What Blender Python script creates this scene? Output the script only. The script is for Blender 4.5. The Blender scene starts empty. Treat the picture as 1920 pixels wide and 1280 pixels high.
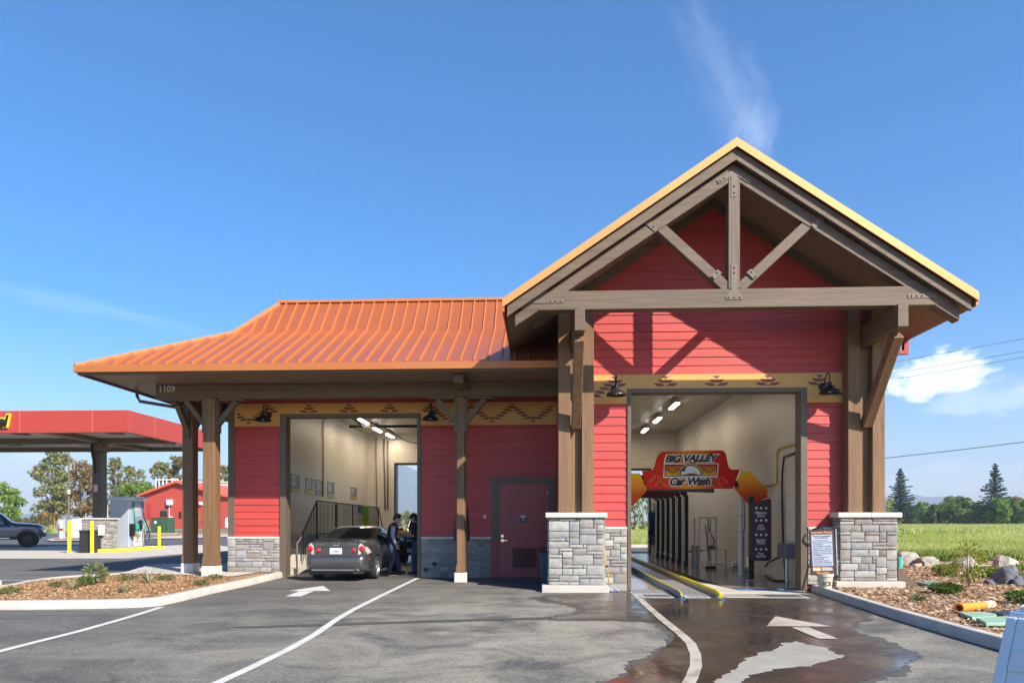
import bpy, math, random
import numpy as np
from mathutils import Vector, Matrix, Euler
R = math.radians
sc = bpy.context.scene
col = sc.collection

# ---------------------------------------------------------------- camera
CAMH, TH, F, PCX, HOR = 1.55, R(2.5), 1280.0, 960.0, 976.0
cam_d = bpy.data.cameras.new("camera")
cam = bpy.data.objects.new("camera", cam_d); col.objects.link(cam)
cam.location = (0, 0, CAMH); cam.rotation_euler = (R(90), 0, TH)
cam_d.sensor_width = 36; cam_d.lens = 24.0; cam_d.shift_y = (HOR - 640) / 1920.0
cam_d.clip_start = 0.05; cam_d.clip_end = 30000
sc.camera = cam

# ---------------------------------------------------------------- exposure, sun
SUN_DIR = Vector((1.0, -1.0, 1.03)).normalized()          # towards the sun
SUN_EL = math.asin(SUN_DIR.z)
SUN_ROT = math.atan2(SUN_DIR.x, SUN_DIR.y)
sc.view_settings.view_transform = 'Standard'
sc.view_settings.look = 'None'
sc.view_settings.gamma = 1.0
sc.view_settings.use_curve_mapping = False
sc.view_settings.exposure = 0.80
sl = bpy.data.lights.new("sun", 'SUN'); sl.energy = 5.0; sl.angle = R(0.5); sl.color = (1.0, 0.93, 0.82)
so = bpy.data.objects.new("sun", sl); col.objects.link(so)
so.location = (40, -40, 60)
so.rotation_euler = (-SUN_DIR).to_track_quat('-Z', 'Y').to_euler()
try:
    sc.cycles.use_denoising = True
    sc.cycles.max_bounces = 8
    sc.cycles.volume_bounces = 0
    sc.cycles.sample_clamp_indirect = 6
except Exception:
    pass

# ---------------------------------------------------------------- photo ray helpers
_r = Vector((math.cos(TH), math.sin(TH), 0)); _f = Vector((-math.sin(TH), math.cos(TH), 0))
def ray(px, py):
    return _r * ((px - PCX) / F) + _f + Vector((0, 0, 1)) * ((HOR - py) / F)
def PY(px, py, Y):
    d = ray(px, py); k = Y / d.y
    return Vector((d.x * k, Y, CAMH + d.z * k))
def PX(px, py, X):
    d = ray(px, py); k = X / d.x
    return Vector((X, d.y * k, CAMH + d.z * k))
def PZ(px, py, z=0.0):
    d = ray(px, py); k = (z - CAMH) / d.z
    return Vector((d.x * k, d.y * k, z))

# ---------------------------------------------------------------- world: sky with clouds
w = bpy.data.worlds.new("World"); sc.world = w; w.use_nodes = True
nt = w.node_tree; nt.nodes.clear()
def N(t, **k):
    n = nt.nodes.new(t)
    for a, b in k.items(): setattr(n, a, b)
    return n
def L(a, b): nt.links.new(a, b)
def M(op, a, b=None, c=None, clamp=False):
    n = N('ShaderNodeMath', operation=op, use_clamp=clamp)
    for i, v in enumerate((a, b, c)):
        if v is None: continue
        if isinstance(v, (int, float)): n.inputs[i].default_value = v
        else: L(v, n.inputs[i])
    return n.outputs[0]
out = N('ShaderNodeOutputWorld'); bg = N('ShaderNodeBackground'); L(bg.outputs[0], out.inputs[0])
sky = N('ShaderNodeTexSky', sky_type='NISHITA', sun_disc=False)
sky.sun_elevation = SUN_EL; sky.sun_rotation = SUN_ROT
sky.altitude = 0; sky.air_density = 1.0; sky.dust_density = 0.6; sky.ozone_density = 2.2
hs = N('ShaderNodeHueSaturation'); hs.inputs['Saturation'].default_value = 1.62; hs.inputs['Value'].default_value = 1.0
L(sky.outputs[0], hs.inputs['Color'])
tc = N('ShaderNodeTexCoord')
def cloud(px, py, ax, ay, ang, dens, scale, lo, hi, stretch=(1, 1, 1), detail=7, prev=None, colr=(9.0, 9.2, 9.6, 1)):
    c = ray(px, py).normalized()
    rt = c.cross(Vector((0, 0, 1))).normalized(); up = rt.cross(c).normalized()
    a = R(ang); e1 = rt * math.cos(a) + up * math.sin(a); e2 = -rt * math.sin(a) + up * math.cos(a)
    def dot(v):
        n = N('ShaderNodeVectorMath', operation='DOT_PRODUCT'); L(tc.outputs['Generated'], n.inputs[0]); n.inputs[1].default_value = v
        return n.outputs['Value']
    d0 = dot(c); s1 = M('DIVIDE', dot(e1), M('MULTIPLY', M('MAXIMUM', d0, 0.05), ax / F)); s2 = M('DIVIDE', dot(e2), M('MULTIPLY', M('MAXIMUM', d0, 0.05), ay / F))
    r2 = M('ADD', M('MULTIPLY', s1, s1), M('MULTIPLY', s2, s2))
    fall = M('SUBTRACT', 1.0, r2, clamp=True)
    front = M('GREATER_THAN', d0, 0.1)
    cmb = N('ShaderNodeCombineXYZ'); L(s1, cmb.inputs[0]); L(s2, cmb.inputs[1]); cmb.inputs[2].default_value = px * 0.137
    mp = N('ShaderNodeMapping'); mp.inputs['Scale'].default_value = stretch; L(cmb.outputs[0], mp.inputs[0])
    nz = N('ShaderNodeTexNoise'); nz.inputs['Scale'].default_value = scale; nz.inputs['Detail'].default_value = detail; nz.inputs['Roughness'].default_value = 0.6
    L(mp.outputs[0], nz.inputs['Vector'])
    v = M('ADD', nz.outputs[0], M('MULTIPLY', M('SUBTRACT', fall, 0.5), 0.55))
    mr = N('ShaderNodeMapRange', interpolation_type='SMOOTHSTEP'); mr.inputs['From Min'].default_value = lo; mr.inputs['From Max'].default_value = hi
    L(v, mr.inputs['Value'])
    edge = M('MINIMUM', M('MULTIPLY', fall, 4.0), 1.0)
    m = M('MULTIPLY', M('MULTIPLY', M('MULTIPLY', mr.outputs[0], dens), front), edge)
    mx = N('ShaderNodeMix', data_type='RGBA'); L(m, mx.inputs['Factor']); L(prev, mx.inputs['A']); mx.inputs['B'].default_value = colr
    return mx.outputs['Result']
tint = N('ShaderNodeMix', data_type='RGBA', blend_type='MULTIPLY'); tint.inputs['Factor'].default_value = 1.0; L(hs.outputs[0], tint.inputs['A']); tint.inputs['B'].default_value = (0.96, 0.965, 1.05, 1)
cc = tint.outputs['Result']
cc = cloud(1366, 170, 190, 66, 118, 0.10, 1.5, 0.38, 1.0, (0.8, 1.3, 1), prev=cc)
cc = cloud(1405, 265, 90, 50, 70, 0.13, 1.8, 0.36, 1.0, (0.9, 1.2, 1), prev=cc)
cc = cloud(170, 578, 260, 22, -5, 0.08, 2.2, 0.4, 0.9, (1, 1.4, 1), prev=cc)
cc = cloud(1762, 702, 102, 48, 9, 0.80, 2.6, 0.42, 0.66, prev=cc)
cc = cloud(1860, 745, 120, 40, 0, 0.3, 2.2, 0.42, 0.8, prev=cc)
cc = cloud(1840, 905, 330, 60, 0, 0.40, 2.4, 0.46, 0.8, (1.6, 1, 1), prev=cc)
cc = cloud(50, 895, 160, 60, 0, 0.5, 2.0, 0.4, 0.75, (1.5, 1, 1), prev=cc)
cc = cloud(760, 905, 160, 60, 0, 0.35, 2.0, 0.4, 0.75, (1.5, 1, 1), prev=cc)
cc = cloud(-900, 500, 500, 160, 0, 0.6, 2.0, 0.45, 0.75, (1.2, 1, 1), prev=cc)
cc = cloud(3200, 600, 700, 170, 0, 0.6, 2.0, 0.45, 0.75, (1.2, 1, 1), prev=cc)
L(cc, bg.inputs['Color']); bg.inputs['Strength'].default_value = 0.121

# ---------------------------------------------------------------- materials
def nmat(name):
    m = bpy.data.materials.new(name); m.use_nodes = True
    return m, m.node_tree, m.node_tree.nodes['Principled BSDF']
def c4(c): return (c[0], c[1], c[2], 1)
def link(t, a, b): t.links.new(a, b)
def mat(name, c, rough=0.6, metal=0.0, var=0.12, scale=3.0, stretch=(1, 1, 1), bump=0.0, bscale=40.0, fine=0.0, fscale=60.0, spec=0.5, emit=None, attr=False, stain=None, coat=0.0):
    m, t, p = nmat(name)
    p.inputs['Roughness'].default_value = rough; p.inputs['Metallic'].default_value = metal
    p.inputs['Specular IOR Level'].default_value = spec; p.inputs['Coat Weight'].default_value = coat
    p.inputs['Coat Roughness'].default_value = 0.05
    tcn = t.nodes.new('ShaderNodeTexCoord'); mp = t.nodes.new('ShaderNodeMapping'); mp.inputs['Scale'].default_value = stretch
    link(t, tcn.outputs['Object'], mp.inputs[0])
    src = None
    if attr:
        at = t.nodes.new('ShaderNodeVertexColor'); at.layer_name = 'Col'; src = at.outputs['Color']
    if var > 0:
        nz = t.nodes.new('ShaderNodeTexNoise'); nz.inputs['Scale'].default_value = scale; nz.inputs['Detail'].default_value = 6; nz.inputs['Roughness'].default_value = 0.62
        link(t, mp.outputs[0], nz.inputs['Vector'])
        mr = t.nodes.new('ShaderNodeMapRange'); mr.inputs['From Min'].default_value = 0.25; mr.inputs['From Max'].default_value = 0.75
        mr.inputs['To Min'].default_value = 1 - var; mr.inputs['To Max'].default_value = 1 + var
        link(t, nz.outputs[0], mr.inputs['Value'])
        fac = mr.outputs[0]
        if fine > 0:
            n2 = t.nodes.new('ShaderNodeTexNoise'); n2.inputs['Scale'].default_value = fscale; n2.inputs['Detail'].default_value = 3
            link(t, mp.outputs[0], n2.inputs['Vector'])
            m2 = t.nodes.new('ShaderNodeMapRange'); m2.inputs['From Min'].default_value = 0.25; m2.inputs['From Max'].default_value = 0.75
            m2.inputs['To Min'].default_value = 1 - fine; m2.inputs['To Max'].default_value = 1 + fine
            link(t, n2.outputs[0], m2.inputs['Value'])
            mm = t.nodes.new('ShaderNodeMath'); mm.operation = 'MULTIPLY'; link(t, fac, mm.inputs[0]); link(t, m2.outputs[0], mm.inputs[1]); fac = mm.outputs[0]
        vm = t.nodes.new('ShaderNodeVectorMath'); vm.operation = 'SCALE'
        if src: link(t, src, vm.inputs[0])
        else: vm.inputs[0].default_value = c[:3]
        link(t, fac, vm.inputs['Scale']); src = vm.outputs[0]
        if stain:
            n3 = t.nodes.new('ShaderNodeTexNoise'); n3.inputs['Scale'].default_value = stain[1]; n3.inputs['Detail'].default_value = 8; n3.inputs['Roughness'].default_value = 0.7
            link(t, mp.outputs[0], n3.inputs['Vector'])
            m3 = t.nodes.new('ShaderNodeMapRange'); m3.inputs['From Min'].default_value = stain[2]; m3.inputs['From Max'].default_value = stain[3]
            link(t, n3.outputs[0], m3.inputs['Value'])
            mx = t.nodes.new('ShaderNodeMix'); mx.data_type = 'RGBA'; link(t, m3.outputs[0], mx.inputs['Factor']); link(t, src, mx.inputs['A']); mx.inputs['B'].default_value = c4(stain[0]); src = mx.outputs['Result']
    if src: link(t, src, p.inputs['Base Color'])
    else: p.inputs['Base Color'].default_value = c4(c)
    if bump > 0:
        nb = t.nodes.new('ShaderNodeTexNoise'); nb.inputs['Scale'].default_value = bscale; nb.inputs['Detail'].default_value = 5
        link(t, mp.outputs[0], nb.inputs['Vector'])
        b = t.nodes.new('ShaderNodeBump'); b.inputs['Strength'].default_value = bump; b.inputs['Distance'].default_value = 0.02
        link(t, nb.outputs[0], b.inputs['Height']); link(t, b.outputs[0], p.inputs['Normal'])
    if emit:
        p.inputs['Emission Color'].default_value = c4(emit[0]); p.inputs['Emission Strength'].default_value = emit[1]
    return m
WOODC = (0.122, 0.083, 0.052)
MT = {}
def wood(axis, c=None):
    st = {'x': (0.5, 9, 9), 'y': (9, 0.5, 9), 'z': (9, 9, 0.5)}[axis]
    return mat('stained_wood_' + axis, c or ((0.185, 0.100, 0.045) if axis == 'z' else WOODC), 0.62, var=0.28, scale=1.0, stretch=st, bump=0.25, bscale=4.0, fine=0.14, fscale=5.0, stain=((0.070, 0.045, 0.027), 0.9, 0.56, 0.72))
for ax in 'xyz': MT['wood' + ax] = wood(ax)
MT['woodk'] = wood('z', WOODC)
MT['trim'] = mat('brown_trim', (0.115, 0.085, 0.058), 0.55, var=0.1, bump=0.05)
MT['soffit'] = None
MT['siding'] = mat('red_siding', (0.44, 0.055, 0.046), 0.5, var=0.17, scale=1.2, stretch=(0.3, 0.3, 4.5), bump=0.10, bscale=18, fine=0.05, fscale=30, spec=0.4)
MT['band'] = mat('ochre_board', (0.60, 0.315, 0.075), 0.5, var=0.07, scale=2, bump=0.05, bscale=25)
MT['motif'] = mat('maroon_motif', (0.17, 0.032, 0.028), 0.55, var=0.1)
MT['darkred'] = mat('dark_red_paint', (0.33, 0.030, 0.028), 0.5, var=0.08)
MT['doorred'] = mat('door_red', (0.31, 0.036, 0.042), 0.42, var=0.06, scale=1.5)
def copper_mat():
    m = mat('copper_metal', (0.40, 0.108, 0.036), 0.38, 0.25, var=0.10, scale=0.8, fine=0.05, fscale=9, spec=0.5, coat=0.4)
    m.node_tree.nodes['Principled BSDF'].inputs['Coat Roughness'].default_value = 0.22
    return m
MT['copper'] = copper_mat()
MT['seam'] = mat('copper_seam', (0.50, 0.155, 0.036), 0.6, 0.0, var=0.06)
MT['louver'] = mat('louver_red', (0.10, 0.012, 0.014), 0.5, var=0.05)
MT['plate'] = mat('brown_plate', (0.14, 0.102, 0.07), 0.5, var=0.1)
MT['damp'] = mat('damp_asphalt', (0.085, 0.078, 0.068), 0.6, var=0.25, scale=3, fine=0.2, fscale=60, bump=0.3, bscale=90)
MT['fascia'] = mat('sunlit_copper_fascia', (0.60, 0.285, 0.085), 0.45, 0.2, var=0.05, scale=0.6)  # same copper metal as the roof, its sunlit yellow put into the colour
MT['eave'] = mat('copper_eave', (0.50, 0.165, 0.045), 0.42, 0.25, var=0.05, scale=0.6)
MT['stone'] = mat('ledge_stone', (0.4, 0.38, 0.35), 0.85, var=0.22, scale=9, bump=0.6, bscale=28, fine=0.10, fscale=70, attr=True)
MT['mortar'] = mat('mortar', (0.30, 0.285, 0.26), 0.9, var=0.12, scale=12, bump=0.3)
MT['cap'] = mat('cast_stone', (0.56, 0.52, 0.46), 0.8, var=0.1, scale=5, bump=0.15)
MT['conc'] = mat('concrete', (0.47, 0.43, 0.37), 0.85, var=0.16, scale=1.6, bump=0.2, bscale=60, fine=0.06, fscale=40)
MT['kerb'] = mat('kerb_concrete', (0.45, 0.42, 0.37), 0.85, var=0.16, scale=2.5, bump=0.25, bscale=60, fine=0.08, fscale=50)
MT['black'] = mat('black_metal', (0.018, 0.018, 0.02), 0.4, 0.3, var=0.1)
MT['rubber'] = mat('black_rubber', (0.02, 0.02, 0.021), 0.8, var=0.15)
MT['plastic'] = mat('black_plastic', (0.022, 0.022, 0.024), 0.5, var=0.1)
MT['steel'] = mat('galvanised_steel', (0.45, 0.46, 0.48), 0.4, 0.7, var=0.15, scale=6)
MT['alu'] = mat('aluminium', (0.6, 0.61, 0.63), 0.3, 0.9, var=0.08)
MT['chrome'] = mat('chrome', (0.8, 0.8, 0.82), 0.12, 1.0, var=0)
MT['whitep'] = mat('white_paint', (0.74, 0.74, 0.72), 0.5, var=0.05)
MT['road'] = mat('road_paint', (0.54, 0.525, 0.48), 0.8, var=0.12, scale=3, fine=0.12, fscale=45, stain=((0.34, 0.29, 0.23), 2.2, 0.60, 0.80))
MT['roadwet'] = mat('wet_road_paint', (0.47, 0.43, 0.36), 0.4, var=0.15, scale=3, fine=0.15, fscale=30, stain=((0.20, 0.12, 0.07), 1.8, 0.50, 0.72))
MT['yellow'] = mat('yellow_paint', (0.76, 0.60, 0.02), 0.45, var=0.07, scale=4)
MT['railyel'] = mat('rail_yellow', (0.66, 0.50, 0.015), 0.4, var=0.15, scale=4, stain=((0.22, 0.17, 0.04), 2.5, 0.60, 0.8))
MT['railblue'] = mat('rail_blue', (0.06, 0.13, 0.24), 0.45, 0.2, var=0.2)
MT['blue'] = mat('blue_plastic', (0.035, 0.11, 0.24), 0.5, var=0.1)
MT['glass'] = mat('tinted_glass', (0.012, 0.014, 0.015), 0.04, var=0, spec=0.6)
MT['greenbox'] = mat('green_steel', (0.035, 0.085, 0.042), 0.5, var=0.1)
MT['palegreen'] = mat('pale_green_plastic', (0.25, 0.40, 0.27), 0.65, var=0.15, scale=8)
MT['canred'] = mat('canopy_red', (0.41, 0.050, 0.034), 0.45, var=0.03, scale=0.5)
MT['barnred'] = mat('barn_red', (0.40, 0.055, 0.038), 0.6, var=0.08)
MT['cond'] = mat('conduit_grey', (.2, .19, .18), .5, .3)
MT['lampglow'] = mat('lamp_glow', (1, 1, 1), 0.5, var=0, emit=((1.0, 0.93, 0.8), 7.0))
MT['purple'] = mat('purple_board', (0.062, 0.024, 0.036), 0.45, var=0.06)
MT['signblack'] = mat('sign_black', (0.015, 0.009, 0.006), 0.5, var=0)
MT['signwhite'] = mat('sign_white', (0.8, 0.8, 0.76), 0.5, var=0)
MT['skin'] = mat('skin', (0.46, 0.26, 0.17), 0.55, var=0.06)
MT['hair'] = mat('dark_hair', (0.022, 0.014, 0.010), 0.6, var=0.3, scale=30, stretch=(1, 1, 5))
MT['denim'] = mat('dark_denim', (0.032, 0.048, 0.095), 0.85, var=0.25, scale=6, bump=0.3, bscale=12)
MT['cloth'] = mat('black_cloth', (0.016, 0.017, 0.024), 0.9, var=0.2, scale=6, bump=0.3, bscale=10)
MT['greycloth'] = mat('grey_cloth', (0.32, 0.32, 0.36), 0.9, var=0.15, scale=6, bump=0.3, bscale=12)
MT['lime'] = mat('lime_towel', (0.32, 0.55, 0.02), 0.95, var=0.15, scale=9, bump=0.4, bscale=30)
MT['tyre'] = mat('tyre_rubber', (0.022, 0.022, 0.023), 0.85, var=0.2, scale=10)
MT['redlens'] = mat('red_lens', (0.42, 0.010, 0.016), 0.15, var=0, coat=0.6)
MT['clearlens'] = mat('clear_lens', (0.62, 0.55, 0.50), 0.15, 0.3, var=0.1, scale=20, coat=0.6)
MT['orange'] = mat('orange_plastic', (0.82, 0.27, 0.015), 0.5, var=0.08, scale=5)
MT['boulder'] = mat('boulder_rock', (0.37, 0.345, 0.285), 0.9, var=0.35, scale=2.6, bump=0.9, bscale=7, fine=0.15, fscale=30, stain=((0.10, 0.10, 0.11), 1.1, 0.50, 0.70))
MT['bark'] = mat('bark', (0.16, 0.12, 0.085), 0.9, var=0.3, scale=2, stretch=(3, 3, 0.6), bump=0.5)
MT['chip'] = mat('mulch_chips', (0.3, 0.2, 0.1), 0.9, var=0.15, scale=20, attr=True)
MT['door_beige'] = mat('beige_wall', (0.60, 0.50, 0.36), 0.7, var=0.05)

def foliage_mat(name):
    m, t, p = nmat(name)
    at = t.nodes.new('ShaderNodeVertexColor'); at.layer_name = 'Col'
    p.inputs['Roughness'].default_value = 0.55; p.inputs['Specular IOR Level'].default_value = 0.25
    link(t, at.outputs['Color'], p.inputs['Base Color'])
    tr = t.nodes.new('ShaderNodeBsdfTranslucent')
    vm = t.nodes.new('ShaderNodeVectorMath'); vm.operation = 'MULTIPLY'; vm.inputs[1].default_value = (1.5, 1.6, 0.7)
    link(t, at.outputs['Color'], vm.inputs[0]); link(t, vm.outputs[0], tr.inputs['Color'])
    mx = t.nodes.new('ShaderNodeMixShader'); mx.inputs[0].default_value = 0.35
    link(t, p.outputs[0], mx.inputs[1]); link(t, tr.outputs[0], mx.inputs[2])
    link(t, mx.outputs[0], t.nodes['Material Output'].inputs['Surface'])
    return m
MT['leaf'] = foliage_mat('leaf')

def plank_mat(name, c, axis, pitch, rough=0.55, dark=0.35, var=0.12, bump=True, axis2=None, pitch2=None, offset=False):
    """boards/blocks: thin dark joints every `pitch` along a coordinate axis (and a second one)"""
    m, t, p = nmat(name); p.inputs['Roughness'].default_value = rough
    tcn = t.nodes.new('ShaderNodeTexCoord'); sx = t.nodes.new('ShaderNodeSeparateXYZ'); link(t, tcn.outputs['Object'], sx.inputs[0])
    def m_(op, a, b=None):
        n = t.nodes.new('ShaderNodeMath'); n.operation = op
        for i, v in enumerate((a, b)):
            if v is None: continue
            if isinstance(v, (int, float)): n.inputs[i].default_value = v
            else: link(t, v, n.inputs[i])
        return n.outputs[0]
    row = m_('DIVIDE', sx.outputs['XYZ'.index(axis.upper())], pitch)
    fl = m_('FLOOR', row); fr = m_('SUBTRACT', row, fl)
    j = m_('LESS_THAN', m_('MINIMUM', fr, m_('SUBTRACT', 1.0, fr)), 0.006 / pitch)
    idv = fl
    if axis2:
        c2 = m_('DIVIDE', sx.outputs['XYZ'.index(axis2.upper())], pitch2)
        if offset: c2 = m_('ADD', c2, m_('MULTIPLY', m_('MODULO', m_('ABSOLUTE', fl), 2.0), 0.5))
        f2 = m_('FLOOR', c2); r2 = m_('SUBTRACT', c2, f2)
        j2 = m_('LESS_THAN', m_('MINIMUM', r2, m_('SUBTRACT', 1.0, r2)), 0.006 / pitch2)
        j = m_('MAXIMUM', j, j2); idv = m_('ADD', fl, m_('MULTIPLY', f2, 17.3))
    wn = t.nodes.new('ShaderNodeTexWhiteNoise'); wn.noise_dimensions = '1D'; link(t, idv, wn.inputs['W'])
    nz = t.nodes.new('ShaderNodeTexNoise'); nz.inputs['Scale'].default_value = 2.0; nz.inputs['Detail'].default_value = 5; link(t, tcn.outputs['Object'], nz.inputs['Vector'])
    f = m_('ADD', m_('MULTIPLY', wn.outputs['Value'], var), m_('MULTIPLY', nz.outputs[0], var * 1.5)); f = m_('ADD', f, 1 - var * 1.25)
    f = m_('MULTIPLY', f, m_('SUBTRACT', 1.0, m_('MULTIPLY', j, dark)))
    vm = t.nodes.new('ShaderNodeVectorMath'); vm.operation = 'SCALE'; vm.inputs[0].default_value = c[:3]; link(t, f, vm.inputs['Scale'])
    link(t, vm.outputs[0], p.inputs['Base Color'])
    if bump:
        b = t.nodes.new('ShaderNodeBump'); b.inputs['Strength'].default_value = 0.5; b.inputs['Distance'].default_value = 0.008; b.invert = True
        link(t, j, b.inputs['Height']); link(t, b.outputs[0], p.inputs['Normal'])
    return m
MT['soffit'] = plank_mat('soffit_planks', (0.215, 0.150, 0.098), 'y', 0.19, 0.55)
MT['soffitx'] = plank_mat('soffit_planks_side', (0.215, 0.150, 0.098), 'y', 0.14, 0.5)
MT['block_yz'] = plank_mat('painted_block_side', (0.70, 0.665, 0.60), 'z', 0.2, 0.42, 0.22, 0.05, axis2='y', pitch2=0.4, offset=True)
MT['block_xz'] = plank_mat('painted_block_end', (0.70, 0.665, 0.60), 'z', 0.2, 0.42, 0.22, 0.05, axis2='x', pitch2=0.4, offset=True)
MT['ceil'] = plank_mat('ceiling_metal', (0.46, 0.42, 0.37), 'x', 0.3, 0.35, 0.5, 0.06)
MT['canopysoff'] = plank_mat('canopy_pans', (0.40, 0.38, 0.34), 'y', 0.3, 0.3, 0.4, 0.08)
MT['barnwall'] = plank_mat('barn_siding', (0.40, 0.052, 0.036), 'x', 0.9, 0.6, 0.35, 0.05)

def asphalt():
    m, t, p = nmat('asphalt')
    tcn = t.nodes.new('ShaderNodeTexCoord'); P = tcn.outputs['Object']
    def nz(scale, detail, rough=0.6, vec=P, dist=0.0):
        n = t.nodes.new('ShaderNodeTexNoise'); n.inputs['Scale'].default_value = scale; n.inputs['Detail'].default_value = detail; n.inputs['Roughness'].default_value = rough; n.inputs['Distortion'].default_value = dist
        link(t, vec, n.inputs['Vector']); return n.outputs[0]
    def mr(v, a, b, c=0.0, d=1.0):
        n = t.nodes.new('ShaderNodeMapRange'); n.inputs['From Min'].default_value = a; n.inputs['From Max'].default_value = b; n.inputs['To Min'].default_value = c; n.inputs['To Max'].default_value = d
        link(t, v, n.inputs['Value']); return n.outputs[0]
    def mix(f, a, b):
        n = t.nodes.new('ShaderNodeMix'); n.data_type = 'RGBA'; link(t, f, n.inputs['Factor'])
        for k, v in (('A', a), ('B', b)):
            if isinstance(v, tuple): n.inputs[k].default_value = c4(v)
            else: link(t, v, n.inputs[k])
        return n.outputs['Result']
    def mth(op, a, b):
        n = t.nodes.new('ShaderNodeMath'); n.operation = op; n.use_clamp = op != 'POWER'
        for i, v in enumerate((a, b)):
            if isinstance(v, (int, float)): n.inputs[i].default_value = v
            else: link(t, v, n.inputs[i])
        return n.outputs[0]
    def mapped(scale, rot=0):
        mp = t.nodes.new('ShaderNodeMapping'); mp.inputs['Scale'].default_value = scale; mp.inputs['Rotation'].default_value = (0, 0, rot); link(t, P, mp.inputs[0]); return mp.outputs[0]
    base = mix(mr(nz(0.35, 6, 0.65), 0.35, 0.7), (0.072, 0.068, 0.063), (0.112, 0.105, 0.094))
    # wheel-worn streaks, swept along the lanes
    st = mr(nz(1.0, 5, 0.6, mapped((0.10, 1.5, 1), R(-14))), 0.48, 0.72)
    base = mix(mth('MULTIPLY', st, 0.65), base, (0.20, 0.188, 0.165))
    # dried wash water: tan film spreading out in front of the two bays
    sx = t.nodes.new('ShaderNodeSeparateXYZ'); link(t, P, sx.inputs[0])
    gm = t.nodes.new('ShaderNodeVectorMath'); gm.operation = 'DISTANCE'; gm.inputs[1].default_value = (1.2, 9.5, 0); link(t, P, gm.inputs[0])
    zone = mr(gm.outputs['Value'], 2.5, 9.0, 1.0, 0.12)
    film = mth('MULTIPLY', mr(nz(0.8, 8, 0.68, dist=0.9), 0.36, 0.62), zone)
    base = mix(mth('MULTIPLY', film, 0.9), base, (0.30, 0.275, 0.215))
    tr1 = mr(nz(1.0, 3, 0.6, mapped((0.9, 9.0, 1), R(-38)), dist=0.4), 0.58, 0.72)
    base = mix(mth('MULTIPLY', mth('MULTIPLY', tr1, mr(nz(0.5, 3), 0.40, 0.60)), 0.7), base, (0.27, 0.25, 0.205))
    # aggregate
    sp = t.nodes.new('ShaderNodeTexVoronoi'); sp.inputs['Scale'].default_value = 70; link(t, P, sp.inputs['Vector'])
    wn = t.nodes.new('ShaderNodeSeparateColor'); link(t, sp.outputs['Color'], wn.inputs[0])
    agg = mr(wn.outputs[0], 0.0, 1.0, 0.72, 1.28)
    big = mr(nz(14, 4, 0.7), 0.3, 0.7, 0.88, 1.12)
    vm = t.nodes.new('ShaderNodeVectorMath'); vm.operation = 'SCALE'; link(t, base, vm.inputs[0]); 
    mm = t.nodes.new('ShaderNodeMath'); mm.operation = 'MULTIPLY'; link(t, agg, mm.inputs[0]); link(t, big, mm.inputs[1]); link(t, mm.outputs[0], vm.inputs['Scale'])
    pale = mth('GREATER_THAN', wn.outputs[1], 0.985)
    cfin = mix(mth('MULTIPLY', pale, 0.7), vm.outputs[0], (0.36, 0.34, 0.30))
    link(t, cfin, p.inputs['Base Color'])
    p.inputs['Roughness'].default_value = 0.82; p.inputs['Specular IOR Level'].default_value = 0.3
    b = t.nodes.new('ShaderNodeBump'); b.inputs['Strength'].default_value = 0.45; b.inputs['Distance'].default_value = 0.008
    link(t, nz(90, 3), b.inputs['Height']); link(t, b.outputs[0], p.inputs['Normal'])
    return m
MT['asphalt'] = asphalt()
MT['drypatch'] = mat('dry_asphalt', (0.30, 0.28, 0.235), 0.85, var=0.16, scale=2, fine=0.2, fscale=60, bump=0.4, bscale=90)
MT['asphalt2'] = mat('far_asphalt', (0.088, 0.087, 0.088), 0.85, var=0.14, scale=0.5, stretch=(0.4, 1.5, 1), fine=0.15, fscale=30, bump=0.2, bscale=60)
def wet_mat():
    m, t, p = nmat('wet_asphalt')
    tcn = t.nodes.new('ShaderNodeTexCoord'); P = tcn.outputs['Object']
    def nz(s, d, r=0.6):
        n = t.nodes.new('ShaderNodeTexNoise'); n.inputs['Scale'].default_value = s; n.inputs['Detail'].default_value = d; n.inputs['Roughness'].default_value = r; link(t, P, n.inputs['Vector']); return n.outputs[0]
    cr = t.nodes.new('ShaderNodeValToRGB'); link(t, nz(0.7, 7, 0.65), cr.inputs[0])
    e = cr.color_ramp; e.elements[0].position = 0.3; e.elements[0].color = (0.030, 0.026, 0.023, 1); e.elements[1].position = 0.72; e.elements[1].color = (0.085, 0.056, 0.036, 1)
    x = e.elements.new(0.52); x.color = (0.050, 0.037, 0.028, 1)
    link(t, cr.outputs[0], p.inputs['Base Color'])
    mr = t.nodes.new('ShaderNodeMapRange'); mr.inputs['From Min'].default_value = 0.40; mr.inputs['From Max'].default_value = 0.62; mr.inputs['To Min'].default_value = 0.07; mr.inputs['To Max'].default_value = 0.46
    link(t, nz(0.55, 6, 0.7), mr.inputs['Value']); link(t, mr.outputs[0], p.inputs['Roughness'])
    p.inputs['Specular IOR Level'].default_value = 0.5
    b = t.nodes.new('ShaderNodeBump'); b.inputs['Strength'].default_value = 0.12; b.inputs['Distance'].default_value = 0.004; link(t, nz(60, 3), b.inputs['Height']); link(t, b.outputs[0], p.inputs['Normal'])
    return m
MT['wet'] = wet_mat()
MT['wetfloor'] = mat('wet_concrete_floor', (0.27, 0.215, 0.18), 0.16, var=0.35, scale=0.9, fine=0.08, fscale=20, spec=0.6, bump=0.05, bscale=30, stain=((0.30, 0.19, 0.16), 0.6, 0.52, 0.66))
MT['floor1'] = mat('bay_concrete_floor', (0.30, 0.27, 0.22), 0.45, var=0.15, scale=1.5, bump=0.1)
MT['mulch'] = mat('mulch_ground', (0.34, 0.20, 0.095), 0.95, var=0.4, scale=9, bump=0.9, bscale=30, fine=0.35, fscale=45)
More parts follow.
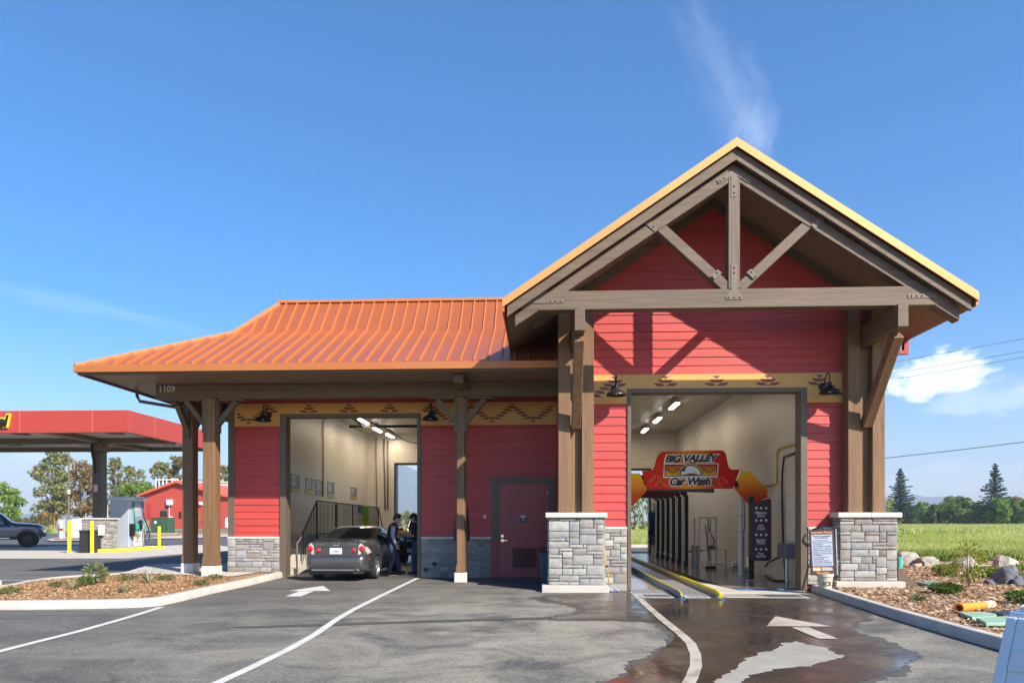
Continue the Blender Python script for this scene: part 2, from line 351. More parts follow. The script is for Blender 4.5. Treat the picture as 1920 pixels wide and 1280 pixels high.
MT['mulch2'] = mat('orange_mulch', (0.36, 0.15, 0.045), 0.95, var=0.3, scale=6, bump=0.9, bscale=25, fine=0.35, fscale=40)
MT['field'] = mat('field_grass_ground', (0.27, 0.31, 0.075), 0.95, var=0.28, scale=0.12, stretch=(1, 3, 1), fine=0.25, fscale=0.9, bump=0.6, bscale=1.5, stain=((0.40, 0.40, 0.15), 0.05, 0.48, 0.72))
MT['dirt'] = mat('dry_ground', (0.20, 0.18, 0.10), 0.95, var=0.3, scale=0.05, fine=0.2, fscale=0.6)
MT['mountain'] = mat('mountain_slope', (0.060, 0.085, 0.060), 0.95, var=0.45, scale=0.0025, fine=0.3, fscale=0.012)

# ---------------------------------------------------------------- mesh helpers
def wm(o):
    m = Matrix.LocRotScale(o.location, o.rotation_euler, o.scale)
    return m if o.parent is None else wm(o.parent) @ o.matrix_parent_inverse @ m
class MB:
    def __init__(s): s.v = []; s.f = []; s.c = []; s.cur = None
    def add(s, vs, fs):
        o = len(s.v); s.v.extend([tuple(q) for q in vs]); s.f.extend([tuple(i + o for i in q) for q in fs])
        if s.cur is not None: s.c.extend([s.cur] * len(vs))
        return s
    def box(s, x0, x1, y0, y1, z0, z1):
        x0, x1 = min(x0, x1), max(x0, x1); y0, y1 = min(y0, y1), max(y0, y1); z0, z1 = min(z0, z1), max(z0, z1)
        return s.add([(x0, y0, z0), (x1, y0, z0), (x1, y1, z0), (x0, y1, z0), (x0, y0, z1), (x1, y0, z1), (x1, y1, z1), (x0, y1, z1)],
                     [(0, 3, 2, 1), (4, 5, 6, 7), (0, 1, 5, 4), (1, 2, 6, 5), (2, 3, 7, 6), (3, 0, 4, 7)])
    def obox(s, c, sx, sy, sz, rot=None):
        rot = rot or Matrix.Identity(3); c = Vector(c); o = []
        for dz in (-1, 1):
            for dx, dy in ((-1, -1), (1, -1), (1, 1), (-1, 1)):
                o.append(c + rot @ Vector((dx * sx / 2, dy * sy / 2, dz * sz / 2)))
        return s.add(o, [(0, 3, 2, 1), (4, 5, 6, 7), (0, 1, 5, 4), (1, 2, 6, 5), (2, 3, 7, 6), (3, 0, 4, 7)])
    def beam(s, p0, p1, wd, ht, up=(0, 0, 1)):
        p0, p1 = Vector(p0), Vector(p1); d = (p1 - p0); ln = d.length; d.normalize()
        u = Vector(up); sd = d.cross(u)
        if sd.length < 1e-4: sd = d.cross(Vector((1, 0, 0)))
        sd.normalize(); u = sd.cross(d).normalized()
        rot = Matrix((sd, d, u)).transposed()
        return s.obox((p0 + p1) / 2, wd, ln, ht, rot)
    def cyl(s, p0, p1, r0, r1=None, n=16, caps=True):
        r1 = r0 if r1 is None else r1; p0, p1 = Vector(p0), Vector(p1); d = (p1 - p0).normalized()
        a = d.cross(Vector((0, 0, 1)))
        if a.length < 1e-3: a = Vector((1, 0, 0))
        a.normalize(); b = d.cross(a); vs = []
        for p, r in ((p0, r0), (p1, r1)):
            for i in range(n):
                t = 2 * math.pi * i / n; vs.append(p + a * (r * math.cos(t)) + b * (r * math.sin(t)))
        fs = [(i, (i + 1) % n, n + (i + 1) % n, n + i) for i in range(n)]
        if caps: fs += [tuple(range(n - 1, -1, -1)), tuple(range(n, 2 * n))]
        return s.add(vs, fs)
    def tube(s, pts, r, n=8):
        pts = [Vector(p) for p in pts]; rings = []; vs = []
        prev = None
        for i, p in enumerate(pts):
            d = (pts[min(i + 1, len(pts) - 1)] - pts[max(i - 1, 0)]).normalized()
            if prev is None:
                a = d.cross(Vector((0, 0, 1)))
                if a.length < 1e-3: a = Vector((1, 0, 0))
            else: a = prev - d * prev.dot(d)
            a.normalize(); prev = a; b = d.cross(a)
            rr = r[i] if isinstance(r, (list, tuple)) else r
            for k in range(n):
                t = 2 * math.pi * k / n; vs.append(p + a * (rr * math.cos(t)) + b * (rr * math.sin(t)))
        fs = []
        for i in range(len(pts) - 1):
            for k in range(n):
                fs.append((i * n + k, i * n + (k + 1) % n, (i + 1) * n + (k + 1) % n, (i + 1) * n + k))
        fs += [tuple(range(n - 1, -1, -1)), tuple(range((len(pts) - 1) * n, len(pts) * n))]
        return s.add(vs, fs)
    def ball(s, c, rx, ry=None, rz=None, nu=14, nv=9, rot=None):
        ry = rx if ry is None else ry; rz = rx if rz is None else rz; c = Vector(c); vs = []; rot = rot or Matrix.Identity(3)
        for j in range(1, nv):
            ph = math.pi * j / nv
            for i in range(nu):
                t = 2 * math.pi * i / nu
                vs.append(c + rot @ Vector((rx * math.sin(ph) * math.cos(t), ry * math.sin(ph) * math.sin(t), rz * math.cos(ph))))
        top = len(vs); vs.append(c + rot @ Vector((0, 0, rz))); vs.append(c + rot @ Vector((0, 0, -rz))); fs = []
        for j in range(nv - 2):
            for i in range(nu):
                fs.append((j * nu + i, (j + 1) * nu + i, (j + 1) * nu + (i + 1) % nu, j * nu + (i + 1) % nu))
        for i in range(nu):
            fs.append((top, i, (i + 1) % nu)); fs.append((top + 1, (nv - 2) * nu + (i + 1) % nu, (nv - 2) * nu + i))
        return s.add(vs, fs)
    def caps(s, p0, p1, r0, r1, n=14):
        s.cyl(p0, p1, r0, r1, n); s.ball(p0, r0, nu=n); s.ball(p1, r1, nu=n); return s
    def lathe(s, prof, c=(0, 0, 0), n=24, axis=None):
        c = Vector(c); vs = []; rot = Matrix.Identity(3)
        if axis is not None: rot = Vector(axis).to_track_quat('Z', 'Y').to_matrix()
        for r, z in prof:
            for i in range(n):
                t = 2 * math.pi * i / n; vs.append(c + rot @ Vector((r * math.cos(t), r * math.sin(t), z)))
        fs = []
        for j in range(len(prof) - 1):
            for i in range(n):
                fs.append((j * n + i, j * n + (i + 1) % n, (j + 1) * n + (i + 1) % n, (j + 1) * n + i))
        return s.add(vs, fs)
    def prism(s, pts, off):
        """polygon pts (3d list) extruded by vector off"""
        pts = [Vector(p) for p in pts]; off = Vector(off); n = len(pts)
        vs = pts + [p + off for p in pts]
        return s.add(vs, [tuple(range(n)), tuple(range(2 * n - 1, n - 1, -1))] + [(i, n + i, n + (i + 1) % n, (i + 1) % n) for i in range(n)])
    def build(s, name, m, parent=None, smooth=False, bevel=0.0, world=True, seg=1, fixn=True, tri=False):
        me = bpy.data.meshes.new(name); me.from_pydata(s.v, [], s.f)
        me.materials.append(MT[m] if isinstance(m, str) else m)
        if s.c:
            a = me.color_attributes.new('Col', 'FLOAT_COLOR', 'POINT')
            a.data.foreach_set('color', np.array([(c[0], c[1], c[2], 1) for c in s.c], dtype=np.float32).ravel())
        if fixn:
            import bmesh
            b = bmesh.new(); b.from_mesh(me); bmesh.ops.recalc_face_normals(b, faces=b.faces); b.to_mesh(me); b.free()
        if smooth:
            me.polygons.foreach_set('use_smooth', [True] * len(me.polygons))
        o = bpy.data.objects.new(name, me); col.objects.link(o)
        if smooth == 'auto':
            try: me.set_sharp_from_angle(angle=R(35))
            except Exception: pass
        if parent is not None:
            o.parent = parent
            if world:
                o.matrix_parent_inverse = wm(parent).inverted()
        if bevel > 0:
            bm = o.modifiers.new('bevel', 'BEVEL'); bm.width = bevel; bm.segments = seg; bm.limit_method = 'ANGLE'; bm.angle_limit = R(40)
        return o
def tag(o, label=None, cat=None, group=None, kind=None):
    if label: o['label'] = label
    if cat: o['category'] = cat
    if group: o['group'] = group
    if kind: o['kind'] = kind
    return o
def thing(name, label, cat, loc=(0, 0, 0), group=None):
    o = bpy.data.objects.new(name, None); col.objects.link(o); o.location = loc; o.empty_display_size = 0.2
    return tag(o, label, cat, group)
def copy_tree(o, parent=None):
    c = o.copy(); col.objects.link(c)
    if parent is not None: c.parent = parent
    for ch in list(o.children): copy_tree(ch, c)
    return c
def npmesh(name, V, Fq, m, parent=None, C=None, world=True, smooth=False):
    """big numpy mesh of quads/tris"""
    me = bpy.data.meshes.new(name); n, k = Fq.shape
    me.vertices.add(len(V)); me.vertices.foreach_set('co', V.astype(np.float32).ravel())
    me.loops.add(n * k); me.loops.foreach_set('vertex_index', Fq.astype(np.int32).ravel())
    me.polygons.add(n); me.polygons.foreach_set('loop_start', np.arange(0, n * k, k, dtype=np.int32))
    me.update(calc_edges=True)
    if C is not None:
        a = me.color_attributes.new('Col', 'FLOAT_COLOR', 'POINT')
        a.data.foreach_set('color', np.concatenate([C, np.ones((len(C), 1))], 1).astype(np.float32).ravel())
    me.materials.append(MT[m] if isinstance(m, str) else m)
    if smooth: me.polygons.foreach_set('use_smooth', [True] * n)
    o = bpy.data.objects.new(name, me); col.objects.link(o)
    if parent is not None:
        o.parent = parent
        if world:
            o.matrix_parent_inverse = wm(parent).inverted()
    return o
def text_mesh(txt, width=None, height=None, bold=0.0, shear=0.0, extrude=0.0):
    c = bpy.data.curves.new('lettering', 'FONT'); c.body = txt; c.size = 1.0; c.align_x = 'CENTER'; c.align_y = 'CENTER'
    c.offset = bold; c.shear = shear; c.space_character = .95 if shear > .2 else 1.0; c.extrude = extrude; c.resolution_u = 3
    o = bpy.data.objects.new('lettering', c); col.objects.link(o)
    dg = bpy.context.evaluated_depsgraph_get(); dg.update()
    me = bpy.data.meshes.new_from_object(o.evaluated_get(dg))
    V = np.array([v.co[:] for v in me.vertices]); Fs = [tuple(p.vertices) for p in me.polygons]
    bpy.data.objects.remove(o); bpy.data.curves.remove(c); bpy.data.meshes.remove(me)
    mn, mx = V.min(0), V.max(0); ctr = (mn + mx) / 2; sz = mx - mn
    V[:, :2] -= ctr[:2]
    sx = sy = 1.0
    if width: sx = width / sz[0]
    if height: sy = height / sz[1]
    if width and not height: sy = sx
    if height and not width: sx = sy
    V[:, 0] *= sx; V[:, 1] *= sy
    return V, Fs
def text(mb, txt, c, ux, uz, width=None, height=None, bold=0.0, shear=0.0, depth=0.0):
    """lettering centred at c; ux = reading direction, uz = up; depth thickness towards viewer"""
    c = Vector(c); ux = Vector(ux).normalized(); uz = Vector(uz).normalized(); nn = ux.cross(uz)
    V, Fs = text_mesh(txt, width, height, bold, shear, 0.5 if depth > 0 else 0.0)
    mb.add([c + ux * v[0] + uz * v[1] + nn * (v[2] * depth * 1.0 + depth / 2) for v in V], Fs)
    return mb
XA, ZA = Vector((1, 0, 0)), Vector((0, 0, 1))
rng = random.Random(7)

def ashlar(name, m, parent, o, ux, wd, ht, nrm, seed, unit=0.075, deep=0.04, tone=1.0):
    """random coursed stone veneer on a rectangle: stones in one mesh, mortar behind"""
    rr = random.Random(seed); nx = max(2, round(wd / unit)); nz = max(2, round(ht / unit)); du = wd / nx; dz = ht / nz
    occ = [[False] * nz for _ in range(nx)]; mb = MB(); o = Vector(o); ux = Vector(ux).normalized(); nrm = Vector(nrm).normalized(); up = Vector((0, 0, 1))
    pal = [((0.32, 0.305, 0.285), 6), ((0.345, 0.325, 0.295), 5), ((0.30, 0.265, 0.235), 3), ((0.245, 0.21, 0.185), 2), ((0.285, 0.28, 0.275), 4), ((0.36, 0.345, 0.32), 3)]
    bag = [c for c, n in pal for _ in range(n)]
    for j in range(nz):
        for i in range(nx):
            if occ[i][j]: continue
            h = rr.choice([1, 1, 2, 2, 2, 3]); wq = rr.choice([3, 3, 4, 5, 6]) if h > 1 else rr.choice([3, 4, 5, 6])
            if h == 3: wq = max(wq, 4)
            h = min(h, nz - j); k = 0
            while k < wq and i + k < nx and not occ[i + k][j]: k += 1
            wq = k
            if 0 < nx - (i + wq) < 2 and not occ[nx - 1][j]: wq = nx - i if all(not occ[q][j] for q in range(i, nx)) else wq
            if wq <= 2: h = min(h, wq)
            while h > 1 and any(occ[a][j + h - 1] for a in range(i, i + wq)): h -= 1
            for a in range(i, i + wq):
                for b in range(j, j + h): occ[a][b] = True
            x0, x1 = i * du + 0.008, (i + wq) * du - 0.008; z0, z1 = j * dz + 0.008, (j + h) * dz - 0.008
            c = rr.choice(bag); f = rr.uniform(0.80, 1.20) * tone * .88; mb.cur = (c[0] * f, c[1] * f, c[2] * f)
            dp = deep * rr.uniform(0.7, 1.35); gx, gz = max(3, int((x1 - x0) / 0.05)), max(3, int((z1 - z0) / 0.045))
            vs = []; fs = []
            for b in range(gz + 1):
                for a in range(gx + 1):
                    edge = (a in (0, gx)) or (b in (0, gz)); corner = (a in (0, gx)) and (b in (0, gz))
                    xx = x0 + (x1 - x0) * a / gx; zz = z0 + (z1 - z0) * b / gz
                    if edge: xx += rr.uniform(-.003, .003); zz += rr.uniform(-.003, .003)
                    d = dp + rr.uniform(-.004, .004) - (0.011 if edge else 0) - (0.004 if corner else 0)
                    vs.append(o + ux * xx + up * zz + nrm * d)
            nb = len(vs); W1 = gx + 1
            for b in range(gz):
                for a in range(gx):
                    q = b * W1 + a; fs.append((q, q + 1, q + W1 + 1, q + W1))
            ring = list(range(0, W1)) + [b * W1 + gx for b in range(1, gz + 1)] + [gz * W1 + a for a in range(gx - 1, -1, -1)] + [b * W1 for b in range(gz - 1, 0, -1)]
            for q in ring:
                p = vs[q] - o; vs.append(o + ux * p.dot(ux) + up * p.dot(up) - nrm * 0.002)
            for k2 in range(len(ring)):
                fs.append((ring[k2], ring[(k2 + 1) % len(ring)], nb + (k2 + 1) % len(ring), nb + k2))
            mb.add(vs, fs)
    st = mb.build(name, 'stone', parent, fixn=False)
    st.data.polygons.foreach_set('use_smooth', [True] * len(st.data.polygons))
    try: st.data.set_sharp_from_angle(angle=R(50))
    except Exception: pass
    return st
# ================================================================ THE GROUND
def sheet(name, pts, m, z, kind='structure', ragged=0.0, seed=1, parent=None, label=None, sub=0.25):
    rr = random.Random(seed); P = [Vector((p[0], p[1], z)) for p in pts]
    if ragged > 0:
        Q = []
        n = len(P)
        for i in range(n):
            a, b = P[i], P[(i + 1) % n]; k = max(1, int((b - a).length / sub)); dirn = (b - a).normalized(); nrm = Vector((-dirn.y, dirn.x, 0))
            ph1, ph2 = rr.uniform(0, 6), rr.uniform(0, 6)
            for j in range(k):
                t = j / k; e = math.sin(math.pi * t)
                ln_ = (b - a).length; off = ragged * e * (0.55 * math.sin(t * ln_ * 6 + ph1) + 0.4 * math.sin(t * ln_ * 17 + ph2) + 0.25 * math.sin(t * ln_ * 41 + ph1 * 3) + rr.uniform(-.12, .12))
                Q.append(a + (b - a) * t + nrm * off)
        P = Q
    me = bpy.data.meshes.new(name); import bmesh
    b = bmesh.new(); vs = [b.verts.new(p) for p in P]; f = b.faces.new(vs); f.normal_update()
    if f.normal.z < 0: f.normal_flip()
    bmesh.ops.triangulate(b, faces=b.faces); b.to_mesh(me); b.free(); me.materials.append(MT[m])
    o = bpy.data.objects.new(name, me); col.objects.link(o)
    tag(o, label, None, None, kind)
    return o
sheet('ground', [(-9000, -60), (9000, -60), (9000, 9000), (-9000, 9000)], 'dirt', -0.03)
sheet('field', [(7.7, 21), (900, 21), (900, 292), (-30, 292), (-30, 41), (7.7, 41)], 'field', 0.0)
sheet('parking_lot', [(-30, -12), (14, -12), (14, 15), (7.6, 22), (7.6, 40), (-14, 40), (-14, 27), (-30, 27)], 'asphalt', 0.0)
sheet('road', [(-120, 27), (-13, 27), (-13, 100), (-140, 100)], 'asphalt2', 0.001)
sheet('road_verge', [(-30, -12), (-120, -12), (-120, 27), (-30, 27)], 'asphalt2', 0.002)
sheet('forecourt_pad', [PZ(-300, 1047), PZ(240, 1046.5), PZ(330, 1039), PZ(470, 1029), PZ(400, 1021), PZ(-300, 1027)], 'conc', 0.005)

# painted markings
def stripe(name, pxs, wd, m='road', z=0.008):
    pts = [PZ(x, y) for x, y in pxs]; lf, rt = [], []
    for i, p in enumerate(pts):
        d = (pts[min(i + 1, len(pts) - 1)] - pts[max(i - 1, 0)]); d.z = 0; d.normalize(); n = Vector((-d.y, d.x, 0)) * wd / 2
        lf.append(p + n); rt.append(p - n)
    mb = MB(); n = len(pts)
    mb.add([(p.x, p.y, z) for p in lf] + [(p.x, p.y, z) for p in rt], [(i, i + 1, n + i + 1, n + i) for i in range(n - 1)])
    o = mb.build(name, m); tag(o, kind='structure'); return o
stripe('lane_marking', [(783, 1083.5), (720, 1114), (664, 1142), (630, 1162), (590, 1190), (540, 1218), (470, 1252), (400, 1284), (330, 1318)], 0.115)
stripe('lane_marking', [(303, 1138), (245, 1156), (150, 1183), (70, 1203), (0, 1221), (-90, 1244)], 0.12)
stripe('lane_marking', [(1186, 1110), (1215, 1138), (1246, 1165), (1275, 1188), (1295, 1207), (1304, 1228), (1305, 1250), (1297, 1272), (1275, 1310)], 0.125, 'roadwet', 0.015)
for q in ([(-40, 1087.3), (126, 1087.3)], [(-40, 1097.2), (92, 1096.2)], [(60, 1087.5), (82, 1096)], [(-2, 1088), (-2, 1097)]):
    stripe('parking_marking', q, 0.11)
for q in ([(268, 1011.5), (322, 1006)], [(300, 1015), (425, 1011)]):
    stripe('parking_marking', q, 0.14, z=0.01)
def arrow(pxs_list, m, z):
    for k, pxs in enumerate(pxs_list):
        o = sheet('arrow_marking', [PZ(*p) for p in pxs], m, z)
arrow([[(540, 1107.6), (606, 1098), (619, 1107.6)], [(561, 1108), (589, 1108), (564, 1118), (536, 1118)]], 'road', 0.008)
arrow([[(1437, 1175), (1454, 1156), (1560, 1175.5)], [(1484, 1177), (1516, 1177), (1572, 1199), (1535, 1198.5)]], 'roadwet', 0.015)

# wash water lying on the asphalt
def wet(pxs, seed, z=0.0075, ragged=0.06, m='wet', grow=1.0):
    return sheet('water', [PZ(*p) for p in pxs], m, z, ragged=ragged, seed=seed, sub=0.05)
# one outline round the wet lane: near lane line, dry lobe on the left, dry island cut out as its own sheet
wet([(1012, 1122), (1035, 1116), (1130, 1112.5), (1180, 1111), (1200, 1106), (1500, 1104), (1540, 1118), (1600, 1138), (1622, 1153), (1631, 1160), (1606, 1165),
     (1592, 1180), (1612, 1190), (1650, 1202), (1672, 1212), (1690, 1222), (1718, 1231), (1702, 1239), (1698, 1246), (1690, 1258), (1640, 1271), (1600, 1283), (1560, 1300),
     (1490, 1330), (1100, 1330), (1136, 1280), (1172, 1268), (1176, 1256), (1182, 1248), (1210, 1238), (1230, 1228), (1246, 1215), (1258, 1204), (1264, 1195), (1268, 1190),
     (1250, 1178), (1238, 1169), (1210, 1163.5), (1130, 1161.5), (1030, 1160.5), (1030, 1157), (1085, 1152.5), (1096, 1148), (1092, 1141), (1080, 1135), (1045, 1127)], 3)
sheet('dry_patch', [PZ(*p) for p in [(1346, 1284), (1352, 1268), (1385, 1247), (1420, 1228), (1455, 1217), (1465, 1206), (1490, 1202), (1512, 1209), (1545, 1214), (1560, 1222), (1584, 1229), (1568, 1237), (1530, 1245), (1480, 1253), (1430, 1262), (1395, 1275), (1380, 1286)]], 'drypatch', 0.0105, ragged=0.07, seed=8, sub=0.05)
wet([(428, 1176), (520, 1172), (640, 1167.5), (780, 1163.5), (900, 1160), (1030, 1156.5), (1032, 1160.5), (900, 1163.5), (780, 1167.3), (640, 1172), (520, 1175.3), (470, 1176.6)], 5, ragged=0.012, m='damp')
wet([(990, 1121), (1035, 1112), (1130, 1110.5), (1180, 1108), (1200, 1103), (1500, 1101), (1546, 1114), (1610, 1136), (1634, 1152), (1640, 1161), (1612, 1168), (1600, 1179), (1622, 1188), (1660, 1199), (1684, 1210), (1705, 1219), (1732, 1231), (1714, 1241), (1706, 1250), (1700, 1261), (1655, 1275), (1612, 1287), (1575, 1304), (1490, 1330), (1090, 1330), (1118, 1282), (1160, 1268), (1168, 1253), (1176, 1245), (1204, 1234), (1222, 1225), (1238, 1213), (1250, 1203), (1256, 1195), (1259, 1190), (1243, 1180), (1230, 1171), (1205, 1165.5), (1130, 1163), (1030, 1162.5), (1020, 1155.5), (1080, 1150.5), (1086, 1147), (1082, 1142), (1070, 1137), (1030, 1130)], 13, z=0.0035, ragged=0.09, m='damp')

# ---- kerbs and planting beds
def kerb(name, pxs, wd=0.16, h=0.15, z0=0.0, closed=False, label=None, world_pts=None, m='kerb'):
    """vertical face along the outline given at ground level, top of width wd to the LEFT of travel"""
    pts = [Vector((p[0], p[1], 0)) for p in world_pts] if world_pts else [PZ(x, y) for x, y in pxs]
    # resample smoothly
    P = []
    for i in range(len(pts) - 1):
        a, b = pts[i], pts[i + 1]; p_, n_ = pts[max(i - 1, 0)], pts[min(i + 2, len(pts) - 1)]
        for k in range(5):
            t = k / 5; P.append(0.5 * ((2 * a) + (b - p_) * t + (2 * p_ - 5 * a + 4 * b - n_) * t * t + (3 * a - p_ - 3 * b + n_) * t ** 3))
    P.append(pts[-1]); mb = MB(); rings = []
    prof = [(0, 0), (0.012, h - 0.03), (0.03, h - 0.006), (0.045, h), (wd - 0.015, h), (wd, h - 0.01), (wd, -0.02)]
    vs = []
    for i, p in enumerate(P):
        d = (P[min(i + 1, len(P) - 1)] - P[max(i - 1, 0)]); d.z = 0; d.normalize(); n = Vector((-d.y, d.x, 0))
        for a, b in prof: vs.append((p.x + n.x * a, p.y + n.y * a, z0 + b))
    k = len(prof)
    fs = [(i * k + j, (i + 1) * k + j, (i + 1) * k + j + 1, i * k + j + 1) for i in range(len(P) - 1) for j in range(k - 1)]
    fs += [tuple(range(k)), tuple(range((len(P) - 1) * k, len(P) * k))]
    mb.add(vs, fs); o = mb.build(name, m, smooth='auto'); tag(o, kind='structure'); return P
KL = kerb('kerb', [(-260, 1143), (0, 1142.5), (110, 1141.5), (205, 1140), (285, 1136.5), (330, 1129), (400, 1112), (470, 1096.5), (534, 1080.5)][::1], wd=0.2)
kerb('kerb', [(424, 1064), (300, 1064.5), (262, 1072), (222, 1083), (130, 1089), (60, 1097), (0, 1109), (-120, 1122)], wd=0.15)
WALKZ = 0.14
walk = sheet('walkway', [PZ(*p) for p in [(436, 1090), (500, 1079), (534, 1079), (534, 1064), (424, 1064), (300, 1065.5), (262, 1073), (224, 1084), (330, 1086)]], 'conc', WALKZ)
sheet('mulch_bed', [PZ(*p) for p in [(-260, 1141.5), (0, 1141), (205, 1138.5), (285, 1134), (400, 1110.5), (470, 1096), (520, 1083), (440, 1078), (300, 1080), (222, 1084.5), (130, 1090.5), (60, 1098.5), (0, 1110.5), (-120, 1123.5)]], 'mulch', 0.115)
KR = kerb('kerb', [(1507, 1103.5), (1530, 1111), (1580, 1128), (1655, 1153), (1720, 1173), (1800, 1197), (1870, 1217), (1960, 1243), (2200, 1310)], wd=0.17)
RB = [PZ(1512, 1104), PZ(1530, 1110.5), PZ(1580, 1127.5), PZ(1655, 1152.5), PZ(1720, 1172.5), PZ(1870, 1216.5), PZ(2200, 1309)]
BED_R = [(p.x + 0.05, p.y) for p in RB] + [(14, 5), (24, 17), (22, 24.5), (17.3, 25.2), (12, 24.2), (7.7, 24.6), (7.7, 15.4), (6.2, 15.4)]
sheet('mulch_bed', BED_R, 'mulch', 0.13)
sheet('mulch_bed', [PZ(*p) for p in [(1684, 1063), (1760, 1062), (1830, 1069), (1900, 1074), (1900, 1082), (1800, 1080), (1740, 1072), (1684, 1070)]], 'mulch2', 0.155, ragged=0.15, seed=4)
kerb('kerb', None, world_pts=[(12, 41), (8, 41), (4, 40.5), (1, 40)], wd=0.2, h=0.16)

# wood chips, one body of loose stuff per bed
def in_poly(P, x, y):
    n = len(P); r = np.zeros(len(x), bool); j = n - 1
    for i in range(n):
        xi, yi = P[i][0], P[i][1]; xj, yj = P[j][0], P[j][1]
        c = ((yi > y) != (yj > y)) & (x < (xj - xi) * (y - yi) / (yj - yi + 1e-12) + xi); r ^= c; j = i
    return r
def chips(name, poly, n, z, seed, pal, smin=0.02, smax=0.06, label='loose shredded wood chips covering the planting bed'):
    g = np.random.default_rng(seed); P = np.array([(p[0], p[1]) for p in poly]); lo, hi = P.min(0), P.max(0)
    X = g.uniform(lo[0], hi[0], n * 3); Y = g.uniform(lo[1], hi[1], n * 3); k = in_poly(P, X, Y); X, Y = X[k][:n], Y[k][:n]; n = len(X)
    a = g.uniform(0, 2 * np.pi, n); tl = g.uniform(-.5, .5, n); t2 = g.uniform(-.5, .5, n); ln = g.uniform(smin, smax, n); wd = ln * g.uniform(0.2, 0.5, n)
    d1 = np.stack([np.cos(a) * np.cos(tl), np.sin(a) * np.cos(tl), np.sin(tl)], 1); d2 = np.stack([-np.sin(a) * np.cos(t2), np.cos(a) * np.cos(t2), np.sin(t2)], 1)
    c = np.stack([X, Y, z + g.uniform(0.0, 0.028, n)], 1)
    V = np.stack([c - d1 * ln[:, None] / 2 - d2 * wd[:, None] / 2, c + d1 * ln[:, None] / 2 - d2 * wd[:, None] / 2, c + d1 * ln[:, None] / 2 + d2 * wd[:, None] / 2, c - d1 * ln[:, None] / 2 + d2 * wd[:, None] / 2], 1).reshape(-1, 3)
    Fq = np.arange(n * 4).reshape(n, 4); pl = np.array(pal); C = pl[g.integers(0, len(pl), n)] * g.uniform(0.7, 1.25, n)[:, None]
    o = npmesh(name, V, Fq, 'chip', C=np.repeat(C, 4, 0)); tag(o, label, None, None, 'stuff'); return o
PALM = [(0.42, 0.24, 0.11), (0.50, 0.31, 0.16), (0.34, 0.17, 0.07), (0.24, 0.13, 0.06), (0.56, 0.40, 0.24), (0.40, 0.20, 0.08)]
PALR = [(0.44, 0.29, 0.17), (0.52, 0.38, 0.25), (0.30, 0.18, 0.10), (0.16, 0.09, 0.05), (0.60, 0.48, 0.34), (0.22, 0.12, 0.07)]
BED_L = [PZ(*p) for p in [(-60, 1138), (0, 1137.5), (205, 1134.5), (285, 1130), (400, 1107), (436, 1096), (430, 1090), (300, 1084), (222, 1086), (130, 1092), (60, 1100), (0, 1112), (-60, 1119)]]
chips('wood_chips', BED_L, 17000, 0.117, 1, PALM)
chips('wood_chips', [(p[0] + 0.16, p[1]) for p in BED_R[:7]] + [(11, 5), (17.5, 17), (18, 24.2), (12, 24.0), (7.7, 24.4), (7.7, 15.4), (6.2, 15.4)], 42000, 0.132, 2, PALR, 0.03, 0.10)

# ================================================================ THE CAR WASH
YL, YT, YB = 18.55, 15.35, 32.3
B = thing('car_wash_building', 'red timber car wash with copper metal roof and big front gable', 'building', (0, YL, 0))
XL, XTL, XTR, XC = -8.65, 0.40, 7.25, 3.80
SLOPE = 3.06 / 4.56; APEX = 8.98
def roofz(x): return APEX - SLOPE * abs(x - XC)

def siding(name, x0, x1, y, z0, z1, pitch=0.19, seed=0, top=None, m='siding', phase=0.0, nx=-1, along='x'):
    """lap boards facing -Y (or -X/+X when along='y'); top(x) limits the height under a sloping roof"""
    rr = random.Random(seed); mb = MB(); z = z0 - phase
    def P(a, d, zz): return (a, y - d, zz) if along == 'x' else (y + nx * d, a, zz)
    while z < z1 - 0.001:
        a, b = max(z, z0), min(z + pitch, z1); segs = []; cur = x0
        first = True
        while cur < x1 - 1e-6:
            ln = rr.uniform(1.2, 3.6) if first else 3.66
            first = False; e = min(cur + ln, x1)
            if x1 - e < 0.3: e = x1
            segs.append((cur, e)); cur = e
        for s0, s1 in segs:
            g = 0.0012
            p0, p1, p2, p3 = s0 + (g if s0 > x0 else 0), s1 - (g if s1 < x1 else 0), None, None
            lb, rb, lt, rt = p0, p1, p0, p1
            if top is not None:
                hb, ht = top(a), top(b)      # half widths about XC at these heights
                if hb <= 0.02: continue
                lb, rb = max(p0, XC - hb), min(p1, XC + hb); lt, rt = max(p0, XC - max(ht, 0.0)), min(p1, XC + max(ht, 0.0))
                if rb <= lb: continue
                if rt < lt: lt = rt = (lt + rt) / 2
                if lt > rb: lt = rb
                if rt < lb: rt = lb
            j = rr.uniform(-.0008, .0008)
            mb.add([P(lb, 0.021 + j, a + .002), P(rb, 0.021 + j, a + .002), P(rt, 0.004 + j, b - .003), P(lt, 0.004 + j, b - .003), P(lb, 0, a), P(rb, 0, a), P(rt, 0, b), P(lt, 0, b)],
                   [(0, 1, 2, 3), (4, 7, 6, 5), (0, 4, 5, 1), (1, 5, 6, 2), (2, 6, 7, 3), (3, 7, 4, 0)])
        z += pitch
    return mb.build(name, m, B)
half = lambda z: (APEX - 0.30 - z) / SLOPE
# bay openings
o1 = (-7.21, -7.04, -3.40, -3.30); o2 = (1.905, 1.99, 5.70, 5.84); OT = 4.40; FT = 4.49
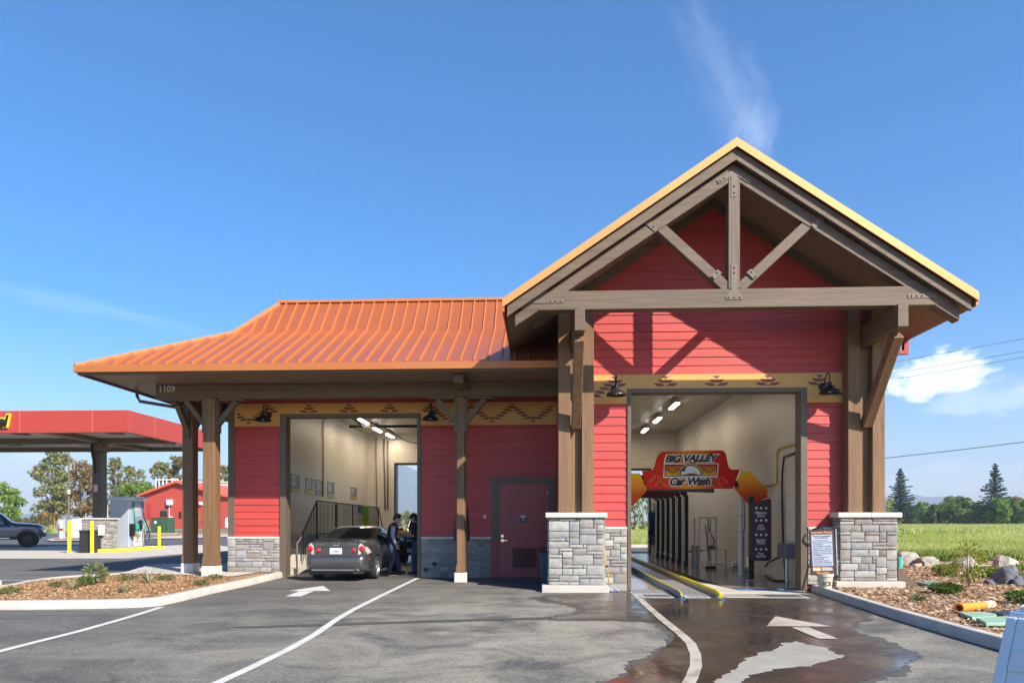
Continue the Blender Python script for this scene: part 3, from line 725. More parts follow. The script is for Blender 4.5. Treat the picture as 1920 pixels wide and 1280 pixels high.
# --- wall bodies behind the cladding
mb = MB()
TH_ = 0.28
mb.box(XL, o1[0], YL, YL + TH_, 0, 5.06).box(o1[3], XTL, YL, YL + TH_, 0, 5.06).box(o1[0], o1[3], YL, YL + TH_, FT, 5.06)
mb.box(XTL, o2[0], YT, YT + TH_, 0, 5.9).box(o2[3], XTR, YT, YT + TH_, 0, 5.9).box(o2[0], o2[3], YT, YT + TH_, FT, 5.9)
mb.prism([(XTL, YT, 5.9), (XTR, YT, 5.9), (XTR, YT, roofz(XTR) - .3), (XC, YT, APEX - .3), (XTL, YT, roofz(XTL) - .3)], (0, TH_, 0))
mb.build('wall_core', 'darkred', B)
mb = MB(); mb.box(XTL, XTL + .2, YT + TH_, YB + .3, 0, roofz(XTL) - .32).box(XTR - .2, XTR, YT + TH_, YB + .3, 0, roofz(XTR) - .32)
mb.box(XL, XL + .2, YL + TH_, YB + .3, 0, 5.05); mb.build('side_wall', 'darkred', B)
siding('siding_wall', XL + 0.16, o1[0], YL, 1.09, 4.17, seed=1, phase=0.05)
siding('siding_wall', o1[3], XTL, YL, 1.09, 4.17, seed=2, phase=0.05)
siding('siding_wall', XTL, o2[0], YT, 1.40, 4.17, seed=3)
siding('siding_wall', o2[3], XTR, YT, 1.40, 4.17, seed=4)
siding('gable_siding', XTL, XTR, YT, 4.81, APEX - .35, seed=5, top=half)
siding('siding_wall', YL, YB + .3, XL, 1.09, 5.05, seed=6, along='y', nx=-1)
siding('siding_wall', YT, YB + .3, XTR, 1.40, roofz(XTR) - .32, seed=7, along='y', nx=1)
MB().box(XL, XTL, YL - .012, YL, 4.78, 5.06).build('frieze_board', 'darkred', B)
# --- ochre bands with the woven triangle motif
def band(x0, x1, y, z0, z1, peak, seed, skip):
    s0, s1, sz = skip[0]; s0 += .05; s1 -= .05
    bo = MB().box(x0, s0, y - .022, y, z0, z1).box(s0, s1, y - .022, y, FT + .001, z1).box(s1, x1, y - .022, y, z0, z1).build('trim_band', 'band', B)
    MB().box(x0, s0, y - .032, y - .0221, z0 - .012, z0 + .018).box(s1, x1, y - .032, y - .0221, z0 - .012, z0 + .018).build('band_edge', 'band', bo)
    mb = MB(); d = 0.0935; hh = (z1 - z0 - 0.10) / 7.0; tw = 0.088; yy = y - .0245
    def tri(x, k, down):
        zt = z1 - 0.045 - k * hh; zb = zt - hh * .86
        if x - tw < x0 or x + tw > x1: return
        for (sx0, sx1, sz) in skip:
            if x + tw > sx0 and x - tw < sx1 and zb < sz: return
        p = [(x - tw, yy, zt), (x + tw, yy, zt), (x, yy, zb)] if down else [(x - tw, yy, zb), (x + tw, yy, zb), (x, yy, zt)]
        mb.prism(p, (0, .0022, 0))
    per = 12 * d; n0 = int((x0 - peak) / per) - 1; n1 = int((x1 - peak) / per) + 1
    for i in range(n0, n1 + 1):
        c = peak + i * per
        tri(c, 0, True); tri(c, 1, False); tri(c - d, 1, True); tri(c + d, 1, True)
        for k in range(2, 6):
            for s in (-1, 1):
                tri(c + s * k * d, k, True); tri(c + s * (k - 1) * d, k, False)
        tri(c + 6 * d, 6, False); tri(c + 6 * d, 5, True)
    mb.build('triangle_motif', 'motif', bo, fixn=True)
band(XL + .16, XTL, YL, 4.17, 4.78, PY(655, 765, YL).x, 1, [(o1[0] - .05, o1[3] + .05, FT + .01)])
band(XTL, XTR, YT, 4.17, 4.81, PY(1343, 715, YT).x, 2, [(o2[0] - .05, o2[3] + .05, FT + .01)])
# --- stone wainscot
def wains(x0, x1, y, z0, z1, seed, tone=1.0):
    ashlar('stone_base', 'stone', B, (x0, y - .03, z0), (1, 0, 0), x1 - x0, z1 - z0, (0, -1, 0), seed, tone=tone)
    MB().box(x0, x1, y - .034, y, z0, z1).build('mortar_bed', 'mortar', B)
    MB().box(x0, x1 + .0, y - .085, y, z1, z1 + .055).build('stone_sill', 'cap', B, bevel=.008)
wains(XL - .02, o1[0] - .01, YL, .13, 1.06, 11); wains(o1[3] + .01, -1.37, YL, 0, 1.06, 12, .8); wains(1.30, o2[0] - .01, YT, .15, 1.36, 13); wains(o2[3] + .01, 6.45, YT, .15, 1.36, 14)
MB().box(1.30, o2[0] - .01, YT - .05, YT, 0, .15).build('plinth', 'mortar', B)
# --- brown boards, bay frames
MB().box(XL - .02, XL + .16, YL - .035, YL + .2, 1.115, 5.05).build('corner_board', 'trim', B, bevel=.004)
def bayframe(o, y, z):
    mb = MB(); mb.box(o[0], o[1], y - .05, y + .30, z, FT).box(o[2], o[3], y - .05, y + .30, z, FT).box(o[1], o[2], y - .05, y + .30, OT, FT)
    mb.build('bay_frame', 'trim', B, bevel=.004)
bayframe(o1, YL, 0); bayframe(o2, YT, 0)
# --- service door
MB().box(-1.36, -1.17, YL - .05, YL - .012, 1.03, 2.72).box(.17, .35, YL - .05, YL - .012, 0.0, 2.72).box(-1.17, .17, YL - .05, YL - .012, 2.56, 2.72).box(-1.20, -1.172, YL - .05, YL - .012, 0, 1.03).build('door_trim', 'trim', B, bevel=.004)
dr = MB().box(-1.17, .17, YL - .035, YL - .001, 0.02, 2.56).build('steel_door', 'doorred', B, bevel=.003)
mb = MB(); mb.box(-.80, -.14, YL - .048, YL - .036, .28, .82)
lv = mb.build('louver_frame', 'louver', dr)
mb = MB()
for k in range(11): mb.obox((-.47, YL - .052, .325 + k * .045), .58, .03, .004, Euler((R(-35), 0, 0)).to_matrix())
mb.build('louver', 'louver', dr)
mb = MB(); mb.cyl((-1.07, YL - .036, 1.02), (-1.07, YL - .05, 1.02), .045).cyl((-1.07, YL - .05, 1.02), (-1.07, YL - .09, 1.02), .014).beam((-1.07, YL - .09, 1.02), (-.93, YL - .09, 1.02), .022, .022)
mb.cyl((-1.07, YL - .036, 1.14), (-1.07, YL - .06, 1.14), .04); mb.build('lever_handle', 'chrome', dr, smooth='auto')
ds = MB().box(-.59, -.42, YL - .039, YL - .0352, 1.50, 1.71).build('door_notice', 'plastic', dr)
MB().box(-.58, -.43, YL - .0405, YL - .0392, 1.64, 1.70).build('notice_header', mat('pink_label', (.65, .45, .5), .5), ds)
mb = MB(); text(mb, 'NO', (-.505, YL - .0405, 1.60), XA, ZA, height=.03, bold=.02); text(mb, 'ENTRY', (-.505, YL - .0405, 1.555), XA, ZA, height=.022, bold=.02); mb.build('notice_lettering', 'signwhite', ds)
for k in range(3): MB().cyl((.155, YL - .045, .35 + k * .95), (.155, YL - .045, .47 + k * .95), .012, n=8).build('hinge', 'steel', dr)
MB().box(-1.58, -1.52, YL - .035, YL - .02, 1.62, 1.72).build('wall_switch', 'whitep', B, bevel=.006)
for p in ((815, 1056), (799, 1067)):
    q = PY(p[0], p[1], YL - .06); MB().lathe([(.03, 0), (.055, 0), (.055, .12), (.03, .12), (.03, 0)], (q.x, YL - .15, q.z), n=14, axis=(0, 1, 0)).build('wall_spout', 'black', B, smooth='auto')
# --- interiors
mb = MB()
mb.box(-8.45, -8.30, YL + TH_, YB, 0, 5.65).box(-2.9, -2.75, YL + TH_, YB, 0, 5.65)
mb.build('interior_side_wall', 'block_yz', B)
mb = MB(); mb.box(-8.30, -7.0, YB - .15, YB, 0, 5.65).box(-7.0, -3.3, YB - .15, YB, 4.3, 5.65).box(-3.3, -2.9, YB - .15, YB, 0, 5.65)
mb.build('interior_end_wall', 'block_xz', B); mb = MB(); mb.box(1.70, 1.85, YB - .15, YB, 0, 5.65).box(1.85, 5.09, YB - .15, YB, 4.0, 5.65).box(5.09, 6.30, YB - .15, YB, 0, 5.65)
mb.build('interior_end_wall', 'block_xz', B)
mb = MB(); mb.box(1.55, 1.70, YT + TH_, YB, 0, 5.65).box(6.30, 6.45, YT + TH_, YB, 0, 5.65); mb.build('interior_side_wall', 'block_yz', B)
mb = MB(); mb.box(-8.30, -2.9, YL + TH_, YB, 5.65, 5.75).box(1.70, 6.30, YT + TH_, YB, 5.65, 5.75); mb.build('ceiling', 'ceil', B)
mb = MB(); mb.box(-8.30, o1[0], YL + TH_, YL + TH_ + .02, 0, 5.65).box(o1[3], -2.9, YL + TH_, YL + TH_ + .02, 0, 5.65).box(o1[0], o1[3], YL + TH_, YL + TH_ + .02, FT, 5.65)
mb.build('interior_end_wall', 'block_xz', B); mb = MB(); mb.box(1.70, o2[0], YT + TH_, YT + TH_ + .02, 0, 5.65).box(o2[3], 6.30, YT + TH_, YT + TH_ + .02, 0, 5.65).box(o2[0], o2[3], YT + TH_, YT + TH_ + .02, FT, 5.65); mb.build('interior_end_wall', 'block_xz', B)
mb = MB(); mb.box(XL, -7.0, YB, YB + .3, 0, 5.05).box(-7.0, -3.3, YB, YB + .3, 4.3, 5.05).box(-3.3, 1.85, YB, YB + .3, 0, 5.05).box(1.85, 5.09, YB, YB + .3, 4.0, 5.9).box(5.09, XTR, YB, YB + .3, 0, 5.9)
mb.prism([(XTL, YB, 5.9), (XTR, YB, 5.9), (XTR, YB, roofz(XTR) - .3), (XC, YB, APEX - .3), (XTL, YB, roofz(XTL) - .3)], (0, .3, 0)); mb.build('rear_wall', 'darkred', B)
for a, b, t in ((-7.0, -3.3, 4.3), (1.85, 5.09, 4.0)):
    MB().box(a, a + .08, YB - .19, YB + .32, 0, t).box(b - .08, b, YB - .19, YB + .32, 0, t).box(a + .08, b - .08, YB - .19, YB + .32, t - .08, t).build('rear_frame', 'black', B)
f = sheet('floor', [(1.70, YT - .02), (6.30, YT - .02), (6.30, YB + .3), (1.70, YB + .3)], 'wetfloor', 0.009)
f = sheet('floor', [(-8.3, YL), (-2.9, YL), (-2.9, YB + .3), (-8.3, YB + .3)], 'floor1', 0.009)
for pts_, r_ in (([PX(606, 930, -8.27), PX(606, 790, -8.27), PX(612, 783, -8.27), PX(640, 782.5, -8.25)], .02), ([PY(720, 823, YB - .2), PY(722, 955, YB - .2)], .035), ([PY(727, 826, YB - .2), PY(727, 955, YB - .2)], .035), ([PY(705, 818, YB - .2), PY(706, 960, YB - .2)], .02)):
    MB().tube(pts_, r_).build('conduit', 'cond', B, smooth=True)
# --- left wing roof
EY, EX, EZ = 15.75, -11.08, 5.23
BX, BY, BZ = EX + 2.60, EY + 2.60, 6.69
RX, RY, RZ = EX + 3.56, EY + 3.56, 7.80
YE2 = YB + .3 + 2.8; BY2, RY2 = YE2 - 2.60, YE2 - 3.56
XR1, XR2 = XTL + .05, 2.0
mb = MB()
mb.add([(EX, EY, EZ), (XR1, EY, EZ), (XR1, BY, BZ), (BX, BY, BZ), (XR2, BY, BZ), (XR2, RY, RZ), (RX, RY, RZ)], [(0, 1, 2, 3), (3, 4, 5, 6)])
mb.add([(EX, EY, EZ), (BX, BY, BZ), (RX, RY, RZ), (RX, RY2, RZ), (BX, BY2, BZ), (EX, YE2, EZ)], [(0, 1, 4, 5), (1, 2, 3, 4)])
mb.add([(EX, YE2, EZ), (XR1, YE2, EZ), (XR1, BY2, BZ), (BX, BY2, BZ), (XR2, BY2, BZ), (XR2, RY2, RZ), (RX, RY2, RZ), (RX, RY, RZ), (XR2, RY, RZ)], [(0, 1, 2, 3), (3, 4, 5, 6), (6, 5, 8, 7)])
ms = MB()
def seam(a, b, nrm, mb=ms):
    mb.beam(Vector(a) + nrm * .022, Vector(b) + nrm * .022, .028, .044, nrm)
n1 = Vector((0, -(BZ - EZ), BY - EY)).normalized(); n2 = Vector((0, -(RZ - BZ), RY - BY)).normalized()
x = XR1 - .12
while x > EX + .1:
    t1 = min(1.0, (x - EX - .09) / 2.60)          # how far up the lower plane before the hip cuts it
    seam((x, EY + .02, EZ + .011), (x, EY + (BY - EY) * t1, EZ + (BZ - EZ) * t1), n1)
    if t1 >= 1.0:
        t2 = min(1.0, (x - BX - .09) / (RX - BX))
        seam((x, BY, BZ), (x, BY + (RY - BY) * t2, BZ + (RZ - BZ) * t2), n2)
    x -= .318
n3 = Vector((-(BZ - EZ), 0, BX - EX)).normalized()
y = EY + .3
while y < YE2:
    t1 = min(1.0, (y - EY - .14) / 2.6, (YE2 - y - .14) / 2.6); seam((EX + .02, y, EZ), (EX + 2.6 * t1, y, EZ + (BZ - EZ) * t1), n3); y += .318
roof1 = mb.build('hipped_metal_roof', 'copper', B)
ms.build('standing_seam', 'seam', roof1)
mb = MB(); mb.beam((EX, EY, EZ - .005), (BX, BY, BZ - .005), .12, .10).beam((BX, BY, BZ - .005), (RX, RY, RZ - .005), .12, .10).beam((RX - .05, RY, RZ + .02), (XR2, RY, RZ + .02), .16, .07); mb.build('hip_cap', 'seam', roof1)
MB().box(EX, XTL - .002, EY - .03, EY, 5.07, EZ + .012).box(EX - .03, EX, EY - .03, YE2, 5.07, EZ + .012).build('eave_fascia', 'eave', B, bevel=.006)
MB().box(EX, XTL, EY + .005, YL, 5.07, 5.09).box(EX, XL, YL, YE2, 5.07, 5.09).build('soffit', 'soffitx', B)
MB().box(EX + .03, XTL, EY + .04, EY + .10, 5.02, 5.068).box(EX + .02, EX + .08, EY + .1, YE2, 5.02, 5.068).build('subfascia', 'woodx', B)
# beams and posts of the porch
bm1 = MB().box(-9.97, XTL - .01, 17.22, 17.47, 4.70, 5.066).build('porch_beam', 'woodx', B, bevel=.012)
mb = MB(); text(mb, '1109', (PY(313.5, 728.5, 17.2).x, 17.218, PY(313, 728.5, 17.2).z), XA, ZA, width=.40, height=.175, bold=.012, depth=.012); mb.build('house_number', mat('number_grey', (.55, .55, .50), .5, var=0), bm1)
MB().box(-9.85, -9.60, 17.475, 31, 4.70, 5.066).build('porch_beam', 'woody', B, bevel=.012)
MB().box(-2.10, -1.86, 16.15, 17.218, 4.83, 5.062).build('lookout_beam', 'woody', B, bevel=.01)
def post(xc, yc, z0, z1, wdt, foot_z, brX, brY, foot=.42, fh=.24):
    p = MB().box(xc - wdt / 2, xc + wdt / 2, yc - wdt / 2, yc + wdt / 2, z0 + fh, z1).build('porch_post', 'woodz', B, bevel=.012)
    MB().box(xc - foot / 2, xc + foot / 2, yc - foot / 2, yc + foot / 2, foot_z, z0 + fh).build('post_footing', 'cap', p, bevel=.015)
    MB().box(xc - wdt / 2 - .012, xc + wdt / 2 + .012, yc - wdt / 2 - .012, yc + wdt / 2 + .012, z0 + fh + .02, z0 + fh + .20).build('post_shoe', 'woodz', p)
    for s in brX:
        e = wdt / 2
        b_ = MB(); b_.beam((xc + s * (e + .03), yc, 4.06), (xc + s * (e + .50), yc, 4.64), .14, .12, (s, 0, -1)).box(xc + s * e, xc + s * (e + .06), yc - .08, yc + .08, 3.82, 4.66).box(xc + s * (e + .06), xc + s * (e + .72), yc - .08, yc + .08, 4.65, 4.697); b_.build('knee_brace', 'woodx', p)
    for s in brY:
        e = wdt / 2
        b_ = MB(); b_.beam((xc, yc + s * (e + .03), 4.06), (xc, yc + s * (e + .5), 4.64), .14, .12, (0, s, -1)).box(xc - .08, xc + .08, yc + s * e, yc + s * (e + .06), 3.82, 4.66).box(xc - .08, xc + .08, yc + s * (e + .06), yc + s * (e + .72), 4.65, 4.697); b_.build('knee_brace', 'woody', p)
    return p
post(-8.55, 17.34, .15, 4.70, .32, .12, (-1, 1), (), foot=.38)
post(-9.70, 18.45, .15, 4.70, .30, .12, (), (-1, 1), foot=.36)
post(-2.06, 17.34, 0, 4.70, .20, -.02, (-1, 1), (), foot=.32)
mb = MB(); mb.box(-2.06 - .145, -2.06 - .1005, 17.36, 17.43, .3, 4.69).box(-2.06 + .1005, -2.06 + .145, 17.36, 17.43, .3, 4.69); mb.build('post_batten', 'woodz', B, bevel=.006)
mb = MB(); q = PX(257, 742, -10.9); mb.tube([q + Vector((0, 0, .25)), q, PX(262, 752, -10.75), PX(335, 764, -9.9), (-8.75, 20.6, 4.45)], .045, 6); mb.build('downspout', 'trim', B)

# --- gable roof, rakes, truss
YF, YBK = 13.5, 34.6
mb = MB(); mb2 = MB(); mb3 = MB(); mb4 = MB()
for s in (-1, 1):
    def zx(t, off): return (XC + s * 4.56 * t, APEX - 3.06 * t + off)
    a, e = zx(0, 0), zx(1, 0)
    def pr(m_, o0, o1_, y0, y1, t0=0.0, t1=1.0):
        p = [zx(t0, o0), zx(t1, o0), zx(t1, o1_), zx(t0, o1_)]
        m_.prism([(q[0], y0, q[1]) for q in p], (0, y1 - y0, 0))
    pr(mb, .03, -.03, YF + .001, YBK)
    for k in range(1, 50):
        y = YF + .42 * k
        nn = Vector((s * SLOPE, 0, 1)).normalized()
        mb.beam(Vector((a[0], y, a[1])) + nn * .04, Vector((e[0], y, e[1])) + nn * .04, .03, .05, nn)
    pr(mb2, .035, -.135, YF - .03, YF, 0, 1.004)
    pr(mb3, -.136, -.36, YF + .05, YF + .11, 0, .985)
    pr(mb4, -.28, -.30, YF + .12, YBK - .1, 0, .99)
roof2 = mb.build('gable_metal_roof', 'copper', B)
mb2.build('rake_fascia', 'fascia', roof2); mb3.build('rake_board', 'woodx', roof2, bevel=.004)
mb4.build('gable_soffit', 'soffit', B)
mb = MB()
for s in (-1, 1):
    ex = XC + s * 4.56
    mb.box(ex - .02, ex + .02, YF + .001, YBK, 5.92 - .23, 5.92 + .01)
mb.build('gable_eave', 'eave', roof2)
mb = MB()
for s in (-1, 1):     # wall-top rafter against the gable wall
    mb.prism([(XC, YT - .10, APEX - .305), (XC + s * 4.0, YT - .10, roofz(XC + 4.0) - .305), (XC + s * 4.0, YT - .10, roofz(XC + 4.0) - .50), (XC, YT - .10, APEX - .50)], (0, .075, 0))
mb.build('barge_board', 'woodx', B)
# truss
TY0, TY1 = 13.68, 13.92
tr = MB().box(-.42, 8.02, TY0, TY1, 5.76, 6.14).build('truss_chord', 'woodx', B, bevel=.012)
mb = MB()
for s in (-1, 1):
    p = [(XC, APEX - .37), (XC + s * 4.34, roofz(XC + 4.34) - .37), (XC + s * 4.34, roofz(XC + 4.34) - .62), (XC, APEX - .68)]
    MB().prism([(q[0], TY0 + .005, q[1]) for q in p], (0, TY1 - TY0 - .01, 0)).build('truss_rafter', 'woodx', tr, bevel=.01)
MB().box(XC - .115, XC + .115, TY0 - .004, TY1 - .02, 6.14, APEX - .52).build('king_post', 'woodk', tr, bevel=.01)
for s in (-1, 1):
    MB().beam((XC + s * .12, 13.8, 6.16), (XC + s * 1.66, 13.8, 7.60), .20, .20, (-s, 0, 1)).build('truss_strut', 'woodx', tr, bevel=.01)
def plate(name, pts, bolts, y=TY0 - .012):
    g = MB().prism([(p[0], y, p[1]) for p in pts], (0, .0075, 0)).build(name, 'plate', tr)
    mb = MB()
    for bx, bz in bolts: mb.ball((bx, y - .004, bz), .02, .014, .02, 8, 5)
    mb.build('bolt', 'trim', g, smooth=True)
plate('gusset_plate', [(XC - .16, 5.92), (XC + .16, 5.92), (XC + .16, 5.99), (XC + .06, 6.12), (XC + .06, 6.62), (XC - .06, 6.62), (XC - .06, 6.12), (XC - .16, 5.99)], [(XC - .11, 5.96), (XC, 5.96), (XC + .11, 5.96), (XC, 6.45), (XC, 6.55)])
plate('gusset_plate', [(XC - .34, APEX - .70), (XC, APEX - .48), (XC + .34, APEX - .70), (XC + .30, APEX - .77), (XC + .06, APEX - .62), (XC + .06, 7.95), (XC - .06, 7.95), (XC - .06, APEX - .62), (XC - .30, APEX - .77)], [(XC, 8.03), (XC, 8.16), (XC - .2, APEX - .66), (XC - .27, APEX - .71), (XC + .2, APEX - .66), (XC + .27, APEX - .71)])
for s in (-1, 1):
    plate('gusset_plate', [(XC + s * 1.50, 7.36), (XC + s * 1.56, 7.29), (XC + s * 1.80, 7.5), (XC + s * 1.98, 7.40), (XC + s * 2.02, 7.47), (XC + s * 1.62, 7.74), (XC + s * 1.58, 7.68), (XC + s * 1.70, 7.58)], [(XC + s * 1.58, 7.39), (XC + s * 1.68, 7.48), (XC + s * 1.93, 7.48), (XC + s * 1.70, 7.63)])
    plate('gusset_plate', [(XC + s * 3.35, 5.90), (XC + s * 4.15, 5.90), (XC + s * 4.1, 5.98), (XC + s * 3.35, 5.98)], [(XC + s * 3.42, 5.94), (XC + s * 3.52, 5.94), (XC + s * 3.62, 5.94), (XC + s * 4.0, 5.94)])
    plate('gusset_plate', [(XC + s * .38, 6.32), (XC + s * .46, 6.39), (XC + s * .32, 6.52), (XC + s * .24, 6.45)], [(XC + s * .42, 6.37), (XC + s * .33, 6.46)])
# stone piers with double posts, outriggers, braces
for k, (xc, fz, pz) in enumerate(((.75, 0, .15), (7.0, .02, .26))):
    pr_ = MB().box(xc - .59, xc + .59, 14.98, YT - .036 if k == 0 else YT - .001, pz - .02, 1.62).build('stone_pier', 'mortar', B)
    ashlar('pier_stone', 'stone', pr_, (xc - .60, 14.975, pz), (1, 0, 0), 1.20, 1.62 - pz, (0, -1, 0), 21 + k)
    ashlar('pier_stone', 'stone', pr_, (xc - .59, YT - .002, pz), (0, -1, 0), .37, 1.62 - pz, (-1, 0, 0), 31 + k)
    ashlar('pier_stone', 'stone', pr_, (xc + .59, 14.98, pz), (0, 1, 0), .37, 1.62 - pz, (1, 0, 0), 41 + k)
    MB().box(xc - .67, xc + .017, 14.88, YT - .003, 1.622, 1.73).box(xc + .019, xc + .67, 14.88, YT - .003, 1.622, 1.73).build('pier_cap', 'cap', pr_, bevel=.012, seg=2)
    MB().box(xc - .75, xc + .70, 14.80, YT - .004, fz - .02, pz).build('pier_footing', 'conc', pr_, bevel=.012)
    for sx in (-1, 1):
        x0 = xc + sx * .258
        MB().box(x0 - .135, x0 + .135, 15.05, YT - .021, 1.731, roofz(x0) - .52).build('gable_post', 'woodz', B, bevel=.012)
    MB().box(xc - .122, xc + .122, 15.20, YT - .021, 1.731, 5.30).build('post_spacer', 'woodz', B)
    og = MB().box(xc - .105, xc + .105, 13.55, YT - .022, 5.31, 5.757).build('outrigger_beam', 'woody', B, bevel=.012)
    MB().beam((xc, 13.78, 5.22), (xc, 15.07, 3.62), .20, .22, (0, -1, -.8)).build('outrigger_brace', 'woodz', og, bevel=.012)
# right-hand rain gutter outlet
q = PX(1700, 632, 8.30); mb = MB(); mb.box(8.25, 8.35, q.y, q.y + .12, 5.35, 5.72).box(7.27, 8.249, q.y, q.y + .12, 5.35, 5.43); mb.build('downspout', 'darkred', B)
# ================================================================ LAMPS ON THE WALLS
def lamp_proto():
    t = thing('wall_lamp', 'tmp', 'wall lamp')
    MB().lathe([(0, -.02), (.085, -.02), (.085, -.005), (.05, .012), (0, .012)], (0, -.022, 0), 20, (0, -1, 0)).build('wall_plate', 'black', t, smooth='auto', world=False)
    pts = [(0, -.03, 0)] + [(0, -.03 - .16 * (1 - math.cos(a)) - .08 * math.sin(a) * 0, .20 * math.sin(a)) for a in [R(k) for k in range(10, 171, 16)]]
    pts = [(0, -.03, 0), (0, -.10, .01), (0, -.15, .08), (0, -.18, .17), (0, -.24, .235), (0, -.31, .245), (0, -.37, .20), (0, -.40, .12), (0, -.40, .02)]
    MB().tube(pts, .014, 8).build('gooseneck_arm', 'black', t, smooth=True, world=False)
    sh = MB().lathe([(0.03, .03), (.045, .02), (.048, -.05), (.075, -.075), (.085, -.10), (.15, -.125), (.20, -.165), (.214, -.20), (.218, -.215), (.21, -.215), (.19, -.165), (.14, -.135), (.07, -.11), (0, -.10)], (0, -.40, 0), 28).build('lamp_shade', 'black', t, smooth='auto', world=False)
    MB().ball((0, -.40, -.145), .045, .045, .055).build('bulb', 'whitep', sh, smooth=True, world=False)
    return t
LP0 = lamp_proto()
lamps = [((-7.52, YL - .022, 4.46), 'black gooseneck barn lamp on ochre band left of the car bay opening'),
         ((-2.98, YL - .022, 4.46), 'black gooseneck barn lamp on ochre band right of the car bay opening'),
         ((1.62, YT - .022, 4.49), 'black gooseneck barn lamp beside left post of the tunnel opening'),
         ((6.17, YT - .022, 4.50), 'black gooseneck barn lamp at the right of tunnel opening, under the gable')]
for i, (p, lb) in enumerate(lamps):
    o = LP0 if i == 0 else copy_tree(LP0)
    o.location = p; tag(o, lb, 'wall lamp', 'barn lamps along the ochre band')

# ceiling strip lights
def strip_light(c, lb):
    t = thing('ceiling_light', lb, 'ceiling light', c, 'strip lights inside the wash bays')
    MB().box(-.09, .09, -.62, .62, -.02, .06).build('housing', 'whitep', t, world=False)
    MB().box(-.075, .075, -.60, .60, -.075, -.022).build('diffuser', 'lampglow', t, world=False, bevel=.02)
    l = bpy.data.lights.new('tube_light', 'AREA'); l.shape = 'RECTANGLE'; l.size = .15; l.size_y = 1.2; l.energy = LAMP_W; l.color = (1, .78, .55)
    lo = bpy.data.objects.new('tube_light', l); col.objects.link(lo); lo.parent = t; lo.location = (0, 0, -.085)
LAMP_W = 17
ORD = ['nearest the opening', 'middle of three', 'farthest from the opening']
for k, p in enumerate(((682, 788), (707.5, 804), (731, 815))):
    q = PZ(p[0], p[1], 5.50); strip_light((q.x, min(q.y, 31.4), 5.50), 'white strip light on the car bay ceiling, ' + ORD[k])
for k, p in enumerate(((1264, 759), (1232.5, 785.5), (1209, 805))):
    q = PZ(p[0], p[1], 5.50); strip_light((q.x, q.y, 5.50), 'white strip light on the tunnel ceiling above the arch, ' + ORD[k])
q0, q1 = PZ(655, 797, 5.35), PZ(800, 801, 5.35)
t = thing('ceiling_rail', 'black rail spanning under the car bay ceiling', 'rail', (-5, q0.y, 5.35))
MB().beam((q0.x, q0.y, 5.3), (-2.95, q0.y, 5.3), .07, .10).build('rail_bar', 'black', t)
MB().beam((q0.x + .15, q0.y - .2, 5.62), (q0.x + .5, q0.y + .2, 5.3), .05, .05).beam((q0.x + .15, q0.y + .2, 5.62), (q0.x + .55, q0.y - .1, 5.3), .05, .05).tube([(q0.x + .3, q0.y, 5.62), (-6.5, 27.5, 5.4), (-6.2, 31, 5.2), (-5.0, 32, 5.0), (-3, 31.5, 5.1)], .02).build('trolley', 'black', t)

# ================================================================ CAR BAY FITTINGS
sx0, sx1 = -8.28, -7.02
t = thing('staircase', 'grey concrete steps climbing the left wall of the car bay', 'stairs', (-7.6, 19.3, 0))
mb = MB()
for k in range(6): mb.box(sx0, sx1, 19.35 + k * .29, 21.1 + .002 * k, k * .185, (k + 1) * .185 - .0005)
mb.build('steps', 'conc', t, bevel=.008)
MB().box(sx0, sx1, 21.12, 29, .95, 1.11).box(sx0, sx1, 21.12, 21.3, 0, .95).build('landing', 'conc', t)
mb = MB(); mb.box(sx1 - .03, sx1 + .02, 21.1, 29, 0, .949); mb.build('skirt_panel', 'black', t)
t = thing('stair_railing', 'dark brown steel railing with bars along the raised landing', 'railing', (-7.0, 19.2, 0))
rx = -7.0
mb = MB(); mb.tube([(rx, 19.25, 0.02), (rx, 19.25, .92)], .024, 8).tube([(rx, 19.25, .92), (rx, 19.45, .98), (rx, 20.98, 2.17), (rx, 29.0, 2.13), (rx, 29.8, 1.2)], .026, 8).build('handrail', 'trim', t, smooth=True)
mb = MB()
for k in range(58): mb.box(rx - .009, rx + .009, 21.05 + k * .138, 21.068 + k * .138, 1.12, 2.12)
for k in range(10):
    y = 19.65 + k * .14; mb.box(rx - .009, rx + .009, y, y + .018, .1 + (y - 19.35) * .63, 1.08 + (y - 19.45) * .76)
mb.box(rx - .012, rx + .012, 21.0, 29, 1.13, 1.17); mb.build('balusters', 'black', t)
mb = MB()
for y in (20.98, 23, 25, 27, 29): mb.box(rx - .025, rx + .025, y - .025, y + .025, 1.0, 2.13)
mb.build('rail_posts', 'black', t)
mb = MB(); rr = random.Random(3); q = PX(683, 965, rx)
vs = []; nx_, nz_ = 8, 14
for j in range(nz_ + 1):
    for i in range(nx_ + 1):
        u, v = i / nx_, j / nz_; w_ = .42 + .22 * v
        vs.append((rx + .045 + .025 * math.sin(u * 9 + v * 2) * (0.4 + v), q.y - w_ + u * w_ * 2, 2.165 - v * (.95 + .1 * math.sin(u * 4))))
mb.add(vs, [(j * (nx_ + 1) + i, j * (nx_ + 1) + i + 1, (j + 1) * (nx_ + 1) + i + 1, (j + 1) * (nx_ + 1) + i) for j in range(nz_) for i in range(nx_)])
o = mb.build('towel', 'lime', smooth=True, fixn=False); sm = o.modifiers.new('thick', 'SOLIDIFY'); sm.thickness = .012
tag(o, 'lime green towel hung over the stair railing', 'towel')
mb = MB(); q2 = PX(673, 955, rx)
vs = []
for j in range(7):
    for i in range(5): vs.append((rx + .045 + .02 * math.sin(i * 2), q2.y - .25 + i * .12, 2.165 - j * .055))
mb.add(vs, [(j * 5 + i, j * 5 + i + 1, (j + 1) * 5 + i + 1, (j + 1) * 5 + i) for j in range(6) for i in range(4)])
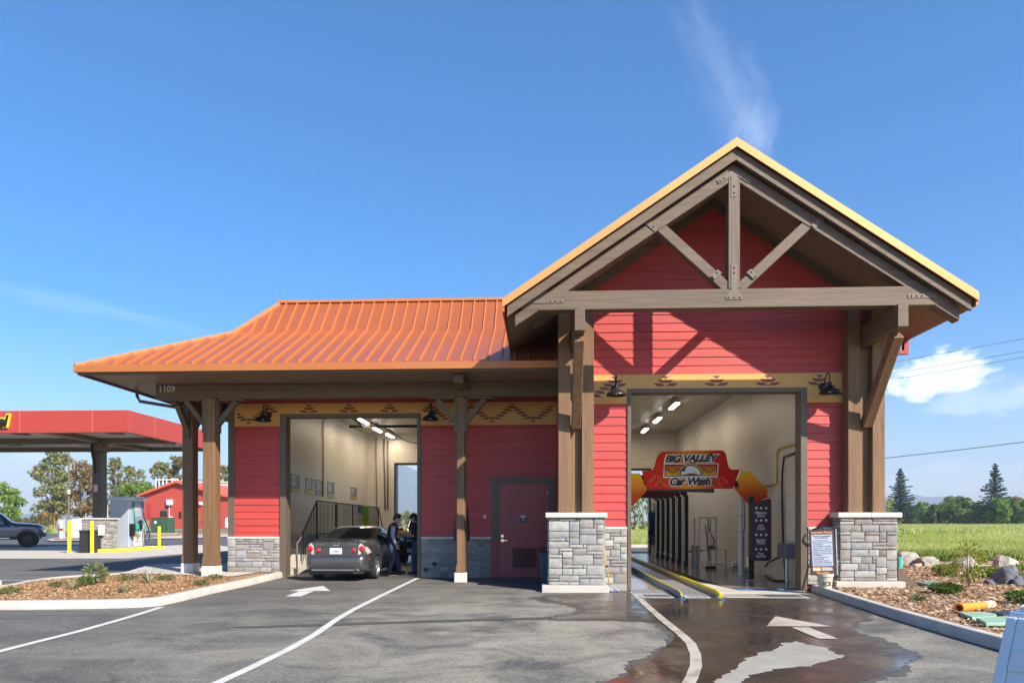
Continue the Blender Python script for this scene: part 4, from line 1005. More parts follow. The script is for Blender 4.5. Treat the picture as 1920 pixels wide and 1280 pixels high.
o = mb.build('cloth', 'blue', smooth=True, fixn=False); sm = o.modifiers.new('thick', 'SOLIDIFY'); sm.thickness = .012
tag(o, 'blue cloth hung on the stair railing beside the lime towel', 'cloth')
PC = [((.16, .15, .15), (.5, .38, .05)), ((.25, .24, .28), (.62, .48, .05)), ((.30, .28, .32), (.3, .3, .36)), ((.20, .19, .24), (.5, .4, .1)), ((.17, .17, .2), (.5, .38, .05))]
for k, (p, hgt) in enumerate((((554, 906), .62), ((580.5, 911), .58), ((599, 914), .60), ((620.5, 918), .62), ((663.5, 925), .55))):
    c = PX(p[0], p[1], -8.29); wd = [.42, .42, .46, .44, .5][k]; c.y += 0
    wd *= 1.9
    pl = MB().box(-8.297, -8.285, c.y - wd / 2, c.y + wd / 2, c.z - hgt / 2, c.z + hgt / 2).build('poster', mat('poster_ink_%d' % k, PC[k][0], .4, var=.5, scale=4))
    tag(pl, ['dark framed poster nearest the opening on the car bay wall', 'grey poster with yellow foot, second from the opening on the bay wall', 'pale grey poster in the middle of the bay wall row', 'grey and white poster right of the middle of the bay wall row', 'small dark poster at the far end of the bay wall row'][k], 'poster', 'posters along the car bay wall')
    if k != 2: MB().box(-8.2845, -8.282, c.y - wd / 2 + .02, c.y + wd / 2 - .02, c.z - hgt / 2 + .01, c.z - hgt / 2 + .15).build('poster_strip', mat('poster_strip_%d' % k, PC[k][1], .4), pl)
    MB().box(-8.2845, -8.282, c.y - wd / 2 + .05, c.y + wd * .1, c.z - hgt * .12, c.z + hgt / 2 - .04).build('poster_picture', mat('poster_pic_%d' % k, (.42, .42, .48), .4, var=.7, scale=6), pl)

# ================================================================ WASH TUNNEL
# conveyor: two rails on one slab
def conveyor():
    t = thing('conveyor_track', 'pair of yellow topped guide rails running into the tunnel', 'conveyor', (3.15, 13.8, 0))
    MB().box(2.86, 3.42, 14.1, YB, .012, .03).build('track_bed', 'steel', t)
    mb = MB(); mb.tube([(3.53, 13.62, .05), (3.53, 13.72, .09), (3.53, 13.95, .115), (3.53, YB - .3, .115)], .047, 12)
    a = mb.build('guide_rail', 'railyel', t, smooth='auto')
    mb = MB(); mb.box(3.51, 3.55, 13.85, YB - .3, .010, .08); mb.build('rail_support', 'steel', a); MB().box(3.48, 3.60, 13.54, 13.66, .010, .035).build('rail_foot', 'railblue', a)
    mb = MB(); mb.tube([(2.77, 13.66, .05), (2.77, 13.74, .11), (2.77, 13.95, .135), (2.77, YB - .3, .135)], .017, 10)
    a = mb.build('guide_rail', 'railyel', t, smooth='auto')
    mb = MB()
    y = 13.80
    while y < YB - 1.5: mb.box(2.75, 2.79, y, y + 1.17, .02, .117); y += 1.2
    mb.box(2.72, 2.83, 13.56, 13.75, .010, .03); mb.prism([(2.745, 13.80, .03), (2.795, 13.80, .03), (2.795, 13.80, .11), (2.745, 13.80, .11)], (0, -.11, -.02)); mb.build('rail_side', 'railblue', a)
    return t
conveyor()
def grate(x0, x1, y0, y1, lb):
    t = thing('drain_grate', lb, 'drain grate', ((x0 + x1) / 2, y0, 0.014), 'floor grates before the tunnel')
    MB().box(x0, x1, y0, y0 + .05, .0095, .018).box(x0, x1, y1 - .05, y1, .0095, .018).box(x0, x0 + .05, y0 + .05, y1 - .05, .0095, .018).box(x1 - .05, x1, y0 + .05, y1 - .05, .0095, .018).build('rim', 'kerb', t)
    mb = MB(); x = x0 + .07
    while x < x1 - .08: mb.box(x, x + .035, y0 + .051, y1 - .051, .0095, .0155); x += .075
    mb.build('bars', 'steel', t)
    MB().box(x0 + .051, x1 - .051, y0 + .051, y1 - .051, .0092, .0105).build('pit', 'black', t)
grate(2.02, 2.66, 13.85, 14.50, 'steel floor grate left of the yellow rails at the tunnel mouth')
grate(2.88, 3.40, 13.85, 14.50, 'steel floor grate between the two yellow rails')
grate(3.72, 5.35, 13.90, 14.62, 'long steel floor grate right of the yellow rails')
o = MB().box(1.95, 2.68, 14.54, 15.32, .0095, .022).build('cover_plate', 'steel', bevel=.003); tag(o, 'flat steel cover plate behind the left floor grate', 'plate')
sheet('floor', [(3.65, 14.66), (5.75, 14.66), (5.75, 15.36), (3.65, 15.36)], 'conc', .0085)
sheet('floor', [(3.62, 14.5), (3.70, 13.85), (4.6, 13.86), (3.66, 19.5)], 'conc', .0125)
o = MB().box(0, 1.35, -.03, .03, 0, .02).build('squeegee_blade', 'railblue'); o.location = PZ(1378, 1104.5, .012); o.rotation_euler.z = R(4); tag(o, 'thin blue squeegee strip lying on the wet tunnel floor', 'squeegee')
sheet('floor_mat', [(3.58, 16.2), (4.3, 16.2), (4.0, 24), (3.62, 31)], 'rubber', .0105, kind='thing', label='long black rubber strip beside the yellow guide rail').__setitem__('category', 'floor mat')

# welcome arch
SY = 18.80
A = thing('sign_arch', 'red and orange car wash arch sign hung across the tunnel', 'sign', PY(1296, 916, SY))
def zp(x, y): return (1180 + x / 6.857, 820 + y / 6.857)
def grad(name, axis, stops, noise=0.0):
    m, tt, p = nmat(name); p.inputs['Roughness'].default_value = .65; p.inputs['Specular IOR Level'].default_value = .15
    tcn = tt.nodes.new('ShaderNodeTexCoord'); sx = tt.nodes.new('ShaderNodeSeparateXYZ'); link(tt, tcn.outputs['Generated'], sx.inputs[0])
    cr = tt.nodes.new('ShaderNodeValToRGB'); link(tt, sx.outputs[axis], cr.inputs[0]); e = cr.color_ramp
    e.elements[0].position = stops[0][0]; e.elements[0].color = c4(stops[0][1]); e.elements[1].position = stops[-1][0]; e.elements[1].color = c4(stops[-1][1])
    for s_, c_ in stops[1:-1]:
        n_ = e.elements.new(s_); n_.color = c4(c_)
    link(tt, cr.outputs[0], p.inputs['Base Color']); return m
ORG, RED, YEL = (.88, .30, .02), (.68, .025, .012), (.92, .58, .02)
MT['arch'] = grad('arch_print', 0, [(0, RED), (.22, (.68, .035, .014)), (.36, (.80, .18, .018)), (.5, ORG), (.62, (.80, .18, .018)), (.78, (.64, .022, .012)), (1, (.50, .010, .010))])
MT['wing'] = grad('wing_print', 2, [(0, RED), (.3, (.60, .08, .015)), (.65, ORG), (1, YEL)])
MT['printband'] = grad('band_print', 2, [(0, (.75, .47, .03)), (.4, (.72, .26, .02)), (1, (.50, .03, .02))])
cp = [(163, 428), (300, 416), (325, 370), (338, 320), (352, 270), (372, 225), (400, 192), (440, 176), (800, 168), (1180, 163), (1212, 172), (1238, 200), (1252, 250), (1262, 320), (1276, 375), (1300, 403), (1330, 411), (1420, 410), (1330, 655), (235, 665)]
pan = MB().prism([PY(*zp(*p), SY) for p in cp], (0, .05, 0)).build('arch_panel', 'arch', A, bevel=.006)
wr_ = [(1450, 428), (1475, 440), (1500, 436), (1530, 434), (1558, 432), (1590, 480), (1635, 530), (1735, 620), (1750, 645), (1786, 680), (1782, 712), (1768, 735), (1786, 765), (1600, 845), (1560, 852), (1525, 845), (1345, 645)]
MB().prism([PY(*zp(*p), SY + .03) for p in wr_], (0, .05, 0)).build('wing_panel', 'wing', A, bevel=.006)
MB().prism([PY(*zp(790 * 2 - p[0], p[1] + 22), SY + .03) for p in wr_], (0, .05, 0)).build('wing_panel', 'wing', A, bevel=.006)
def on(x, y, d): return PY(*zp(x, y), SY - d)
# zigzag print on wings and panel flanks
mb = MB()
for (cx, cy, s) in ((350, 520, 1), (1180, 540, 1), (1640, 700, .9), (400, 580, .8), (1120, 600, .8)):
    for k in range(4):
        for sg in (-1, 1):
            x, y = cx + sg * (22 + 18 * k) * s, cy + 20 * k - 20
            mb.prism([on(x - 26, y - 9, .003 if cx < 1500 else -.028), on(x + 26, y - 9, .003 if cx < 1500 else -.028), on(x, y + 10, .003 if cx < 1500 else -.028)], (0, .0022, 0))
mb.build('zigzag_print', mat('print_red_light', (.60, .12, .03), .45, var=0), pan)
# emblem
def poly(name, pts, m, d, par, th=.002): return MB().prism([on(x, y, d) for x, y in pts], (0, th, 0)).build(name, m, par)
def e5(x, y): return (340 + x / 1.867 * 1.0, 68 + y / 1.867)   # from the closer view to the sign grid
def z5(x, y): return ((1230 + x / 12.8 - 1180) * 6.857, (830 + y / 12.8 - 820) * 6.857)
def P5(pts): return [z5(*p) for p in pts]
poly('emblem_border', P5([(195, 488), (1502, 488), (1475, 822), (172, 835)]), 'signwhite', .006, pan)
poly('emblem_border_dark', P5([(206, 515), (1480, 505), (1455, 790), (200, 805)]), 'signblack', .009, pan)
poly('emblem_field', P5([(228, 540), (1452, 525), (1432, 772), (220, 785)]), 'printband', .012, pan)
mb = MB()
for cx in (395, 1275):
    for k in range(4):
        for s in ((-1, 1) if k else (1,)):
            x = cx + s * 46 * k; y = 745 - 37 * k
            mb.prism([on(*z5(x - 38, y + 8), .0145), on(*z5(x + 38, y + 8), .0145), on(*z5(x, y - 14), .0145)], (0, .002, 0))
            if k: mb.prism([on(*z5(x - s * 46 - 38, y - 28 + 18), .0145), on(*z5(x - s * 46 + 38, y - 28 + 18), .0145), on(*z5(x - s * 46, y + 14), .0145)], (0, .002, 0))
mb.build('zigzag_print', 'signblack', pan)
def dome(rx, ry, m, d, nm, base=785, cx=835):
    pts = [(cx + rx * math.cos(a), base - ry * math.sin(a)) for a in [math.pi * k / 28 for k in range(29)]]
    poly(nm, P5(pts), m, d, pan)
dome(322, 305, 'signblack', .015, 'dome_rim'); dome(305, 288, mat('sign_gold', (.72, .42, .06), .45, var=0), .018, 'dome_ring'); dome(278, 262, 'signblack', .021, 'dome_rim', 782)
dome(268, 250, mat('sign_brown', (.28, .07, .02), .45, var=0), .0235, 'dome_ring', 780); dome(232, 214, mat('sign_sky', (.60, .72, .80), .45, var=0), .026, 'dome_sky', 768)
poly('dome_hill', P5([(600, 768), (690, 755), (760, 738), (820, 722), (880, 735), (960, 745), (1066, 768)]), 'signblack', .0305, pan)
mb = MB()
sunc = (915, 715)
mb.prism([on(*z5(sunc[0] + 38 * math.cos(a), sunc[1] - 38 * math.sin(a)), .0285) for a in [2 * math.pi * k / 16 for k in range(16)]], (0, .002, 0))
for k in range(11):
    a = math.pi * k / 10; mb.prism([on(*z5(sunc[0] + r_ * math.cos(a + da), sunc[1] - r_ * math.sin(a + da)), .0285) for r_, da in ((44, -.10), (76, 0), (44, .10))], (0, .002, 0))
mb.build('dome_sun', mat('sign_sun', (.80, .50, .05), .45, var=0), pan)
poly('dome_eagle', P5([(575, 712), (600, 670), (640, 625), (690, 590), (740, 572), (722, 606), (690, 632), (706, 655), (700, 690), (668, 686), (640, 668), (610, 690)]), 'signblack', .0305, pan)
def arc_text(txt, c, wpx, hpx, shear=.25, bold=.03):
    w_ = wpx / F * SY * 1.0; h_ = hpx / F * SY
    pos = PY(c[0], c[1], SY)
    for nm, m, b, d, k in (('lettering_outline', 'signwhite', bold + .085, .033, 1.0), ('lettering', 'signblack', bold, .036, 1.0)):
        V, Fs = text_mesh(txt, None, None, b, shear)
        V0, _ = text_mesh(txt, None, None, bold, shear)
        sz = V0.max(0) - V0.min(0); V[:, 0] *= w_ / sz[0]; V[:, 1] *= h_ / sz[1]
        mb = MB(); mb.add([(pos.x + v[0], SY - d, pos.z + v[1] + v[0] * .012) for v in V], Fs); mb.build(nm, m, pan)
arc_text('BIG VALLEY', z5_ if False else (1180 + 800 / 6.857, 820 + 268 / 6.857), 98, 13.4, .25, .048)
arc_text('Car Wash', (1180 + 782 / 6.857, 820 + 562 / 6.857), 75, 15.4, .25, .048)
mb = MB(); mb.beam(on(1355, 560, -.06), on(1385, 640, -.06), .10, .10, (0, 1, 0)).beam(on(235, 560, -.06), on(190, 600, -.06), .1, .1, (0, 1, 0)); mb.beam(on(220, 655, -.09), on(1085, 680, -.09), .12, .12); mb.build('arch_frame', 'black', A)
for x in (2.0, 5.93): MB().box(x - .05, x + .05, SY + .1, SY + .2, 0, 2.9).build('arch_leg', 'alu', A) if x < 3 else None
# white standpipe with clamps
q = PZ(1388.5, 1079, 0.01)
t = thing('standpipe', 'grey white vertical pipe standing right of the tunnel equipment', 'pipe', q)
MB().cyl((q.x, q.y, .01), (q.x, q.y, 2.45), .065, n=16).build('pipe', mat('pvc_grey', (.55, .56, .60), .4), t, smooth='auto')
mb = MB()
for z in (.75, 1.25, 1.7): mb.lathe([(.066, -.03), (.08, -.03), (.08, .03), (.066, .03)], (q.x, q.y, z), 16)
mb.build('clamps', 'steel', t, smooth='auto'); MB().tube([(q.x + .09, q.y, .1), (q.x + .09, q.y, 1.2), (q.x + .12, q.y, 1.5), (q.x + .09, q.y, 2.3)], .014).build('cable', 'black', t)
# menu board
q = PZ(1412, 1084, 0.01); my = q.y = 17.9; q.x = PY(1411, 1000, my).x
t = thing('menu_board', 'dark purple wash menu board with four names and dots', 'sign', q)
def mp_(x, y): return PY(x, y, my)
mbp = MB().prism([mp_(1408, 944), mp_(1410, 942), mp_(1443, 934), mp_(1446.5, 937), mp_(1446.5, 1045), mp_(1445, 1049), mp_(1441, 1051), mp_(1412, 1051), mp_(1408, 1046)], (0, .05, 0)).build('board_panel', 'purple', t, bevel=.006)
MB().box(q.x - .05, q.x + .06, my + .06, my + .18, .01, 2.2).build('board_post', 'black', t)
MB().box(q.x - .12, q.x + .13, my + .02, my + .22, .01, .03).build('post_base', 'steel', t)
mb = MB(); mbd = MB()
rows = [('Mission', 960.5), ('Glow', 966), ('Chi', 985), ('Clean', 990.2), ('Rabbit', 1012), ('Shine', 1017), ('Fox', 1037), ('Sparkle', 1042.5)]
hts = {'Mission': 3.8, 'Glow': 3.7, 'Chi': 3.7, 'Clean': 3.7, 'Rabbit': 3.8, 'Shine': 3.8, 'Fox': 3.8, 'Sparkle': 4.4}
for s_, y in rows:
    text(mb, s_, mp_(1426.8, y) + Vector((0, -.004, 0)), XA, ZA, height=hts[s_] / F * my * 1.28, bold=.012)
mb.build('lettering', 'signwhite', mbp)
for y in (952, 975, 1002, 1029):
    for x in (1418, 1427, 1436.5): mbd.ball(mp_(x, y) + Vector((0, -.004, 0)), .032, .02, .032, 12, 6)
mbd.build('indicator_lens', mat('lens_white', (.72, .72, .80), .25, var=0), mbp, smooth=True)
mb = MB()
for y in (970.5, 996.5, 1023.5): mb.add([mp_(1416, y) + Vector((0, -.003, 0)), mp_(1439, y) + Vector((0, -.003, 0)), mp_(1439, y + .5) + Vector((0, -.003, 0)), mp_(1416, y + .5) + Vector((0, -.003, 0))], [(0, 3, 2, 1)])
mb.build('divider_line', mat('divider', (.30, .10, .10), .5), mbp)
# dryer arches
def dryer(y, lb):
    t = thing('dryer_arch', lb, 'dryer arch', (3.4, y, .01), 'row of black dryer arches in the tunnel')
    for s, nm in ((1, 'arch_leg'), (-1, 'arch_leg')):
        x = 3.4 + s * 1.45
        MB().box(x - .075, x + .075, y - .11, y + .11, .01, 2.42).build(nm, 'black', t, bevel=.01)
        MB().box(x - .055 * 1 - (.025 if s > 0 else -.13), x - .052 - (.025 if s > 0 else -.13) + .02, y - .13, y - .111, .2, 2.38).build('leg_liner', 'alu', t)
        MB().beam((x, y, 2.42), (x - s * .55, y, 3.02), .16, .22, (0, 1, 0)).build('arch_shoulder', 'black', t, bevel=.01)
        MB().ball((x - s * .12, y - .12, .3), .045).build('nozzle', 'chrome', t, smooth=True)
    MB().box(2.45, 4.35, y - .11, y + .11, 2.94, 3.10).build('arch_top', 'black', t, bevel=.01)
DN = ['nearest the entrance', 'second from the entrance', 'third from the entrance', 'fourth from the entrance', 'fifth from the entrance', 'farthest from the entrance']
for k in range(6): dryer(23.3 + k * 1.12, 'black dryer arch over the conveyor, ' + DN[k])
t = thing('blower_housing', 'dark red ribbed blower housing under the arch sign', 'blower', (3.0, 21.6, 2.5))
MB().prism([(2.1, 21.2, 2.28), (4.05, 21.2, 2.28), (4.35, 21.2, 2.75), (2.1, 21.2, 2.75)], (0, 1.2, 0)).build('housing', mat('dark_red_vinyl', (.075, .012, .014), .4), t, bevel=.03)
mb = MB(); 
for k in range(13): mb.tube([(2.5 + k * .115, 21.18, 2.60), (2.55 + k * .115, 21.16, 2.70), (2.6 + k * .115, 21.18, 2.60)], .012, 6)
mb.build('hose_loops', 'steel', t); mb = MB(); mb.tube([(2.55, 21.15, 2.66), (2.75, 21.12, 2.52), (2.7, 21.12, 2.36), (2.45, 21.15, 2.3), (2.2, 21.15, 2.33)], .018); mb.build('cable', 'steel', t, smooth=True)
def brush(x, y, lb, m):
    t = thing('wash_brush', lb, 'brush', (x, y, .01))
    MB().cyl((x, y, .01), (x, y, 2.35), .05).build('shaft', 'steel', t, smooth='auto')
    mb = MB(); rr = random.Random(5)
    for k in range(520):
        a = rr.uniform(0, 6.28); z = rr.uniform(.5, 2.0); r_ = rr.uniform(.17, .24)
        mb.beam((x, y, z), (x + r_ * math.cos(a), y + r_ * math.sin(a), z + rr.uniform(-.08, .04)), .03, .02)
    mb.build('bristles', m, t)
brush(4.95, 30.6, 'blue vertical wash brush behind the dryer arches', mat('brush_blue', (.012, .025, .20), .8))
t = thing('vacuum_hose_rack', 'row of slanting black bars by the far tunnel exit', 'rack', (5.2, 31.9, 0.8))
mb = MB()
for k in range(17): mb.beam((5.15, 31.95, .75 + k * .095), (5.85, 31.9, .98 + k * .095), .05, .045)
mb.build('slanted_bars', 'black', t)
# step platform with handrail
q = PZ(1338, 1066, .01)
t = thing('step_platform', 'grey steel work platform with steps against the tunnel wall', 'platform', q)
def sp(x, y, dy=0): return PY(x, y, q.y + dy)
mb = MB()
for x in (1311.5, 1327, 1342.5): mb.beam(Vector((sp(x, 900).x, q.y, .01)), Vector((sp(x, 900).x, q.y, sp(x, 970).z)), .04, .04)
mb.beam(Vector((sp(1361, 0).x, q.y, .01)), Vector((sp(1361, 0).x, q.y, sp(0, 1027).z)), .04, .04)
for x in (1311.5, 1342.5): mb.beam(Vector((sp(x, 900).x, q.y + .7, .01)), Vector((sp(x, 900).x, q.y + .7, sp(x, 970).z)), .04, .04)
mb.beam(sp(1311, 970), sp(1343, 970), .04, .04).beam(sp(1311, 998), sp(1343, 998), .03, .03).beam(sp(1327, 972), sp(1334, 998), .04, .04).beam(sp(1311, 970), sp(1311, 970, .7), .04, .04).beam(sp(1343, 970), sp(1343, 970, .7), .04, .04)
mb.build('platform_frame', 'steel', t)
z1, z2 = sp(0, 1027).z, sp(0, 1040).z
mb = MB(); mb.box(sp(1311, 0).x, sp(1362, 0).x, q.y - .02, q.y + .7, z1 - .03, z1).box(sp(1337, 0).x, sp(1364, 0).x, q.y - .3, q.y + .0, z2 - .25, z2 - .22); mb.build('tread', 'steel', t)
o = MB().box(sp(1330, 0).x, sp(1348, 0).x, q.y + .15, q.y + .4, z1, z1 + .10).build('tool_box', mat('box_red', (.35, .02, .02), .5), bevel=.015); tag(o, 'red tool box lying on the steel work platform', 'tool box'); 
MB().box(sp(1333, 0).x, sp(1338, 0).x, q.y + .13, q.y + .42, z1, z1 + .115).build('latch', 'blue', o)
mb = MB(); mb.beam(sp(1322, 982, -.05), sp(1331, 1050, -.05), .025, .025); o = mb.build('pole_brush', 'black'); tag(o, 'black broom handle leaning on the work platform', 'broom')
MB().box(sp(1322, 0).x, sp(1340, 0).x, q.y - .14, q.y + .0, .02, .10).build('broom_head', 'rubber', o)
# pumps on the floor
for k, (px, py, lb) in enumerate(((1379, 1068, 'small chrome pump on the wet floor left of the white pipe'), (1402, 1078, 'chrome pump with valves beside the menu board foot'))):
    q = PZ(px, py, .01); t = thing('pump', lb, 'pump', q)
    MB().cyl((q.x - .12, q.y, .16), (q.x + .12, q.y, .16), .09).cyl((q.x, q.y, .02), (q.x, q.y, .3 + .22 * k), .04).build('pump_body', 'chrome', t, smooth='auto')
    MB().box(q.x - .16, q.x + .16, q.y - .08, q.y + .08, .01, .06).ball((q.x + .05, q.y - .08, .3 + .15 * k), .05).ball((q.x - .08, q.y - .08, .22), .04).build('pump_fitting', 'steel', t, smooth='auto')
# hose and gas pipe on right wall
WX = 6.29
mb = MB(); mb.tube([PX(1512, 829, WX), PX(1495, 832, WX), PX(1464, 840, WX), PX(1460, 843, WX), PX(1458, 852, WX), PX(1457.5, 905, WX), PX(1452, 908, WX), PX(1434, 911, WX), PX(1400, 916, WX)], .035, 8)
o = mb.build('gas_pipe', mat('pipe_yellow', (.42, .30, .05), .5), smooth=True); tag(o, 'yellow pipe bracketed high on the right tunnel wall', 'pipe')
mb = MB(); hp = [PX(1500, 847, WX - .05), PX(1490, 849, WX - .05), PX(1470, 856, WX - .05), PX(1467, 860, WX - .05)]
mb.beam(hp[0], hp[2], .05, .05); pts = [hp[2], PX(1466.5, 900, WX - .06), PX(1468, 1000, WX - .06), PX(1472, 1070, WX - .08), PX(1473, 1082, WX - .1)]
e = PZ(1470, 1088, .03); pts += [e, PZ(1450, 1087, .03), PZ(1436, 1078, .03), PZ(1432, 1068, .05)]
pts += [PX(1440, 1055, WX - .35), PX(1465, 1042, WX - .2), PX(1480, 1034, WX - .08), PX(1492, 1033, WX - .05)]
def smooth_pts(P, n=6):
    Q = []
    for i in range(len(P) - 1):
        a, b = P[i], P[i + 1]; p_, n_ = P[max(i - 1, 0)], P[min(i + 2, len(P) - 1)]
        for k in range(n):
            t_ = k / n; Q.append(0.5 * ((2 * a) + (b - p_) * t_ + (2 * p_ - 5 * a + 4 * b - n_) * t_ * t_ + (3 * a - p_ - 3 * b + n_) * t_ ** 3))
    Q.append(P[-1]); return Q
mb.tube(smooth_pts(pts), .026, 8); mb.build('hose', 'black', smooth=True)
tag(bpy.data.objects['hose'], 'black hose hanging down the right tunnel wall and looping on floor', 'hose')
q = PX(1487, 1030, WX); o = MB().box(WX - .30, WX, q.y - .3, q.y + .3, .62, .98).build('wall_box', mat('box_blue', (.13, .14, .18), .5), bevel=.02); tag(o, 'blue grey box on right tunnel wall near the jamb', 'box')
MB().cyl((WX - .15, q.y, .02), (WX - .15, q.y, .62), .05).build('drain_pipe', 'steel', o)
mb = MB(); mb.tube(smooth_pts([Vector((5.98, 24.6, 1.3)), Vector((5.85, 24.3, 1.45)), Vector((5.8, 23.9, 1.2)), Vector((5.9, 23.7, .8)), Vector((5.5, 23.5, .55)), Vector((5.0, 23.6, .5))]), .022); o = mb.build('hose', 'black', smooth=True); tag(o, 'black hose loop behind the last dryer arch', 'hose')
o = MB().cyl((5.1, 23.0, .01), (5.1, 23.0, .75), .12, n=18).build('canister', 'steel', smooth='auto', bevel=.02); tag(o, 'grey canister standing beside the nearest dryer arch', 'canister')

# ================================================================ THINGS IN FRONT OF THE BUILDING
# bin by the door
def pbin(c, lb, m, w_=.42, h=.85):
    t = thing('waste_bin', lb, 'bin', c)
    k = w_ / 2
    mb = MB(); vs = []
    for z, s in ((0, .78), (h * .9, 1.0)):
        for dx, dy in ((-1, -1), (1, -1), (1, 1), (-1, 1)): vs.append((dx * k * s, dy * k * s, z))
    mb.add(vs, [(0, 3, 2, 1), (4, 5, 6, 7), (0, 1, 5, 4), (1, 2, 6, 5), (2, 3, 7, 6), (3, 0, 4, 7)]); mb.build('bin_body', m, t, world=False, bevel=.03)
    MB().box(-k * 1.1, k * 1.1, -k * 1.1, k * 1.1, h * .9 + .001, h).build('bin_lid', 'plastic', t, world=False, bevel=.02)
    return t
pbin((.17, 16.3, 0.005), 'blue plastic bin behind left stone pier beside the red door', mat('bin_blue', (.035, .07, .12), .5), .44, .90)
# mop leaning on the pier
q = PZ(1144, 1106, .01); t = thing('mop', 'yellow handled mop with grey head leaning by the stone pier', 'mop', q)
MB().tube([(q.x - .02, YT - .26, .06), (q.x - .14, YT - .13, 1.02)], .012, 8).build('mop_handle', mat('mop_yellow', (.50, .30, .03), .5), t, smooth=True)
MB().ball((q.x - .083, YT - .195, .55), .03).build('mop_grip', 'plastic', t, smooth=True)
mb = MB(); rr = random.Random(9)
for k in range(36):
    a = rr.uniform(-.5, 3.6); l_ = rr.uniform(.10, .2); mb.tube([(q.x, YT - .28, .10), (q.x + .5 * l_ * math.cos(a), YT - .28 - .5 * l_ * abs(math.sin(a)), .07), (q.x + l_ * math.cos(a), YT - .28 - l_ * abs(math.sin(a)), .02)], .012, 5)
mb.build('mop_head', mat('mop_grey', (.32, .29, .36), .9, var=.3, scale=20), t)
# jacket hung on the porch post
mb = MB(); jx, jy = -2.06, 17.56
mb.caps((jx - .11, jy, 1.82), (jx - .17, jy, 1.08), .055, .05).caps((jx + .11, jy, 1.82), (jx + .16, jy, 1.10), .055, .05).ball((jx, jy, 1.45), .17, .08, .45).ball((jx, jy, 1.15), .18, .09, .24).caps((jx - .10, jy, 1.85), (jx + .10, jy, 1.85), .07, .07).ball((jx, jy, 1.92), .08, .08, .09)
o = mb.build('jacket', 'cloth', smooth=True); tag(o, 'dark jacket hanging behind the middle porch post', 'jacket')
rm = o.modifiers.new('union', 'REMESH'); rm.mode = 'VOXEL'; rm.voxel_size = .02; rm.use_smooth_shade = True
# leaning notice in ice bucket
ny = 14.62
def nb_(x, y, d=0): return PY(x, y, ny - d)
t = thing('notice_board', 'tall dark notice sign with white text panel leaning in a bucket', 'sign', (PY(1545, 1080, ny).x, ny, .42))
fr = MB().prism([nb_(1518, 994), nb_(1563.5, 992.5), nb_(1567.5, 1076), nb_(1521, 1078)], (0, .035, 0)).build('board_panel', 'purple', t, bevel=.004)
wp = MB().prism([nb_(1521, 1002, .003), nb_(1560, 1001, .003), nb_(1562.5, 1060, .003), nb_(1524, 1061, .003)], (0, .0025, 0)).build('text_panel', mat('notice_white_shaded', (.36, .40, .49), .5, var=0), fr)  # white text panel with its bluish shade put into the colour
MB().prism([nb_(1566.5, 991), nb_(1568.2, 991), nb_(1571.5, 1077), nb_(1569.5, 1077)], (0, .03, 0)).build('board_edge', 'steel', t)
ux = (nb_(1562.5, 1060) - nb_(1524, 1061)).normalized(); uz = (nb_(1521, 1002) - nb_(1524, 1061)).normalized()
mb = MB(); lines = ['Rear Windshield Wipers', 'Stock/Fix Antennas, Antennas', 'or Side Mirrors', 'Vehicle Badging or Emblems', 'Wheel Covers or Center Caps', 'Collisions Due to Braking or', 'Driving in Car Wash Tunnel', 'Mechanical, Automatic, Error', 'or Negligence', 'Loose or Broken Parts', 'Vehicle Molding', 'Body Damage & Scratches', 'Non-Factory Installed Items', 'Vehicles Over 2 Years Old']
pxu = ny / F
text(mb, 'We are not responsible', nb_(1540.5, 1004.6, .006), ux, uz, width=33 * pxu, bold=.02); text(mb, 'for the following:', nb_(1540.5, 1007.8, .006), ux, uz, width=24 * pxu, bold=.02)
for k, s_ in enumerate(lines):
    y = 1013.2 + k * 3.40; wdt = len(s_) * 1.24
    text(mb, s_, nb_(1524.2 + (y - 1002) * .045 + wdt / 2, y, .006), ux, uz, width=wdt * pxu, bold=.012)
mb.build('lettering', mat('notice_ink', (.02, .02, .05), .6, var=0), fr)
mb = MB(); text(mb, 'Important Notice', nb_(1540.5, 997.7, .002), ux, uz, width=37 * pxu, bold=.03); text(mb, 'No Liability', nb_(1544, 1073.2, .002), ux, uz, width=24 * pxu, bold=.02); mb.build('lettering', mat('notice_orange', (.72, .30, .03), .5, var=0), fr)
nbx = MB().prism([nb_(1524, 1063, .003), nb_(1539, 1062.6, .003), nb_(1539.5, 1069.8, .003), nb_(1524.3, 1070, .003)], (0, .0025, 0)).build('note_box', mat('note_orange', (.62, .27, .03), .5, var=0), fr)
mb = MB(); text(mb, 'Note:', nb_(1531.5, 1066.3, .006), ux, uz, width=13.5 * pxu, bold=.04)
for k, (a, b) in enumerate(((1541, 1559), (1541, 1561), (1541, 1561), (1541, 1562))): mb.add([nb_(a, 1063.2 + k * 1.6, .003), nb_(b, 1063.0 + k * 1.6, .003), nb_(b, 1063.7 + k * 1.6, .003), nb_(a, 1063.9 + k * 1.6, .003)], [(0, 3, 2, 1)])
mb.build('note_lettering', 'signwhite', fr)
MB().box(nb_(1544, 0).x, nb_(1550, 0).x, ny + .005, ny + .03, .30, .45).build('sign_stem', 'whitep', t)
bq = nb_(1547, 1104)
t = thing('bucket', 'cream ice bucket holding up the notice sign', 'bucket', (bq.x, ny, .14))
bz = .135
MB().lathe([(0, 0), (.125, 0), (.15, .24), (.155, .245), (.168, .25), (.168, .31), (.155, .315), (.145, .31), (.14, .26), (.12, .02), (0, .02)], (bq.x, ny, bz), 26).build('pail', mat('cream_plastic', (.52, .46, .35), .5, var=.1, scale=8), t, smooth='auto')
